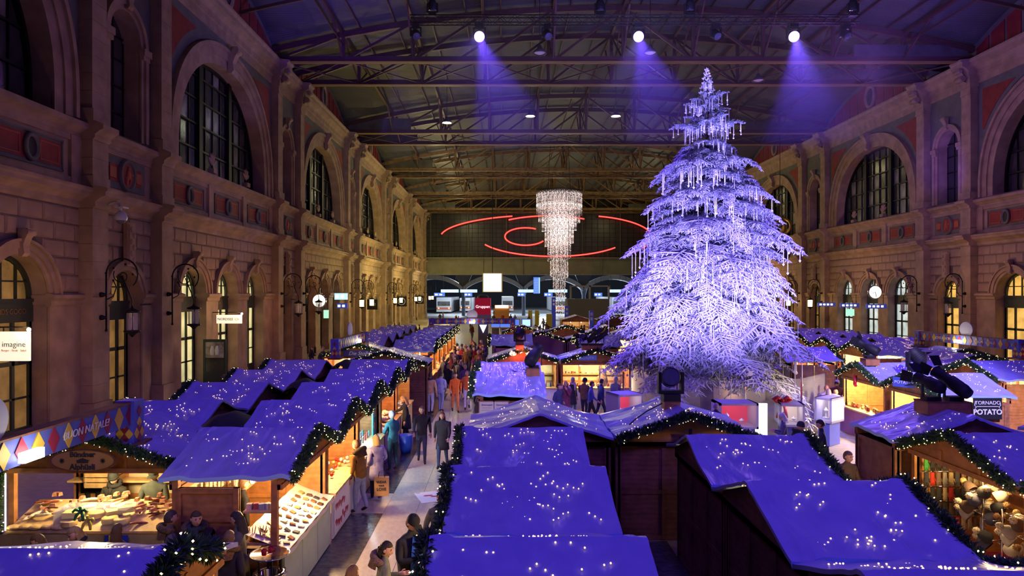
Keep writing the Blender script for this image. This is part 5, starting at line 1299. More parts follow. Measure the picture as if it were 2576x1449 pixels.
# dome camera on the nearest pilaster
o = empty('security_camera', (-15.75, 26.9, 8.75)); tag(o, 'white dome camera on an arm at the near pilaster', 'camera')
MB().tube([(-.05, 0, 0), (.25, 0, .12), (.5, 0, .05), (.55, 0, -.25)], .05, 8).build('arm', ['lilac'], o); m_ = MB(); m_.lathe([(.06, -.1), (.2, -.22), (.24, -.4), (.2, -.5)], 14, (.55, 0, -.1)); m_.build('housing', ['lilac'], o)
MB().sphere((.55, 0, -.6), (.17, .17, .13), 12, 8).build('dome', ['lens'], o); MB().box(.4, .75, -.2, .2, -.12, -.06).build('tray', ['lilac'], o)
# ------------------------------------------------------------------ stage lamps on the stall roofs
def profile_spot(loc, aim, label, barn=True, lit=False, L=.6, r=.13):
    e = empty('stage_spotlight', loc); tag(e, label, 'stage lamp', 'stage lamps on stall roofs')
    MB().box(-.16, .16, -.12, .12, -.02, .06).build('base', ['black'], e)
    for sx in (-1, 1): MB().box(sx * (r + .05) - .015, sx * (r + .05) + .015, -.03, .03, .05, .34).build('yoke_arm', ['black'], e)
    d = (Vector(aim) - Vector(loc)).normalized(); q = d.to_track_quat('Z', 'Y').to_matrix(); c = Vector((0, 0, .34))
    b = MB().lathe([(0, -L * .45), (r * .8, -L * .45), (r, -L * .3), (r, .1), (r * .82, .14), (r * .82, L * .5), (r * .95, L * .55)], 16, c, 0, True, 1, 1, q).build('barrel', ['black'], e)
    MB().lathe([(0, L * .5), (r * .8, L * .5)], 16, c, 0, True, 1, 1, q).build('lens', ['lens_on' if lit else 'lens'], b)
    if barn:
        for k in range(4):
            a = k * PI / 2; u = q @ Vector((math.cos(a), math.sin(a), 0)); v = q @ Vector((-math.sin(a), math.cos(a), 0)); p = c + u * r + d * L * .55; w_ = r * .8
            t = p + u * r * .9 + d * r * 1.3
            MB().add([p - v * w_, p + v * w_, t + v * w_ * 1.2, t - v * w_ * 1.2, p - v * w_ + u * .01, p + v * w_ + u * .01, t + v * w_ * 1.2 + u * .01, t - v * w_ * 1.2 + u * .01], [(0, 1, 2, 3), (7, 6, 5, 4), (0, 4, 5, 1), (1, 5, 6, 2), (2, 6, 7, 3), (3, 7, 4, 0)]).build('barn_door', ['black'], b)
    return e
def crate(x, y_, zz, sx, sy, sz, label):
    o = empty('lamp_platform', (x, y_, zz)); tag(o, label, 'platform', 'wooden lamp platforms on stall roofs')
    for k in range(2): MB().box(-sx / 2, sx / 2, -sy / 2 + k * (sy - .03), -sy / 2 + .03 + k * (sy - .03), 0, sz).build('board', ['wood'], o)
    for k in range(2): MB().box(-sx / 2 + k * (sx - .03), -sx / 2 + .03 + k * (sx - .03), -sy / 2 + .03, sy / 2 - .03, 0, sz).build('board', ['wood'], o)
    MB().box(-sx / 2 - .01, sx / 2 + .01, -sy / 2 - .01, sy / 2 + .01, sz, sz + .02).build('top_board', ['woodd'], o)
def tree_aim(x): return (TREE.x, TREE.y, 7)
crate(3.82, 15.4, 2.6, .36, .36, .22, 'small brown platform under the moving-head lamp'); moving_head((3.82, 15.4, 2.84), (1.5, 3, 5.2), 'round black moving-head lamp on the double gable', False, True, .95, 'stage lamps on stall roofs')
crate(.95, 21.5, 2.62, .42, .4, .26, 'brown platform on the cable-loop roof'); profile_spot((.98, 21.5, 2.92), (6, 28, 9), 'big dark stage spotlight tilted toward the tree, on the poster stall', False, L=.75, r=.2)
crate(.75, 30.3, 2.7, .35, .35, .22, 'brown platform below the red light'); moving_head((.75, 30.3, 2.95), (3, 33, 8), 'violet-edged lamp in front of the red glow', False, True, .9, 'stage lamps on stall roofs')
crate(4.0, 30.4, 2.7, .9, .35, .2, 'brown platform holding the barn-door lamps')
for i, x in enumerate((3.65, 4.0, 4.35)): profile_spot((x, 30.35, 2.94), [(0, 20, 5), (7, 27, 8), (9, 30, 6)][i], 'stage lamp with barn doors above the Nordic goods, %s one' % ORD[i], True)
crate(9.75, 15.0, 2.62, .95, .5, .26, 'long brown platform with two dark stage lamps')
profile_spot((9.5, 15.0, 2.93), (7, 27, 6), 'long dark stage lamp pointing at the tree, lower one on the platform', True, L=.7, r=.14); profile_spot((10.0, 15.0, 2.93), (6.8, 25, 8.5), 'long dark stage lamp pointing at the tree, upper one on the platform', True, L=.9, r=.15)
crate(13.2, 24.3, 2.68, .5, .4, .22, 'brown platform on the frosted gable stall'); profile_spot((13.2, 24.3, 2.95), (9, 28, 6), 'dark stage lamp on the frosted gable stall', True, L=.75, r=.17)
crate(14.0, 22.9, 2.35, .4, .4, .22, 'brown platform in the valley of the potato stall'); moving_head((14.0, 22.9, 2.6), (10, 26, 8), 'lamp with bright violet lens beside the potato stall', False, True, 1.0, 'stage lamps on stall roofs')
# red glow board under the violet-edged lamp
m_ = MB()
for k in range(2): m_.sphere((.45 + .75 * k, 30.2, 2.55), (.16, .06, .1), 10, 7)
o = m_.build('red_lamp', [mat('red_lamp_glow', (1, .3, .2), .4, emit=(1, .22, .14), es=9)]); tag(o, 'pair of glowing red lamps on the gable of the bottle stall', 'lamp'); light('red_lamp_light', 'POINT', (.9, 29.9, 2.6), 30, (1, .15, .08), .1)
# ------------------------------------------------------------------ far end of the hall
def far_box(name, px0, px1, py0, py1, d, dep, m, label, cat, group=None, floor_=False):
    a = at(px0, py0, d); b = at(px1, py1, d)
    o = MB().box(a.x, b.x, d, d + dep, 0 if floor_ else b.z, a.z).build(name, [m]); tag(o, label, cat, group); return o
ck = empty('station_clock', at(1239, 711, 112.9)); tag(ck, 'large square white station clock over the gate', 'clock'); r_ = 1.48
MB().box(-r_ - .18, r_ + .18, -.5, .5, -r_ - .12, r_ + .12).build('case', [mat('clock_case', (.5, .46, .3), .5)], ck); MB().box(-r_, r_, -.56, -.5, -r_, r_).build('dial', ['clockface'], ck)
MB().beam((0, -.6, 0), (-.75, -.6, -.2), .1, .03).build('minute_hand', ['ink'], ck); MB().beam((0, -.6, 0), (.3, -.6, .05), .1, .03).build('hour_hand', ['ink'], ck); MB().box(-.06, .06, -.05, .05, r_, 24 - ck.location.z).build('rod', ['iron'], ck)
gp = at(1215, 770, 62); o = empty('information_pillar', (gp.x, 62, 0)); tag(o, 'red cube sign with white lettering on a pillar in the aisle', 'sign')
MB().box(-.72, .72, -.72, .72, 3.28, 4.75).build('sign_cube', [mat('crimson_sign', (.34, .005, .03), .4, emit=(.5, .01, .04), es=.35)], o); MB().box(-.74, .74, -.74, .74, 2.7, 3.26).build('base_band', ['lilac'], o); MB().box(-.4, .4, -.4, .4, 0, 2.7).build('pillar', ['sheet_d'], o)
MB().lathe([(.55, 4.76), (.5, 4.95), (.35, 5.05), (0, 5.08)], 16).build('cap', ['sheet_d'], o); text('lettering', 'Gruppen', .36, mat('sign_white', (1, 1, 1), .5, emit=(.9, .95, 1), es=1.6), o, (0, -.74, 3.98), (PI / 2, 0, 0))
for k, (a, b) in enumerate(((1108, 1153), (1157, 1200), (1304, 1347), (1380, 1428), (1533, 1567), (1572, 1600))):
    p = at((a + b) / 2, 732, 140); sign_box(p.x, 140.9, p.z, (b - a) * 140 / FPX, .62, 'paleblue', 'pale blue light box over the platforms, %s from the arcade' % ORD[k], marks=3, group='platform light boxes', hang=3.5)
for k, (a, b) in enumerate(((1092, 1119), (1168, 1188), (1302, 1321), (1369, 1390), (1495, 1515))):
    p = at((a + b) / 2, 741, 146); sign_box(p.x, 146, p.z, (b - a) * 146 / FPX, .75, 'midblue', 'small blue departure screen over the platforms, %s from the arcade' % ORD[k], marks=2, group='departure screens', hang=8.4)
p = at(1350, 718, 140.6); o = MB().box(-.65, .65, -.3, .3, -1.7, 1.7).build('departure_board', ['midblue'], None, p); tag(o, 'tall blue departure board hanging by the chandelier', 'board')
for k in range(9): MB().box(-.55, .35, -.33, -.3, -1.5 + k * .34, -1.36 + k * .34).build('text_row', [mat('board_text', (.3, .5, 1), .5, emit=(.3, .5, 1), es=.8)], o)
MB().box(-.03, .03, -.03, .03, 1.7, 3.2).build('rod', ['iron'], o); MB().box(.45, .65, -.33, -.3, -1.6, 1.6).build('light_strip', ['paleblue'], o)
far_box('kiosk', 1428, 1533, 752, 830, 100, 4, mat('grey_kiosk_cladding', (.11, .11, .105), .6), 'plain grey panelled kiosk block by the escalators', 'kiosk', None, True)
for k in range(5):
    x = at(1428 + k * 26, 752, 99.9).x; 
m_ = MB(); a = at(1436, 718, 100); b = at(1532, 752, 100)
for x in (a.x, (a.x + b.x) / 2, b.x): m_.box(x - .12, x + .12, 100, 100.3, b.z, a.z)
m_.box(a.x, b.x, 100, 100.4, a.z - .2, a.z); o = m_.build('steel_frame', [mat('grey_frame', (.25, .25, .24), .5)]); tag(o, 'open steel frame standing on the grey kiosk', 'frame')
def platform_train(px0, px1, d, zt, label):
    a = at(px0, 760, d); b = at(px1, 760, d); o = empty('train', ((a.x + b.x) / 2, d, 0)); tag(o, label, 'train', 'trains at the platforms'); w_ = max(2.8, abs(b.x - a.x))
    MB().box(-w_ / 2, w_ / 2, 0, 30, .4, zt).build('carriage', [mat('train_body', (.42, .43, .45), .35, .3)], o); MB().box(-w_ / 2 + .3, w_ / 2 - .3, -.06, 0, 1.9, 3.0).build('windscreen', ['glass_d'], o)
    MB().box(-w_ / 2, w_ / 2, -.05, 0, 1.0, 1.5).build('red_band', ['redl'], o)
    for k in (-1, 1): MB().sphere((k * w_ * .35, -.08, 1.3), .16, 8, 6).build('headlamp', [mat('tail_light', (1, .3, .1), .4, emit=(1, .35, .1), es=6)], o)
platform_train(1098, 1135, 168, 4.0, 'grey train at the arcade-side platform'); platform_train(1160, 1180, 176, 3.8, 'grey train behind the red cube sign'); platform_train(1262, 1292, 178, 4.1, 'train with red tail lights by the clock'); platform_train(1395, 1425, 170, 4.0, 'train behind the foot of the chandelier'); platform_train(1540, 1570, 172, 4.0, 'train beside the tree boughs')
o = far_box('snack_kiosk', 1244, 1281, 768, 800, 122, 3, mat('kiosk_orange', (.6, .25, .08), .5), 'orange snack kiosk under the station clock', 'kiosk', None, True)
a = at(1246, 768, 121.9); b = at(1279, 775, 121.9); MB().box(a.x, b.x, 121.8, 122, b.z, a.z).build('light_band', [mat('warm_light_band', (1, .9, .7), .5, emit=(1, .85, .6), es=2.2)], o)
for k, (px, w_, py0, py1, d, m) in enumerate(((1334, 10, 781, 798, 110, 'hy'), (1351, 10, 781, 798, 110, 'hy'), (1382, 14, 790, 812, 88, 'hy'))):
    far_box('ticket_machine', px - w_ / 2, px + w_ / 2, py0, py1, d, .8, mat('ticket_yellow', (.5, .4, .03), .5), 'yellow ticket machine, %s along the gate' % ORD[k], 'ticket machine', 'ticket machines', True)
for k, (px, py0, d) in enumerate(((1393, 748, 92), (1426, 770, 84), (1488, 782, 70))):
    o = far_box('information_column', px - 5, px + 5, py0, 830, d, .5, mat('deep_blue_column', (.02, .03, .22), .4, emit=(.04, .05, .4), es=.3), 'deep blue information column, %s from the chandelier' % ORD[k], 'column sign', 'blue information columns', True)
    q = at(px, py0 + 8, d - .02)
    for j in range(2): MB().box(q.x - .12, q.x + .12, d - .03, d, q.z - .15 - .5 * j, q.z + .15 - .5 * j).build('pictogram', ['white'], o)
for k, (px0, px1, py0, py1, d, m) in enumerate(((1236, 1257, 812, 823, 56, 'midblue'), (1258, 1283, 812, 823, 56, 'midblue'), (1290, 1306, 804, 818, 57, 'midblue'), (1314, 1334, 804, 820, 57, 'paleblue'))):
    a = at(px0, py0, d); b = at(px1, py1, d); o = MB().box(a.x, b.x, d, d + .1, b.z, a.z).build('info_screen', [m]); MB().box(a.x - .06, b.x + .06, d + .02, d + .14, b.z - .08, a.z + .06).build('screen_frame', [mat('yellow_frame', (.7, .6, .03), .5) if k < 3 else 'blue_sign'], o); MB().box((a.x + b.x) / 2 - .3, (a.x + b.x) / 2 + .3, d + .03, d + .12, 0, b.z).build('stand', ['sheet_d'], o)
    tag(o, 'bright screen in a %s frame, %s along the far barrier' % ('yellow' if k < 3 else 'blue', ORD[k]), 'screen', 'information screens')
o = far_box('light_poster', 1203, 1228, 815, 842, 57.5, .3, mat('poster_stand', (.03, .03, .1), .4), 'illuminated poster pillar with white wedge picture', 'poster', None, True); a = at(1206, 817, 57.4); b = at(1225, 838, 57.4)
MB().prism([(a.x, a.z), (b.x, a.z), ((a.x + b.x) / 2, b.z)], 'y', 57.35, 57.45).build('picture', [mat('poster_white', (1, 1, 1), .5, emit=(.9, .95, 1), es=1.5)], o)
# glass escalator balustrades, luggage trolleys
for k in range(3):
    a = at(1352 + 18 * k, 830, 64 + k * 4); o = empty('escalator', (a.x, 64 + k * 4, 0)); tag(o, 'glass-sided escalator at the far end, %s from the walkway' % ORD[k], 'escalator', 'escalators')
    MB().prism([(-1.0, .0), (1.0, .0), (1.0, 1.0), (-1.0, 2.0)], 'y', -.02, .02).build('glass_side', ['pane'], o); MB().beam((-1, 0, 2.0), (1, 0, 1.0), .08, .08).build('handrail', ['black'], o); MB().box(-1, 1, .1, 1.0, 0, .4).build('truss_body', ['sheet_d'], o)
# bistro tables, cups, floor sticker
def bistro(x, y_, label, s_=1.0, bin_=True):
    o = empty('bistro_table', (x, y_, 0)); tag(o, label, 'table', 'steel standing tables')
    MB().lathe([(0, 1.08), (.30, 1.08), (.315, 1.10), (.315, 1.115), (.30, 1.10), (0, 1.095)], 28).build('tray_top', ['chrome'], o)
    for k in range(4): a = k * PI / 2 + .5; MB().tube([(.17 * math.cos(a), .17 * math.sin(a), .82), (.17 * math.cos(a), .17 * math.sin(a), 1.08)], .02, 6).build('prop', ['black'], o)
    MB().lathe([(.26, .0), (.27, .1), (.25, .15), (.25, .72), (.27, .78), (.25, .83), (.15, .8), (.15, .6), (0, .6)], 28).build('bin_body', ['chrome'], o)
    return o
bistro(-3.74, 10.85, 'chrome standing table with built-in bin and red mugs, by the wallet stall'); bistro(8.0, 16.9, 'chrome standing table with red mugs in the right aisle')
M['mug'] = mat('red_mug', (.42, .01, .015), .3)
def mug(x, y_, zz, label):
    o = empty('mug', (x, y_, zz)); tag(o, label, 'mug', 'red mugs'); MB().lathe([(.0, 0), (.035, 0), (.04, .01), (.042, .095), (.037, .095), (.035, .02), (0, .015)], 14).build('cup', ['mug'], o)
    MB().tube([(.04, 0, .08), (.07, 0, .07), (.07, 0, .03), (.04, 0, .02)], .008, 6).build('handle', ['mug'], o)
mug(-3.80, 10.75, 1.115, 'red mug nearest the rim on the bin table'); mug(-3.73, 10.86, 1.115, 'red mug behind the first on the bin table')
for k in range(4): mug(7.88 + .08 * k, 16.85 + .1 * (k % 2), 1.115, 'red mug on the right aisle table, %s along' % ORD[k])
o = MB().lathe([(0, 0), (.03, 0), (.03, .22), (.02, .25), (0, .25)], 10).build('thermos', ['chrome'], None, (8.08, 16.95, 1.115)); tag(o, 'small steel flask between red mugs', 'flask')
o = MB().box(-.36, .36, -.45, .45, .004, .008).build('floor_sticker', [mat('sticker_white', (.82, .78, .76), .5)], None, (-1.85, 17.5, 0), .35); tag(o, 'white floor sticker with red ribbon print on the walkway', 'sticker')
for k in range(5): MB().sphere((-.1 + .08 * k, .12 - .06 * k + .05 * (k % 2), .009), (.09, .05, .002), 8, 4).build('print', ['ribbon'], o)
for k in (-1, 1): MB().box(k * .26 - .05, k * .26 + .05, -.4 * k - .01, -.4 * k + .01, .008, .01).build('print_line', ['ink'], o)
# ------------------------------------------------------------------ people
SKIN = mat('skin', (.62, .36, .25), .55); EYE = mat('eye_dark', (.02, .015, .015), .4); LIP = mat('lips', (.48, .16, .14), .5)
def cloth(c): return mat('cloth_%d_%d_%d' % tuple(int(x * 255) for x in c), c, .85, var=.15, scale=8, bump=.35, bscale=14)
def leather(c): return mat('shoe_%d_%d_%d' % tuple(int(x * 255) for x in c), c, .5)
def hairm(c): return mat('hair_%d_%d_%d' % tuple(int(x * 255) for x in c), c, .5, bump=.6, bscale=60)
FUR = lambda c: mat('fur_%d_%d_%d' % tuple(int(x * 255) for x in c), c, .95, var=.4, scale=40, bump=1.0, bscale=90)
V3 = Vector
POSES = {}
def make_pose(name, armL, armR, stride=0.0, lean=0.0, headp=0.0, heady=0.0, bulk=1.0, bend=0.0):
    """arms: (elbow, wrist) offsets in body space; front is -y. returns mesh + head matrix"""
    vs, ed, rad, bone = [], [], [], []
    def v(p, r): vs.append(p); rad.append(r if isinstance(r, tuple) else (r, r)); return len(vs) - 1
    def e(a, b, mi): ed.append((a, b)); bone.append(mi)
    L = lean
    pel = v((0, 0, .93), (.155 * bulk, .125 * bulk)); sp = v((0, -.10 * L, 1.12), (.15 * bulk, .115 * bulk)); chs = v((0, -.25 * L, 1.33), (.165 * bulk, .12 * bulk)); nk = v((0, -.36 * L, 1.47), .062); hd = v((0, -.44 * L - .01, 1.56), .055)
    e(pel, sp, 1); e(sp, chs, 1); e(chs, nk, 1); e(nk, hd, 0)
    hands = []
    for s_, (el, wr) in ((-1, armL), (1, armR)):
        sh = v((s_ * .185 * bulk ** .5, -.26 * L, 1.385), .072 * bulk ** .5); c1 = v((s_ * el[0], el[1] - .2 * L, el[2]), .054 * bulk ** .5); w1 = v((s_ * wr[0], wr[1] - .2 * L, wr[2]), .036)
        e(chs, sh, 1); e(sh, c1, 1); e(c1, w1, 1); hands.append((s_, V3(vs[c1]), V3(vs[w1])))
    for s_ in (-1, 1):
        st = stride * s_
        h = v((s_ * .088, 0, .86), .098 * bulk ** .4); k = v((s_ * .095, -.20 * st - .02 * abs(stride) - .03, .49), .066); 
        back = st < 0
        an = v((s_ * .095, -.34 * st + (.06 if back else 0), .09 + (.06 if back else 0)), .045); to = v((s_ * .105, -.34 * st - .15 + (.04 if back else 0), .045 + (.0 if back else .0)), .038)
        e(pel, h, 2); e(h, k, 2); e(k, an, 2); e(an, to, 3)
    me = bpy.data.meshes.new('skel'); me.from_pydata(vs, ed, []); ob = bpy.data.objects.new('skel', me); COL.objects.link(ob)
    ob.modifiers.new('s', 'SKIN'); ob.modifiers.new('d', 'SUBSURF').levels = 1; ob.modifiers['d'].render_levels = 1
    for i, d in enumerate(me.skin_vertices[0].data): d.radius = rad[i]; d.use_root = (i == 0)
    dg = bpy.context.evaluated_depsgraph_get(); ev = ob.evaluated_get(dg); src = bpy.data.meshes.new_from_object(ev)
    bpy.data.objects.remove(ob)
    mb = MB(); pv = [tuple(x.co) for x in src.vertices]; segs = [(V3(vs[a]), V3(vs[b]), m) for (a, b), m in zip(ed, bone)]
    mb.v = pv
    for p in src.polygons:
        c = V3(p.center); best = (9, 1)
        for a, b, m in segs:
            d = b - a; t = max(0, min(1, (c - a).dot(d) / d.length_squared)); q = (c - a - d * t).length - (.04 if m == 1 else 0)
            if q < best[0]: best = (q, m)
        mb.f.append(tuple(p.vertices)); mb.m.append(best[1]); mb.s.append(True)
    bpy.data.meshes.remove(src)
    # hands: palm, four fingers of different lengths, thumb from the side of the palm
    for s_, el, w1 in hands:
        d = (w1 - el).normalized(); fwd = V3((0, -1, 0)); side = d.cross(fwd); side = side.normalized() if side.length > .2 else V3((1, 0, 0)); nrm = side.cross(d).normalized()
        p0 = w1; p1 = w1 + d * .085
        mb.tube([p0 - d * .02, p0 + d * .03, p1], [.03, .036, .034], 8, 0)
        for k, fl in enumerate((.062, .075, .07, .055)):
            b0 = p1 + side * (.027 - .018 * k); b1 = b0 + d * fl * .5 + nrm * .004; b2 = b1 + (d * .7 + nrm * .7).normalized() * fl * .5
            mb.tube([b0 - d * .02, b0, b1, b2], [.009, .009, .0085, .006], 6, 0)
        t0 = p0 + d * .02 + side * .028; mb.tube([t0, t0 + (side * .8 + d * .6) * .035 + nrm * .01, t0 + (side * .5 + d) * .055 + nrm * .02], [.011, .010, .007], 6, 0)
    # head
    hm = Matrix.Translation((0, -.46 * L - .02, 1.625)) @ Matrix.Rotation(heady, 4, 'Z') @ Matrix.Rotation(headp, 4, 'X')
    hv = []; nu, nv = 18, 14
    for i in range(nv + 1):
        ph = PI * i / nv
        for j in range(nu):
            th = 2 * PI * j / nu; x = math.sin(ph) * math.cos(th); y_ = math.sin(ph) * math.sin(th); zz = math.cos(ph)
            f = max(0, -y_)
            wx = .077 * (1 - .22 * max(0, -zz) ** 1.2 * (.4 + .6 * f)); wy = .098
            p = V3((x * wx, y_ * wy, zz * .118))
            if f > .55:
                ax = abs(p.x)
                if ax < .017 and -.045 < p.z < .018: p.y -= .022 * (1 - ax / .017) * (1 - abs(p.z + .022) / .045)      # nose
                if .018 < ax < .045 and .0 < p.z < .035: p.y += .008                                                     # eye sockets
                if ax < .03 and p.z < -.075: p.y -= .006                                                                  # chin
            hv.append(hm @ p)
    fs = [(i * nu + j, (i + 1) * nu + j, (i + 1) * nu + (j + 1) % nu, i * nu + (j + 1) % nu) for i in range(nv) for j in range(nu)]
    mb.add(hv, fs, 0, True)
    nose = MB(); nose.sphere((0, -.100, -.022), (.013, .018, .022), 8, 6)
    mb.add([hm @ V3(p) for p in nose.v], nose.f, 0, True)
    for s_ in (-1, 1):
        q = MB(); q.sphere((s_ * .03, -.083, .016), (.012, .008, .007), 8, 6); mb.add([hm @ V3(p) for p in q.v], q.f, 4, True)
        q = MB(); q.obox((s_ * .031, -.088, .036), (.032, .008, .006)); mb.add([hm @ V3(p) for p in q.v], q.f, 4)
        q = MB(); q.sphere((s_ * .078, .005, .0), (.012, .022, .032), 8, 6); mb.add([hm @ V3(p) for p in q.v], q.f, 0, True)
    q = MB(); q.sphere((0, -.088, -.058), (.022, .010, .007), 8, 6); mb.add([hm @ V3(p) for p in q.v], q.f, 5, True)
    body = mb.mesh('person_' + name, [SKIN, cloth((.05, .05, .06)), cloth((.04, .05, .09)), leather((.03, .025, .02)), EYE, LIP])
    POSES[name] = (body, hm, lean)
DN = ((.25, .02, 1.12), (.27, -.03, .86)); HOLD = ((.25, -.06, 1.12), (.09, -.28, 1.18)); REACH = ((.24, -.18, 1.2), (.20, -.42, 1.15)); POCK = ((.29, .06, 1.12), (.20, -.10, .98)); SWF = ((.24, -.08, 1.12), (.23, -.26, .96)); SWB = ((.25, .12, 1.13), (.27, .12, .88)); UP = ((.24, -.14, 1.16), (.12, -.2, 1.42))
make_pose('stand', DN, DN, .12); make_pose('stand_bulky', POCK, POCK, .15, .0, .1, .2, 1.18); make_pose('walk', SWF, SWB, .62, .08); make_pose('walk2', SWB, SWF, -.55, .08, .1, .15, 1.1)
make_pose('hold', HOLD, HOLD, .08, .1, .4); make_pose('reach', REACH, DN, .2, .22, .35, 0, 1.12); make_pose('look', POCK, HOLD, .15, .05, .25, -.5, 1.12); make_pose('drink', DN, UP, .1, 0, -.15, .3, 1.1); make_pose('paper', HOLD, ((.27, .0, 1.12), (.24, -.2, .9)), .1, .12, .55, .1, 1.2)
# hair, hats, hoods (head space, origin at head centre)
def hair_mesh(kind, seed=0):
    m_ = MB(); rr = random.Random(seed); nu, nv = 22, 12
    def pt(a, b):
        ph = PI * .66 * b; th = 2 * PI * a; x, y_, zz = math.sin(ph) * math.cos(th), math.sin(ph) * math.sin(th), math.cos(ph)
        k = 1.0
        if y_ < -.2 and zz < .45: k = .82
        return (x * .088 * k, y_ * .110 * k + .006, zz * .128 * (1 if k == 1 else 1.0) + .006)
    m_.grid(pt, nu, nv)
    if kind == 'long':
        def curtain(a, b):
            th = PI * (.03 + .94 * a); r = .092 + .022 * b - .02 * max(0, b - .6)
            return (math.cos(th) * r * (1 + .04 * math.sin(20 * a)), .02 + math.sin(th) * (r + .02) * (1 + .05 * math.sin(17 * a)), -.0 - .26 * b)
        m_.grid(curtain, 20, 6)
        m_.grid(lambda a, b: tuple(V3(curtain(a, b)) * .93), 20, 6)
    if kind == 'bun': m_.sphere((0, .11, .05), .05, 10, 8)
    if kind == 'mid':
        m_.grid(lambda a, b: (math.cos(PI * (-.12 + 1.24 * a)) * (.092 + .012 * b), .015 + math.sin(PI * (-.12 + 1.24 * a)) * (.108 + .008 * b), .0 - .15 * b), 20, 5)
    return m_
HAIR = {k: hair_mesh(k) for k in ('short', 'long', 'bun', 'mid')}
bm = MB(); bm.lathe([(.096, .01), (.10, .03), (.097, .07), (.085, .115), (.05, .15), (.0, .158)], 20, (0, 0, .0), 0, True, .92, 1.1); bm.lathe([(.099, .0), (.106, .015), (.106, .045), (.099, .055)], 20, (0, 0, 0), 0, True, .92, 1.1); HAIR['beanie'] = bm
cp = MB(); cp.lathe([(.094, .02), (.096, .05), (.085, .10), (.05, .135), (0, .142)], 20, (0, .004, 0), 0, True, .93, 1.12); cp.grid(lambda a, b: ((a - .5) * .16 * (1 - .25 * b), -.095 - .085 * b, .035 - .018 * b + .02 * math.cos(PI * (a - .5))), 8, 4); cp.sphere((0, 0, .143), .01, 6, 5); HAIR['cap'] = cp
fh = MB(); fh.tube([(math.cos(t) * .16, .04 + math.sin(t) * .13, -.155 + .035 * math.sin(t)) for t in np.linspace(-.55, PI + .55, 15)], [.03] + [.055] * 13 + [.03], 9); fh.grid(lambda a, b: (math.cos(PI * a) * .16 * (1 - .3 * b), .06 + math.sin(PI * a) * (.14 + .02 * b), -.15 - .16 * b), 12, 4); HAIR['furhood'] = fh
sc_ = MB(); sc_.tube([(math.cos(t) * .105, .005 + math.sin(t) * .10, -.14 + .01 * math.sin(3 * t)) for t in np.linspace(0, 2 * PI, 17)], .042, 8, 0, False); sc_.tube([(-.03, -.11, -.15), (-.05, -.15, -.25), (-.06, -.16, -.42)], [.035, .04, .03], 7); HAIR['scarf'] = sc_
HAIRME = {}
hem = MB(); hem.lathe([(.165, 1.05), (.185, .9), (.20, .75), (.215, .58), (.205, .58), (.18, .85)], 20, (0, 0, 0), 0, True, 1.0, .82); HEM = hem
def hmesh(kind, material):
    k = (kind, material.name)
    if k not in HAIRME: HAIRME[k] = HAIR[kind].mesh(kind, [material])
    return HAIRME[k]
HNAME = {'short': 'hair', 'long': 'hair', 'bun': 'hair', 'mid': 'hair', 'beanie': 'beanie', 'cap': 'cap', 'furhood': 'fur_hood', 'scarf': 'scarf'}
def person(pose, x, y_, rz, h, jacket, trousers, label, extras=(('short', (.06, .04, .03)),), coat=False, shoes=(.03, .025, .02), zb=0.0, group=None):
    body, hm, lean = POSES[pose]; o = link('person', body, None, (x, y_, zb), rz); s_ = h / 1.745; o.scale = (s_, s_, s_)
    tag(o, label, 'person', group)
    for i, m in ((1, cloth(jacket)), (2, cloth(trousers)), (3, leather(shoes))): o.material_slots[i].link = 'OBJECT'; o.material_slots[i].material = m
    for kind, c in extras:
        m = FUR(c) if kind == 'furhood' else (hairm(c) if kind in ('short', 'long', 'bun', 'mid') else cloth(c))
        q = link(HNAME[kind], hmesh(kind, m), o); q.matrix_local = hm
    if coat:
        k = ('hem', cloth(jacket).name)
        if k not in HAIRME: HAIRME[k] = HEM.mesh('coat_hem', [cloth(jacket)])
        q = link('coat_hem', HAIRME[k], o)
    return o
BK = (.02, .02, .024); NV = (.025, .03, .075); JN = (.10, .14, .26); JL = (.28, .33, .45); DB = (.06, .035, .02); BR = (.16, .08, .035); BL = (.45, .30, .13); GY = (.45, .42, .42)
P = person
P('paper', -1.46, 10.55, .8, 1.84, (.022, .024, .026), (.07, .075, .08), 'man in black jacket and cap reading a slip of paper', (('short', DB), ('cap', (.015, .016, .018))))
blue = MB().grid(lambda a, b: ((a - .5) * .24 * (1 - .2 * b), -.168 - .035 * math.cos(PI * (a - .5)) - .035 * b, .92 + .56 * b), 8, 8); 
oo = bpy.data.objects['person']; link('blue_shirt_front', blue.mesh('blue_shirt_front', [cloth((.02, .10, .55))]), oo)
P('look', -1.74, 9.85, 1.95, 1.66, (.20, .22, .13), (.03, .03, .04), 'woman in olive parka with fur hood, dark wavy hair', (('long', (.02, .014, .012)), ('furhood', (.22, .13, .10))), True)
P('walk', -2.02, 8.95, 2.8, 1.66, (.16, .05, .04), BK, 'brown-haired person whose head just shows at the lower edge', (('mid', BR),))
P('walk2', -1.12, 12.2, .4, 1.72, (.06, .07, .08), JN, 'person in jeans hurrying past the garland edge', (('short', DB),))
P('reach', -3.42, 16.2, -2.0, 1.74, (.22, .11, .015), JL, 'man in mustard coat with fur collar at the ornament counter', (('short', BR), ('furhood', (.06, .035, .02))))
P('stand_bulky', -3.22, 17.2, -2.3, 1.66, (.36, .33, .50), BK, 'woman in pale lilac quilted coat carrying a shopping bag', (('mid', BL),), True, (.3, .3, .32))
P('hold', -3.25, 20.0, -2.3, 1.78, (.04, .16, .18), (.02, .05, .06), 'man in teal jacket looking at the gift cards', (('short', GY),), False, (.2, .1, .05))
P('reach', -3.35, 23.5, -1.4, 1.70, (.03, .04, .05), BK, 'blonde woman in dark quilted coat with grey handbag', (('long', BL),), True)
P('walk', -2.52, 21.0, .1, 1.76, (.03, .03, .035), (.05, .06, .10), 'walking person in black jacket and dark jeans, left of a couple', (('short', BR),))
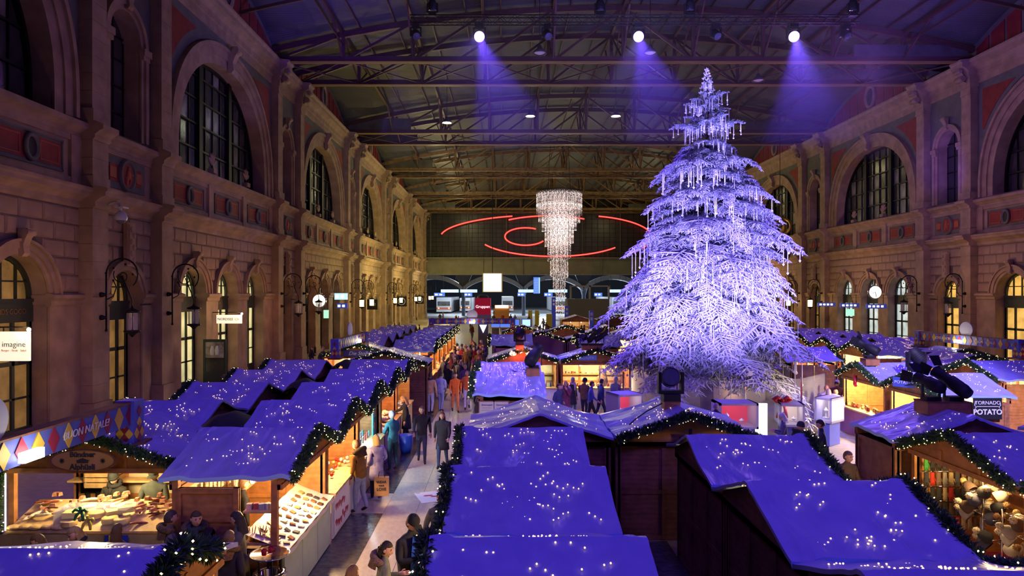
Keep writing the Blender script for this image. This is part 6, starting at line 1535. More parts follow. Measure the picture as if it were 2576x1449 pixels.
P('walk2', -1.82, 20.4, -.1, 1.70, (.035, .03, .04), (.06, .10, .18), 'walking woman in dark coat and blue jeans, right of a couple', (('long', (.2, .08, .04)),), True)
P('stand', -3.15, 29.4, 2.9, 1.80, (.52, .34, .18), (.45, .48, .60), 'man in beige jacket and pale jeans with a shoulder bag', (('short', DB), ('scarf', NV)))
P('stand_bulky', -2.75, 29.9, 2.7, 1.76, (.40, .42, .62), (.25, .28, .45), 'person in pale blue jacket beside the beige jacket', (('short', DB),))
P('walk', -2.1, 29.8, .2, 1.76, (.80, .17, .02), (.7, .2, .05), 'worker in bright orange vest, left of a pair', (('short', DB),))
P('walk2', -1.62, 30.6, .1, 1.74, (.85, .20, .03), (.75, .7, .65), 'worker in bright orange vest and pale trousers, right of a pair', (('mid', BL),))
P('look', -1.22, 31.8, .5, 1.68, (.02, .02, .028), BK, 'woman in long black coat standing by the garland', (('long', BR),), True)
# at the cheese stall
P('hold', -7.72, 13.45, .1, 1.74, (.018, .02, .018), BK, 'vendor in black hoodie and beanie behind the cheese counter', (('short', DB), ('beanie', (.015, .018, .02)), ('scarf', (.015, .015, .02))))
P('hold', -6.95, 13.5, .15, 1.80, (.07, .085, .075), BK, 'vendor in grey-green fleece and cap looking at his phone', (('short', DB), ('cap', (.03, .035, .03))))
P('look', -7.05, 10.3, -.6, 1.62, (.10, .06, .03), BK, 'brown-haired woman seen from behind at the lower left corner', (('mid', BR),))
P('hold', -6.62, 10.55, -.6, 1.66, (.40, .34, .34), BK, 'woman with glasses and dark scarf looking down, pale coat', (('mid', (.38, .24, .10)), ('scarf', (.02, .018, .02))))
P('stand', -6.08, 10.65, 3.0, 1.64, (.06, .04, .02), BK, 'woman with long brown hair facing the cheese counter', (('long', (.13, .07, .025)),))
P('stand', -5.42, 11.0, 2.2, 1.74, (.15, .11, .12), (.08, .07, .09), 'man with glasses and grey-violet parka, fur trimmed hood', (('short', (.07, .05, .04)), ('furhood', (.16, .10, .05))))
P('stand_bulky', -4.96, 10.93, .5, 1.76, (.02, .018, .022), BK, 'woman in black parka with large fur hood facing us', (('short', DB), ('furhood', (.14, .09, .05)), ('scarf', (.03, .035, .05))), True)
P('stand_bulky', -4.22, 10.4, 2.9, 1.62, (.035, .03, .028), BK, 'woman seen from behind with wide fur-trimmed hood', (('short', (.20, .12, .05)), ('furhood', (.26, .15, .06))), True)
P('look', -4.28, 10.98, -1.2, 1.74, (.14, .13, .09), BK, 'dark-haired woman in olive coat beside the wooden panel', (('long', (.03, .02, .018)),), True)
P('stand', -5.0, 13.0, 2.2, 1.72, (.012, .012, .014), BK, 'vendor in black inside the wallet stall', (('short', BR),))
# right aisle and tree
P('stand', 12.05, 25.0, 3.0, 1.72, (.70, .68, .74), (.07, .09, .2), 'woman in long white coat with shoulder strap', (('mid', (.3, .2, .2)),), True)
P('stand_bulky', 12.42, 25.95, 2.6, 1.72, (.20, .14, .28), BK, 'person in violet quilted jacket behind the white coat', (('short', (.2, .08, .06)),))
P('look', 12.42, 25.2, 2.8, 1.66, (.34, .17, .28), (.2, .03, .05), 'woman in mauve jacket with handbag at the frosted stall', (('bun', (.3, .15, .08)), ('furhood', (.5, .42, .44))), True)
P('look', 13.5, 27.3, 2.6, 1.74, (.24, .10, .06), BK, 'man in rust jacket with white cap near the glass fence', (('short', DB), ('cap', (.6, .6, .65))))
P('hold', 8.72, 18.4, -2.0, 1.82, (.02, .02, .045), BK, 'dark-haired man in navy coat talking by the table', (('short', (.02, .016, .016)),), True)
P('stand_bulky', 8.22, 18.7, 1.2, 1.70, (.015, .015, .03), BK, 'person in dark hooded coat bending forward', (('beanie', (.03, .03, .06)), ('furhood', (.02, .02, .03))), True)
P('hold', 8.42, 20.2, -1.9, 1.68, (.10, .10, .18), BK, 'grey-haired woman eating beside the lit display case', (('mid', (.6, .58, .62)),))
P('walk2', 7.62, 15.0, .3, 1.78, (.13, .09, .035), (.03, .04, .03), 'person in ochre-brown coat striding past the dark hut', (('short', (.14, .09, .05)),), True)
P('stand', 17.9, 21.5, 2.2, 1.76, (.03, .03, .09), BK, 'man in navy jacket at the right picture edge', (('short', (.4, .4, .45)),))
P('look', 17.35, 33.2, -1.6, 1.78, (.05, .055, .05), BK, 'bearded man in dark green coat by the white-lit stall', (('short', DB),), True)
P('stand', 16.9, 33.6, 2.4, 1.76, (.03, .04, .035), BK, 'person in dark coat beside the bearded man', (('short', DB),), True)
for i, (x, y_, rz, pose, jc, lab, ex) in enumerate(((2.55, 27.4, -.5, 'drink', (.22, .05, .09), 'woman in maroon coat lifting her hand by the bottle stall', (('long', BL), ('furhood', (.5, .45, .5)))),
        (2.95, 28.6, .8, 'stand', (.05, .04, .06), 'woman with white bag and scarf at the Nordic counter', (('short', GY), ('scarf', (.6, .55, .6)))), (3.4, 28.2, 2.6, 'look', (.20, .11, .07), 'man in brown jacket and dark beanie before the Nordic goods', (('short', DB), ('beanie', (.02, .015, .03)))),
        (3.55, 27.3, 1.5, 'walk', (.08, .10, .40), 'person in bright blue jacket passing the Nordic counter', (('short', DB),)), (4.75, 28.6, 2.4, 'hold', (.07, .08, .25), 'person in cap and blue coat at the Nordic counter', (('short', GY), ('cap', (.3, .32, .5)))),
        (4.05, 28.0, 1.9, 'walk2', (.04, .05, .18), 'person in dark blue coat walking behind the glass', (('short', DB),)), (2.2, 26.6, .9, 'stand_bulky', (.06, .07, .16), 'person half hidden behind the garland of the cable-loop stall', (('short', DB),)))):
    P(pose, x, y_, rz, 1.70, jc, [BK, JN, NV][i % 3], lab, ex, i in (0, 1))
P('stand', 4.6, 31.3, .2, 1.72, (.12, .08, .05), BK, 'vendor inside the Nordic stall', (('short', DB),)); P('stand', 1.5, 31.4, .2, 1.74, (.03, .03, .03), BK, 'vendor inside the bottle stall', (('short', DB),))
P('stand', 7.0, 22.2, 2.2, 1.66, (.05, .05, .14), BK, 'low-standing visitor before the red display case', (('short', (.3, .2, .3)),))
# people by the arcade
P('look', -12.6, 44.5, 1.4, 1.72, (.03, .025, .03), BK, 'person in dark coat leaning by the arcade', (('long', DB),), True); P('stand', -11.6, 43.6, 2.4, 1.78, (.02, .02, .025), BK, 'balding man in black coat by the arcade', (('short', (.3, .2, .15)),), True); P('walk', -12.4, 29.9, 2.6, 1.66, (.35, .03, .10), (.3, .02, .08), 'person in crimson coat walking by the fish restaurant', (('mid', BR),)); P('look', -11.5, 43.0, 1.0, 1.74, (.04, .05, .06), BK, 'grey-haired man by the arcade', (('short', GY),)); P('stand', -8.9, 27.7, 1.4, 1.72, (.04, .03, .03), BK, 'person whose head shows above the blue roofs', (('mid', DB),))
# crowd along the far walkway
rc = random.Random(11)
CC = [('black', (.018, .018, .022)), ('navy', (.025, .03, .08)), ('red', (.40, .025, .02)), ('grey', (.16, .16, .18)), ('maroon', (.16, .02, .04)), ('brown', (.14, .075, .035)), ('violet', (.14, .08, .26)), ('olive', (.10, .10, .05))]
HC = [DB, BR, BL, GY, (.03, .02, .02)]
def crowd(n, x0, x1, y0, y1, where, seed, pw=('walk', 'walk2', 'stand', 'stand_bulky', 'look', 'hold')):
    r_ = random.Random(seed); put = []
    for i in range(n):
        for _ in range(30):
            x, y_ = r_.uniform(x0, x1), r_.uniform(y0, y1)
            if all(abs(x - a) > .5 or abs(y_ - b) > .7 for a, b in put): break
        put.append((x, y_)); cn, cc = r_.choices(CC, (5, 4, 2, 3, 2, 2, 2, 2))[0]
        ex = [(r_.choice(('short', 'short', 'mid', 'long')), r_.choice(HC))]
        if r_.random() < .25: ex.append(('beanie', r_.choice(((.5, .1, .2), (.05, .05, .08), (.5, .5, .5)))))
        if r_.random() < .2: ex.append(('furhood', (.2, .13, .07)))
        P(r_.choice(pw), x, y_, r_.uniform(0, 6.28), r_.uniform(1.62, 1.86), cc, r_.choice((BK, JN, NV)), 'person in %s winter clothes %s' % (cn, where), ex, r_.random() < .35, group='crowd ' + where)
crowd(30, -3.2, -1.1, 33, 50, 'in the crowd on the far walkway', 1); crowd(16, -9.5, -5.5, 56, 76, 'around the cafe tables by the far arcade', 2); crowd(22, -8, 8, 60, 110, 'near the station gate', 3); crowd(12, -14, 20, 112, 138, 'far off under the girder', 4); crowd(6, 6.4, 8.6, 71, 74, 'queuing at the white-roofed hut', 5, ('stand', 'look'))
# ------------------------------------------------------------------ goods on the stalls
rg = random.Random(3)
def item(name, me, loc, label, cat, group, rot=None, sc=None):
    o = link(name, me, None, loc, rot=rot, sc=sc); tag(o, label, cat, group); return o
def Mx(n, c, r=.6, **k): return mat(n, c, r, **k)
# cheese stall ------------------------------------------------------
cl = MB(); cl.grid(lambda a, b: (-8.95 + 3.1 * a, 12.0 - .02 * math.sin(30 * a) * b, 1.0 - .98 * b), 40, 6)
o = cl.build('counter_cloth', [Mx('ochre_star_cloth', (.42, .33, .10), .85, var=.1)]); tag(o, 'ochre cloth with small stars hanging from the cheese counter', 'cloth')
for k in range(2): 
    m_ = MB(); c = Vector((-6.55 + .13 * k, 11.97, .38 + .05 * k))
    for q in range(8): a = q * PI / 4; m_.beam(c, c + Vector((.05 * math.cos(a), 0, .05 * math.sin(a))), .014, .006, 0, (0, 1, 0))
    m_.build('red_star', ['ribbon'], o)
fl = MB(); fl.grid(lambda a, b: (-7.05 + .42 * a, 11.955 - .015 * math.sin(9 * b), 1.0 - .8 * b), 6, 8); o = fl.build('hanging_flag', [Mx('flag_blue', (.02, .05, .34), .8)]); tag(o, 'blue and yellow striped cloth hung from the cheese counter', 'flag')
MB().box(-6.96, -6.86, 11.93, 11.945, .2, .995).build('yellow_stripe', [Mx('flag_yellow', (.60, .45, .04), .8)], o); MB().box(-7.05, -6.63, 11.925, 11.94, .62, .72).build('yellow_stripe', ['flag_yellow' if False else MATS['flag_yellow']], o); MB().box(-7.05, -6.63, 11.925, 11.94, .36, .46).build('yellow_stripe', [MATS['flag_yellow']], o)
slope = MB().add([(-8.9, 12.1, 1.02), (-5.95, 12.1, 1.02), (-5.95, 13.0, 1.32), (-8.9, 13.0, 1.32), (-8.9, 12.1, .98), (-5.95, 12.1, .98), (-5.95, 13.0, .98), (-8.9, 13.0, .98)], [(0, 1, 2, 3), (0, 4, 5, 1), (1, 5, 6, 2), (2, 6, 7, 3), (3, 7, 4, 0)]).build('display_slope', ['woodl'])
tag(slope, 'sloping wooden display of the cheese counter', 'display')
def sausage(L, r, c): m_ = MB(); m_.tube([(L * (t - .5), .12 * L * math.sin(PI * t), 0) for t in np.linspace(0, 1, 7)], [r * .4, r * .9, r, r, r, r * .9, r * .4], 8); return m_.mesh('sausage', [c])
SAU = [sausage(.3, .024, Mx('salami_red', (.30, .09, .05), .5, var=.3, scale=20)), sausage(.36, .03, Mx('salami_white', (.68, .58, .45), .7, var=.2, scale=20)), sausage(.22, .02, Mx('salami_dark', (.12, .05, .03), .5))]
WHE = MB().lathe([(0, 0), (.13, 0), (.14, .02), (.14, .08), (.13, .1), (0, .1)], 18).mesh('cheese_wheel', [Mx('cheese_rind', (.55, .38, .13), .6, var=.2, scale=8)])
BLO = MB().obox((0, 0, .05), (.26, .18, .1), taper=.97).mesh('cheese_block', [Mx('cheese_yellow', (.62, .48, .16), .5)])
LOF = MB().sphere((0, 0, .03), (.13, .09, .045), 12, 8).mesh('flat_loaf', [Mx('bread', (.62, .42, .18), .8, var=.2, scale=12)])
PKT = MB().obox((0, 0, .03), (.12, .08, .06), taper=.8).mesh('meat_packet', [Mx('wrapped_meat', (.42, .20, .14), .25, var=.4, scale=14)])
def zs(y_): return 1.02 + .30 * (y_ - 12.1) / .9
for i in range(62):
    x = rg.uniform(-8.75, -6.1); y_ = rg.uniform(12.2, 12.95)
    if -8.05 < x < -6.75 and y_ < 12.6: continue
    me = rg.choice(SAU); item('sausage', me, (x, y_, zs(y_) + rg.uniform(.03, .10)), 'dried sausage heaped on the cheese stall display', 'sausage', 'sausages on the cheese stall', rot=(rg.uniform(-.2, .2), rg.uniform(-.2, .2), rg.uniform(0, 3.1)))
for i in range(26):
    x = rg.uniform(-8.7, -6.2); y_ = rg.uniform(12.5, 13.0); item('meat_packet', PKT, (x, y_, zs(y_) + .05 + rg.random() * .05), 'wrapped dried meat packet at the back of the cheese display', 'packet', 'meat packets on the cheese stall', rot=(0, 0, rg.random() * 3))
for k, (x, y_, w_) in enumerate(((-7.85, 12.22, 0), (-7.85, 12.30, 1), (-7.87, 12.45, 1), (-7.15, 12.3, 0), (-6.92, 12.28, 0), (-6.95, 12.45, 1), (-7.5, 12.45, 0), (-7.2, 12.5, 1))):
    item('round_cheese' if w_ == 0 else 'cheese_block', WHE if w_ == 0 else BLO, (x, y_, zs(y_) + .02 + .1 * (k in (1, 5))), 'round cheese wheel in the glass case' if w_ == 0 else 'yellow cheese block in the glass case', 'cheese', 'cheeses in the glass case', rot=(0, 0, .1 * k))
for k in range(5): item('flat_loaf', LOF, (-8.8 + .2 * k, 12.16 + .02 * (k % 2), 1.04), 'flat round loaf at the counter edge', 'bread', 'flat loaves on the cheese counter')
o = empty('glass_counter_case', (-7.4, 12.35, 1.03)); tag(o, 'low glass case holding cheeses', 'glass case'); MB().box(-.65, .65, -.25, -.245, 0, .36).build('front_glass', ['pane'], o); MB().box(-.65, .65, -.25, .25, .355, .36).build('top_glass', ['pane'], o)
for sx in (-1, 1): MB().box(sx * .65 - .004, sx * .65 + .004, -.25, .25, 0, .36).build('side_glass', ['pane'], o)
for k, x in enumerate((-7.55, -7.42)):
    m_ = MB(); [m_.tube([(0, 0, 0), (.1 * math.cos(a), -.03, .08 * math.sin(a)), (.14 * math.cos(a), -.05, .12 * math.sin(a) - .06)], [.02, .03, .02], 6) for a in (.4, 1.6, 2.7, 4.0, 5.2)]
    item('ribbon_bow', m_.mesh('ribbon_bow', [Mx('green_foil' if k == 0 else 'yellow_tulle', (.02, .22, .06) if k == 0 else (.6, .5, .08), .3)]), (x, 12.1, 1.38 - .16 * k), '%s bow on the glass cheese case' % ('green foil' if k == 0 else 'yellow tulle'), 'bow', None)
def wood_crate(x, y_, zz, label, n=0):
    o = empty('wooden_crate', (x, y_, zz)); tag(o, label, 'crate', 'wooden crates in the cheese stall')
    for q in range(3):
        MB().box(-.3, .3, -.2, -.185, .02 + .1 * q, .10 + .1 * q).build('slat', ['woodl'], o)
        for sx in (-1, 1): MB().box(sx * .3 - .008, sx * .3 + .008, -.2, .2, .02 + .1 * q, .10 + .1 * q).build('slat', ['woodl'], o)
    MB().box(-.3, .3, -.2, .2, 0, .02).build('bottom', ['woodl'], o)
for k, (x, zz) in enumerate(((-8.25, 1.3), (-8.2, 1.65), (-7.3, 1.72), (-6.6, 1.72))): wood_crate(x, 14.0, zz, 'wooden crate of packets on the back wall, %s' % ORD[k])
for k in range(14): item('meat_packet', PKT, (-8.45 + .1 * (k % 5) + (1.0 if k > 6 else 0), 13.95 + .05 * (k % 2), 1.98 if k > 6 else 1.62), 'packet stacked in a crate behind the vendors', 'packet', 'packets in the back crates')
# oval sign
o = empty('oval_sign', (-7.4, 11.92, 2.33)); tag(o, 'oval wooden sign with black-letter name and hut picture', 'sign')
MB().lathe([(0, -.02), (.5, -.02), (.5, .02), (0, .02)], 32, (0, 0, 0), 0, False, 1.1, .36, Matrix.Rotation(PI / 2, 3, 'X')).build('board', [Mx('sign_board', (.50, .28, .09), .6)], o)
MB().lathe([(.5, -.025), (.54, -.025), (.54, .025), (.5, .025)], 32, (0, 0, 0), 0, False, 1.1, .36, Matrix.Rotation(PI / 2, 3, 'X')).build('rim', ['woodd'], o)
text('lettering', 'Bündner', .13, 'ink', o, (0, -.03, .11), (PI / 2, 0, 0), offset=.004); text('lettering', 'Alphüsli', .14, 'ink', o, (0, -.03, -.11), (PI / 2, 0, 0), offset=.004)
m_ = MB(); m_.prism([(-.1, -.04), (.1, -.04), (.1, .0), (.13, .0), (0, .05), (-.13, .0), (-.1, .0)], 'y', -.03, -.02); m_.build('hut_picture', ['ink'], o)
for sx in (-1, 1):
    m_ = MB(); c = Vector((sx * .36, -.028, 0))
    for q in range(8): a = q * PI / 4; m_.beam(c, c + Vector((.045 * math.cos(a), 0, .045 * math.sin(a))), .014, .006, 0, (0, 1, 0))
    m_.build('edelweiss', ['ink'], o)
cu = MB(); cu.grid(lambda a, b: (-8.9 + .9 * a, 14.2 + .03 * math.sin(25 * a), .4 + 1.65 * b), 24, 3); o = cu.build('dark_curtain', ['blackcloth']); tag(o, 'dark curtain hanging in the cheese stall corner', 'curtain')
o = MB().tube([(-8.87, 12.05, 1.05), (-8.87, 12.05, 2.05)], .012, 6).build('tube_lamp', [Mx('tube_glow', (1, .9, .6), .4, emit=(1, .8, .4), es=12)]); tag(o, 'bright vertical tube lamp at the cheese stall post', 'lamp')
# wallet stall: panel towards us, shelves of small goods, counter with wallets
o = panel_wall(-5.42, -3.72, 0, 1.02, 11.24).build('end_panel', ['wood', 'wood'], STALLS['L2_0'][0]); o.matrix_parent_inverse = STALLS['L2_0'][1].inverted()
o = panel_wall(-5.42, -4.38, 1.02, 2.05, 11.24).build('end_panel', ['wood', 'wood'], STALLS['L2_0'][0]); o.matrix_parent_inverse = STALLS['L2_0'][1].inverted()
for k, zz in enumerate((1.06, 1.6)):
    o = MB().box(-4.35, -3.82, 11.3, 11.62, zz, zz + .03).build('shelf_board', ['woodl']); tag(o, 'small wooden shelf at the end of the wallet stall, %s' % ['lower', 'upper'][k], 'shelf')
WCOL = [(.10, .05, .03), (.45, .28, .12), (.05, .05, .06), (.60, .50, .36), (.28, .12, .06), (.62, .58, .5)]
WAL = [MB().obox((0, 0, .012), (.11, .085, .024), taper=.95).mesh('wallet', [Mx('wallet_%d' % i, c, .5)]) for i, c in enumerate(WCOL)]
SQB = [MB().obox((0, 0, .05), (.09, .09, .1)).mesh('gift_box', [Mx('giftbox_%d' % i, c, .6)]) for i, c in enumerate(((.7, .6, .4), (.6, .1, .08), (.3, .35, .4), (.7, .65, .6)))]
cw = MB(); cw.grid(lambda a, b: (-3.56 - .78 * b, 11.3 + 2.95 * a, 1.012 + .25 * b ** 1.4 + .006 * math.sin(40 * a)), 30, 6); cw.grid(lambda a, b: (-3.55 + .012 * math.sin(28 * a), 11.3 + 2.95 * a, 1.012 - .09 * b - .02 * math.sin(14 * a) ** 2), 40, 2); o = cw.build('counter_cover', ['cloth_w']); tag(o, 'white cloth over the wallet stall counter', 'cloth')
for i in range(40):
    a = (i % 10) / 10; r_ = i // 10; y_ = 11.45 + 2.7 * a + rg.uniform(-.04, .04); b = .14 + .2 * r_
    q = rg.randrange(6); wn = ('dark brown', 'tan', 'black', 'sand', 'chestnut', 'cream')[q]
    item('wallet', WAL[q], (-3.56 - .78 * b, y_, 1.022 + .25 * b ** 1.4), '%s leather wallet in the %s row on the white counter cloth' % (wn, ('front', 'second', 'third', 'back')[r_]), 'wallet', '%s wallets on the counter' % wn, rot=(0, .35 + rg.uniform(-.2, .3), rg.uniform(-.4, .4)))
STRP = [MB().obox((0, 0, 0), (.02, .13, .26)).mesh('phone_case', [Mx('case_%d' % i, c, .5, col2=c2, scale=30)]) for i, (c, c2) in enumerate((((.6, .55, .45), (.1, .08, .06)), ((.1, .08, .06), (.6, .5, .3)), ((.5, .35, .15), (.2, .1, .05)), ((.65, .65, .6), (.4, .4, .42))))]
for r_ in range(3):
    for c in range(7): item('phone_case', rg.choice(STRP), (-5.30, 11.75 + .34 * c, 1.15 + .31 * r_), 'patterned pouch hanging on the back wall of the wallet stall', 'pouch', 'pouches on the back wall')
for k in range(5): item('gift_box', SQB[k % 4], (-4.28 + .1 * k, 11.42 + .03 * (k % 2), 1.63), 'little toy box on the upper end shelf, %s along' % ORD[k], 'toy box', 'toy boxes on the end shelf', rot=(0, 0, .3 * k))
cup = MB().lathe([(0, 0), (.045, 0), (.05, .1), (.045, .1), (.04, .01)], 12); [cup.tube([(.02 * math.cos(q), .02 * math.sin(q), .02), (.07 * math.cos(q), .07 * math.sin(q), .24)], .006, 5) for q in np.linspace(0, 6, 8)]
cpm = cup.mesh('brush_pot', ['woodl'])
for k in range(3): item('brush_pot', cpm, (-4.25 + .18 * k, 11.45, 1.09), 'pot of wooden brushes on the lower end shelf, %s along' % ORD[k], 'pot', 'brush pots on the end shelf')
# ornament stall
ORN = [MB().sphere((0, 0, 0), .045, 10, 8).mesh('bauble', [Mx('bauble_%d' % i, c, .25)]) for i, c in enumerate(((.5, .03, .03), (.75, .7, .62), (.55, .32, .08)))]
for i in range(60): item('bauble', ORN[i % 3], (-5.28 + rg.uniform(0, .1), 14.6 + 2.6 * rg.random(), 1.1 + .85 * rg.random()), 'small %s ornament on the back wall of the ornament stall' % ('red', 'white', 'gold')[i % 3], 'ornament', '%s ornaments on the ornament stall' % ('red', 'white', 'gold')[i % 3])
for i in range(22): item('bauble', ORN[i % 3], (-3.95 - .4 * rg.random(), 14.7 + 2.5 * rg.random(), 1.06 + .05 * rg.random()), '%s ornament lying on the ornament stall counter' % ('red', 'white', 'gold')[i % 3], 'ornament', '%s ornaments on the counter' % ('red', 'white', 'gold')[i % 3])
o = MB().box(-3.62, -3.60, 14.5, 15.75, .08, .96).build('printed_panel', ['white']); tag(o, 'white panel with red heart and ribbon prints on the ornament counter', 'panel')
for i in range(14):
    y_, zz = 14.6 + .15 * (i % 8), .25 + .32 * (i // 8) + .1 * rg.random(); m_ = MB()
    for sx in (-1, 1): m_.sphere((0, sx * .03, .03), (.004, .042, .042), 8, 6)
    m_.prism([(-.068, .03), (.068, .03), (0, -.08)], 'x', -.003, .003); m_.build('heart_print', ['ribbon'], o, (-3.597, y_, zz))
# gift-card stall and plush stall
CRD = [MB().obox((0, 0, .07), (.03, .12, .16)).mesh('card', [Mx('card_%d' % i, c, .5)]) for i, c in enumerate(((.1, .45, .3), (.5, .55, .6), (.15, .4, .55), (.75, .75, .7), (.6, .12, .1)))]
for i in range(54):
    r_, c = i // 9, i % 9; item('card', rg.choice(CRD), ((-5.28 if r_ < 4 else -4.0 - .2 * (r_ - 4)), 17.75 + .31 * c, (1.06 + .24 * r_) if r_ < 4 else 1.02), 'greeting card packet on the cold-lit card stall', 'card', 'cards on the card stall')
o = MB().box(-3.9, -3.86, 20.1, 20.75, 1.0, 2.0).build('price_board', [Mx('teal_board', (.08, .42, .32), .5)]); tag(o, 'teal price board with patches at the card stall', 'board')
for k in range(6): MB().box(-3.855, -3.85, 20.16 + .2 * (k % 3), 20.3 + .2 * (k % 3), 1.2 + .35 * (k // 3), 1.4 + .35 * (k // 3)).build('notice', [SQB[k % 4].materials[0]], o)
o = MB().box(-3.9, -3.87, 20.15, 20.75, .25, .95).build('discount_sign', ['white']); tag(o, 'white sign with a red number at the card stall', 'sign'); text('lettering', '20', .4, 'ribbon', o, (-3.865, 20.45, .62), (PI / 2, 0, PI / 2))
PLU = MB(); [PLU.sphere((.09 * math.cos(a), .09 * math.sin(a), .06 + .03 * math.sin(3 * a)), (.09, .08, .075), 9, 7) for a in (0, 1.3, 2.5, 3.8, 5)]; plm = PLU.mesh('plush_bundle', [Mx('cream_plush', (.72, .55, .42), .9)])
for i in range(12): item('plush_bundle', plm, (-3.95 - .25 * (i % 3), 21.2 + .19 * i, 1.06 + .08 * (i % 2)), 'cream fleece bundle piled on the orange-walled stall', 'plush', 'fleece bundles on the orange-walled stall')
o = empty('shopping_bag', (-3.05, 17.0, .42)); tag(o, 'brown paper shopping bag with bold lettering', 'bag'); o.rotation_euler = (0, 0, .1)
MB().obox((0, 0, .0), (.36, .14, .46)).build('bag_body', [Mx('kraft_paper', (.55, .31, .11), .8)], o)
for k in (-1, 1): MB().tube([(-.08, k * .06, .23), (-.06, k * .06, .36), (.06, k * .06, .36), (.08, k * .06, .23)], .007, 5).build('handle', ['ink'], o)
for k, (tx, zz, sz) in enumerate((('WEAR', .12, .09), ('YOUR', .03, .05), ('LOVE', -.06, .10))): text('lettering', tx, sz, 'ink', o, (0, -.075, zz), (PI / 2, 0, 0), offset=.003)
o = MB().lathe([(0, .15), (.16, .15), (.2, .3), (.24, .75), (.22, .75), (.17, .3), (0, .2)], 14).build('blue_bag', [Mx('blue_plastic', (.03, .08, .5), .35)], None, (-3.2, 22.3, -.15)); tag(o, 'bright blue bag standing beside the teal jacket man', 'bag')
o = empty('paper_slip', (-1.18, 10.28, 1.18)); tag(o, 'white slip of paper held by the man in the black cap', 'paper'); MB().obox((0, 0, 0), (.12, .16, .003), Euler((.6, .2, .3)).to_matrix()).build('sheet', ['white'], o)
for k, (x, y_, h_) in enumerate(((-7.74, 13.1, 1.17), (-6.97, 13.15, 1.21))): item('phone', MB().obox((0, 0, 0), (.07, .13, .01), Euler((.5, 0, 0)).to_matrix()).mesh('phone', ['white' if k else 'ink']), (x, y_, h_), 'smartphone in the hands of the %s vendor' % ('fleece' if k else 'beanie'), 'phone', None)
# glove and hat stall
GCOL = [(.02, .02, .022), (.10, .06, .03), (.45, .03, .02), (.04, .04, .05), (.30, .22, .12), (.05, .30, .06), (.16, .10, .08), (.22, .20, .18)]
def glove(c):
    m_ = MB(); m_.lathe([(.045, 0), (.042, -.09), (.048, -.12), (.05, -.19)], 10, (0, 0, 0), 0, True, 1, .5)
    for k in range(4): m_.tube([(-.036 + .024 * k, 0, -.18), (-.038 + .025 * k, -.01, -.26 - .01 * (k in (1, 2)))], [.013, .009], 6)
    m_.tube([(.045, 0, -.12), (.07, -.01, -.19)], [.013, .009], 6); return m_.mesh('glove', [cloth(c)])
GLV = [glove(c) for c in GCOL]
for r_ in range(5):
    e = MB().tube([(8.45, 13.65, 1.98 - .30 * r_), (9.75, 13.65, 1.98 - .30 * r_)], .012, 6).build('glove_rail', ['chrome']); tag(e, 'chrome rail of gloves on the far wall, %s from the top' % ORD[r_], 'rail', 'glove rails')
    for c in range(10):
        q = rg.choices(range(8), (6, 3, 2 if r_ in (1, 2) else .3, 4, 2, .8, 2, 2))[0]
        item('glove', GLV[q], (8.52 + .125 * c, 13.6, 1.97 - .30 * r_), '%s glove hanging on the racks of the glove stall' % ('black', 'brown', 'red', 'charcoal', 'tan', 'green', 'umber', 'grey')[q], 'glove', '%s gloves on the racks' % ('black', 'brown', 'red', 'charcoal', 'tan', 'green', 'umber', 'grey')[q], rot=(0, 0, rg.uniform(-.3, .3)))
PF = [FUR((.45, .30, .14)), FUR((.62, .52, .42)), FUR((.30, .16, .08))]
def hat(c, f, name):
    o = empty(name); MB().lathe([(.105, 0), (.115, .02), (.112, .07), (.09, .15), (.05, .2), (0, .21)], 14).build('hat_body', [cloth(c)], o)
    m_ = MB(); m_.sphere((0, 0, .25), .06, 10, 8); rr = random.Random(2)
    for _ in range(40):
        d = Vector((rr.gauss(0, 1), rr.gauss(0, 1), rr.gauss(0, 1))).normalized(); a = d.orthogonal().normalized() * .01; c0 = Vector((0, 0, .25)) + d * .05; m_.add([c0 - a, c0 + a, c0 + d * .028], [(0, 1, 2)])
    m_.build('pompom', [f], o); return o
HTC = [((.03, .03, .04), 'black'), ((.35, .30, .28), 'grey'), ((.06, .06, .12), 'navy'), ((.55, .50, .45), 'cream'), ((.10, .06, .05), 'brown')]
k = 0
for (x, y_, z0, n) in ((8.95, 12.6, 1.05, 12), (9.05, 12.25, .62, 5), (8.85, 11.4, 1.0, 8)):
    st = MB().tube([(x, y_, .1), (x, y_, z0 + .75)], .02, 8); st.lathe([(0, .02), (.2, .02), (.2, .05), (0, .06)], 16, (x, y_, 0))
    for q in range(14): a = q * .9; st.tube([(x, y_, z0 + .05 * q), (x + .3 * math.cos(a), y_ + .3 * math.sin(a), z0 + .05 * q + .03)], .006, 4)
    o = st.build('hat_stand', ['chrome']); tag(o, 'chrome hat tree with pegs, %s in the glove stall' % ['tall one', 'low one', 'near one'][[12, 5, 8].index(n)], 'stand')
    for q in range(n):
        c, nm = HTC[(q + k) % 5]; a = q * 2.3; h = hat(c, PF[q % 3], 'pompom_hat'); h.location = (x + .2 * math.cos(a), y_ + .2 * math.sin(a), z0 + .06 * q - .05); h.rotation_euler = (-1.0 * math.sin(a), 1.0 * math.cos(a), 0)
        tag(h, '%s wool hat with fur pompom on a peg' % nm, 'hat', '%s pompom hats' % nm)
    k += 1
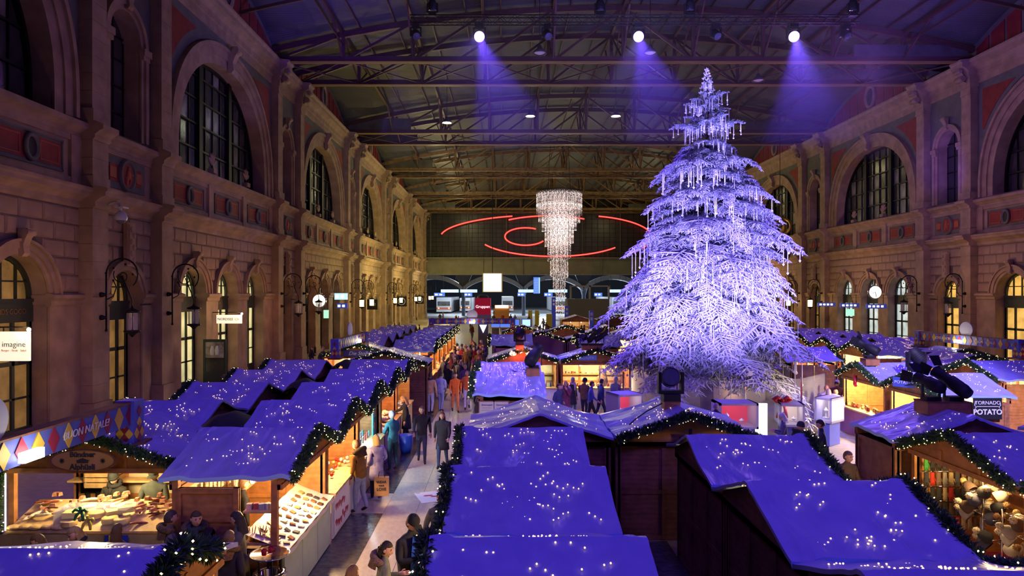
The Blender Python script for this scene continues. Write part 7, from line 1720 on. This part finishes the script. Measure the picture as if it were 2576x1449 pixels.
for k, (x, y_, c, nm) in enumerate(((9.05, 11.8, (.72, .70, .66), 'white'), (9.25, 11.4, (.05, .34, .33), 'teal'))):
    m_ = MB(); rr = random.Random(k); m_.lathe([(0, 0), (.22, .0), (.27, .12), (.25, .3), (.16, .45), (.05, .52), (0, .53)], 16); m_.v = [(a * (1 + .08 * math.sin(9 * c_ + a * 20)), b * (1 + .08 * math.sin(11 * a)), c_) for a, b, c_ in m_.v]
    o = m_.build('plastic_bag', [Mx('%s_plastic' % nm, c, .35, bump=.5, bscale=12)], None, (x, y_, 0)); tag(o, 'stuffed %s plastic bag on the red carpet' % nm, 'bag')
o = MB().box(8.35, 10.2, 10.9, 13.75, .0, .015).build('red_carpet', [Mx('red_carpet', (.42, .015, .06), .95)]); tag(o, 'red carpet inside the glove stall', 'carpet')
o = empty('folding_stool', (9.45, 11.75, 0)); tag(o, 'wooden folding stool behind the plastic bags', 'stool'); MB().lathe([(0, .6), (.2, .6), (.2, .63), (0, .635)], 20).build('seat', ['woodl'], o)
for k in range(4): a = k * PI / 2 + .7; MB().tube([(.05 * math.cos(a), .05 * math.sin(a), .6), (.24 * math.cos(a), .24 * math.sin(a), 0)], .014, 6).build('leg', ['woodl'], o)
# next stall: grey cloth counter
m_ = MB(); m_.grid(lambda a, b: (8.22 - .015 * math.sin(30 * a) * b, 7.75 + 2.9 * a, 1.03 - 1.0 * b), 36, 5); o = m_.build('counter_cloth', [Mx('slate_cloth', (.07, .08, .12), .9)]); tag(o, 'slate grey cloth hanging from the bright stall counter', 'cloth')
# wool hats stall, bottles, jars and generic goods
def row(prefix, key, n, mes, label, cat, group, z=1.02, spread=.42, depth=(.0, .22), seed=1, zj=0.0):
    r_ = random.Random(seed); e, mw, w_, dep = STALLS[key]
    for i in range(n):
        p = mw @ Vector((-w_ * spread + 2 * w_ * spread * (i + .5) / n + r_.uniform(-.02, .02), -dep / 2 + .12 + r_.uniform(*depth), z + r_.uniform(0, zj)))
        item(prefix, mes[r_.randrange(len(mes))], p, label, cat, group, rot=(0, 0, r_.random() * 6))
BOT = [MB().lathe([(0, 0), (.04, 0), (.04, .16), (.015, .22), (.015, .28), (0, .28)], 10).mesh('bottle', [Mx('bottle_%d' % i, c, .15)]) for i, c in enumerate(((.02, .10, .03), (.12, .04, .01), (.5, .5, .45), (.05, .12, .3)))]
JAR = [MB().lathe([(0, 0), (.05, 0), (.055, .02), (.055, .1), (.04, .12), (.045, .12), (.045, .15), (0, .15)], 12).mesh('jar', [Mx('jar_%d' % i, c, .3)]) for i, c in enumerate(((.5, .2, .05), (.6, .45, .15), (.35, .06, .04), (.7, .6, .45)))]
row('bottle', 'O2', 14, BOT, 'drinks bottle on the counter under the red lamps', 'bottle', 'bottles on the bottle stall')
row('jar', 'O3', 12, JAR, 'jar on the Nordic goods counter', 'jar', 'jars on the Nordic counter'); row('gift_box', 'O3', 10, SQB, 'little box on the Nordic back shelf', 'box', 'boxes on the Nordic shelf', 1.43, .4, (1.65, 1.75))
row('jar', 'T0', 14, JAR, 'snack jar on the potato stall counter', 'jar', 'jars on the potato stall'); row('jar', 'T1', 16, JAR, 'bright jar on the frosted stall counter', 'jar', 'jars on the frosted stall', seed=4); row('gift_box', 'T1', 14, SQB, 'carved piece on the frosted stall shelf', 'carving', 'carvings on the frosted shelf', 1.43, .42, (1.5, 1.6))
row('gift_box', 'U_0', 10, SQB, 'box on the white-lit stall counter', 'box', 'boxes on the white-lit stall'); row('bauble', 'U_1', 18, ORN, 'glowing bauble heaped in the star stall', 'bauble', 'baubles in the star stall', 1.05, .42, (0, .3), 2, .25)
row('jar', 'W', 10, JAR, 'jar on the broad-roofed stall counter', 'jar', 'jars on the broad-roofed stall'); row('gift_box', 'Q4', 10, SQB, 'small ware before the hung pictures', 'ware', 'wares before the pictures'); row('jar', 'B2', 10, JAR, 'pastry jar on the bakery counter', 'jar', 'jars on the bakery counter'); row('gift_box', 'S0', 10, SQB, 'pale box on the slate cloth counter', 'box', 'boxes on the slate cloth counter'); row('gift_box', 'L2_4', 12, SQB, 'small box on the last walkway stall', 'box', 'boxes on the last walkway stall'); row('gift_box', 'X0', 12, SQB, 'box on the warm edge stall', 'box', 'boxes on the edge stall')
for k in range(6): row('jar', 'L3_%d' % k, 6, JAR, 'jar on the counters past the bakery', 'jar', 'jars past the bakery', seed=k)
WH = [MB().lathe([(.1, 0), (.11, .02), (.1, .1), (.06, .18), (0, .2)], 12).mesh('wool_hat', [cloth(c)]) for c in ((.05, .40, .12), (.5, .05, .15), (.1, .15, .5), (.6, .5, .1), (.4, .1, .4))]
e, mw, w_, dep = STALLS['X1']
for i in range(14): item('wool_hat', WH[i % 5], mw @ Vector((-1.3 + .2 * i, -dep / 2 - .05, 1.75 - .25 * (i % 2))), '%s wool hat hanging from the gable' % ('green', 'pink', 'blue', 'yellow', 'violet')[i % 5], 'hat', '%s wool hats under the gable' % ('green', 'pink', 'blue', 'yellow', 'violet')[i % 5])
# paper star, stocking, wreath
m_ = MB()
for q in range(12):
    a = q * PI / 6; L = .3 if q % 2 == 0 else .2; m_.add([(L * math.cos(a), 0, L * math.sin(a)), (.08 * math.cos(a + .26), .05, .08 * math.sin(a + .26)), (.08 * math.cos(a - .26), .05, .08 * math.sin(a - .26)), (.06 * math.cos(a), -.09, .06 * math.sin(a))], [(0, 1, 3), (0, 3, 2), (0, 2, 1)])
o = m_.build('paper_star', [Mx('paper_star_glow', (1, .6, .3), .5, emit=(1, .55, .25), es=3.0)], None, (18.0, 38.4, 1.65), -.5); tag(o, 'glowing paper star hanging in the orange stall', 'star')
m_ = MB(); m_.tube([(0, 0, .35), (0, 0, .12), (-.04, -.0, .03), (-.14, 0, 0)], [.06, .065, .07, .055], 10); o = m_.build('stocking', ['ribbon'], None, (12.72, 24.4, 1.95), 1.2); tag(o, 'red Christmas stocking hanging on the frosted gable', 'stocking')
# signs on stalls
def board(px, py, d, w_, h, label, face='black', rz=0):
    p = at(px, py, d); o = MB().box(-w_ / 2, w_ / 2, -.02, .02, -h / 2, h / 2).build('sign_board', [face], None, p, rz); tag(o, label, 'sign'); return o
o = board(2483, 1028, 19.78, .85, .62, 'black board with white retro potato lettering'); text('lettering', 'TORNADO', .15, 'white', o, (0, -.03, .17), (PI / 2, 0, 0)); text('lettering', 'POTATO', .21, 'white', o, (0, -.03, -.10), (PI / 2, 0, 0), offset=.006); MB().box(-.32, .32, -.028, -.022, .06, .075).build('rule', ['white'], o)
for sx in (-1, 1): MB().tube([(sx * .36, -.025, .2), (sx * .38, -.025, .1), (sx * .33, -.025, .05), (sx * .37, -.025, 0)], .01, 5).build('flourish', ['white'], o)
o = board(2273, 962, 21.3, .62, .3, 'dark gable board with white potato lettering', 'blue_sign', -.9); text('lettering', 'POTATO', .13, 'white', o, (0, -.03, 0), (PI / 2, 0, 0))
o = board(1477, 900, 30.3, .85, .22, 'small dark sign with white letters on the Nordic gable', 'blue_sign'); text('lettering', 'NORDISK', .15, 'white', o, (0, -.03, 0), (PI / 2, 0, 0))
o = board(2342, 893, 30.0, 1.4, .26, 'black board with pink and green chalk letters'); text('lettering', 'INDIAN', .18, 'ribbon', o, (-.36, -.03, 0), (PI / 2, 0, 0)); text('lettering', 'VEGETARIAN', .15, 'mint', o, (.32, -.03, 0), (PI / 2, 0, 0))
for k in range(2):
    o = board(1224 + 37 * k, 1032, 20.0, .42, .5, 'pale competition poster on the stall wall, %s' % ['walkway side', 'inner side'][k], Mx('poster_paper', (.5, .47, .45), .7)); text('lettering', 'Gewinnspiel', .065, 'ink', o, (0, -.025, .16), (PI / 2, 0, 0), shear=.3)
    for q in range(4): MB().box(-.15, .15 - .05 * (q % 2), -.023, -.021, .07 - .07 * q, .076 - .07 * q).build('text_line', ['ink'], o)
    MB().beam((-.02, -.024, -.15), (.06, -.024, -.1), .008, .004).build('pencil_print', ['ink'], o)
    MB().box(-.24, .24, -.015, .02, -.28, .28).build('frame', ['woodd'], o)
o = board(930, 889, 33.2, 2.6, .3, 'bakery name board in flowing white letters', Mx('bakery_blue', (.06, .06, .25), .5)); text('lettering', 'Die Stollenbäcker', .26, 'white', o, (-.1, -.03, 0), (PI / 2, 0, 0), shear=.35)
for k, (px, py, w_, c) in enumerate(((1532, 848, .55, 'lilac'), (1525, 856, .4, 'ribbon'), (1544, 857, .4, 'white'))): board(px, py, 45.8, w_, .4, '%s picture hung on the gable beside the tree' % ['pale violet', 'red', 'white'][k], c)
# cables lying on roofs
for k, (pts, lab) in enumerate((([(-.1, 24.9, 2.66), (.2, 24.2, 2.55), (.75, 23.6, 2.42), (.9, 24.0, 2.5), (.4, 24.6, 2.62), (-.2, 24.2, 2.52)], 'black cable loop lying on a lavender roof'), ([(3.6, 15.3, 2.78), (3.2, 15.0, 2.66), (2.9, 14.7, 2.55), (2.7, 14.4, 2.48)], 'black cable running down from the moving-head lamp'))):
    o = MB().tube(pts, .014, 6).build('cable', ['black']); tag(o, lab, 'cable')
o = MB().tube([(12.1 + .22 * math.cos(t), 13.4, 2.55 + .26 * math.sin(t)) for t in np.linspace(0, 12, 40)], .014, 6).build('cable_coil', ['black']); tag(o, 'coiled cable hanging behind the glove stall', 'cable')
o = empty('speaker_box', (3.95, 14.22, 2.12)); tag(o, 'dark floodlight box fixed under the brown gable', 'floodlight'); MB().box(-.22, .22, -.08, .08, -.16, .12).build('housing', ['black'], o); MB().box(-.17, .17, -.09, -.08, -.1, .08).build('lens', ['lens'], o); MB().box(-.03, .03, -.02, .02, .12, .3).build('bracket', ['iron'], o)
# ------------------------------------------------------------------ thin stage haze under the lighting truss, in which the beams show
hz = bpy.data.materials.new('stage_haze'); hz.use_nodes = True; nt = hz.node_tree; nt.nodes.clear()
out = nt.nodes.new('ShaderNodeOutputMaterial'); vs_ = nt.nodes.new('ShaderNodeVolumeScatter'); vs_.inputs['Density'].default_value = .0085; vs_.inputs['Anisotropy'].default_value = .35
nt.links.new(vs_.outputs[0], out.inputs['Volume'])
o = MB().box(-6, 20.5, 31, 37.0, 12.5, 19.6).build('haze', [hz]); tag(o, 'faint violet stage haze around the beams of the truss lamps', 'haze', kind='stuff')
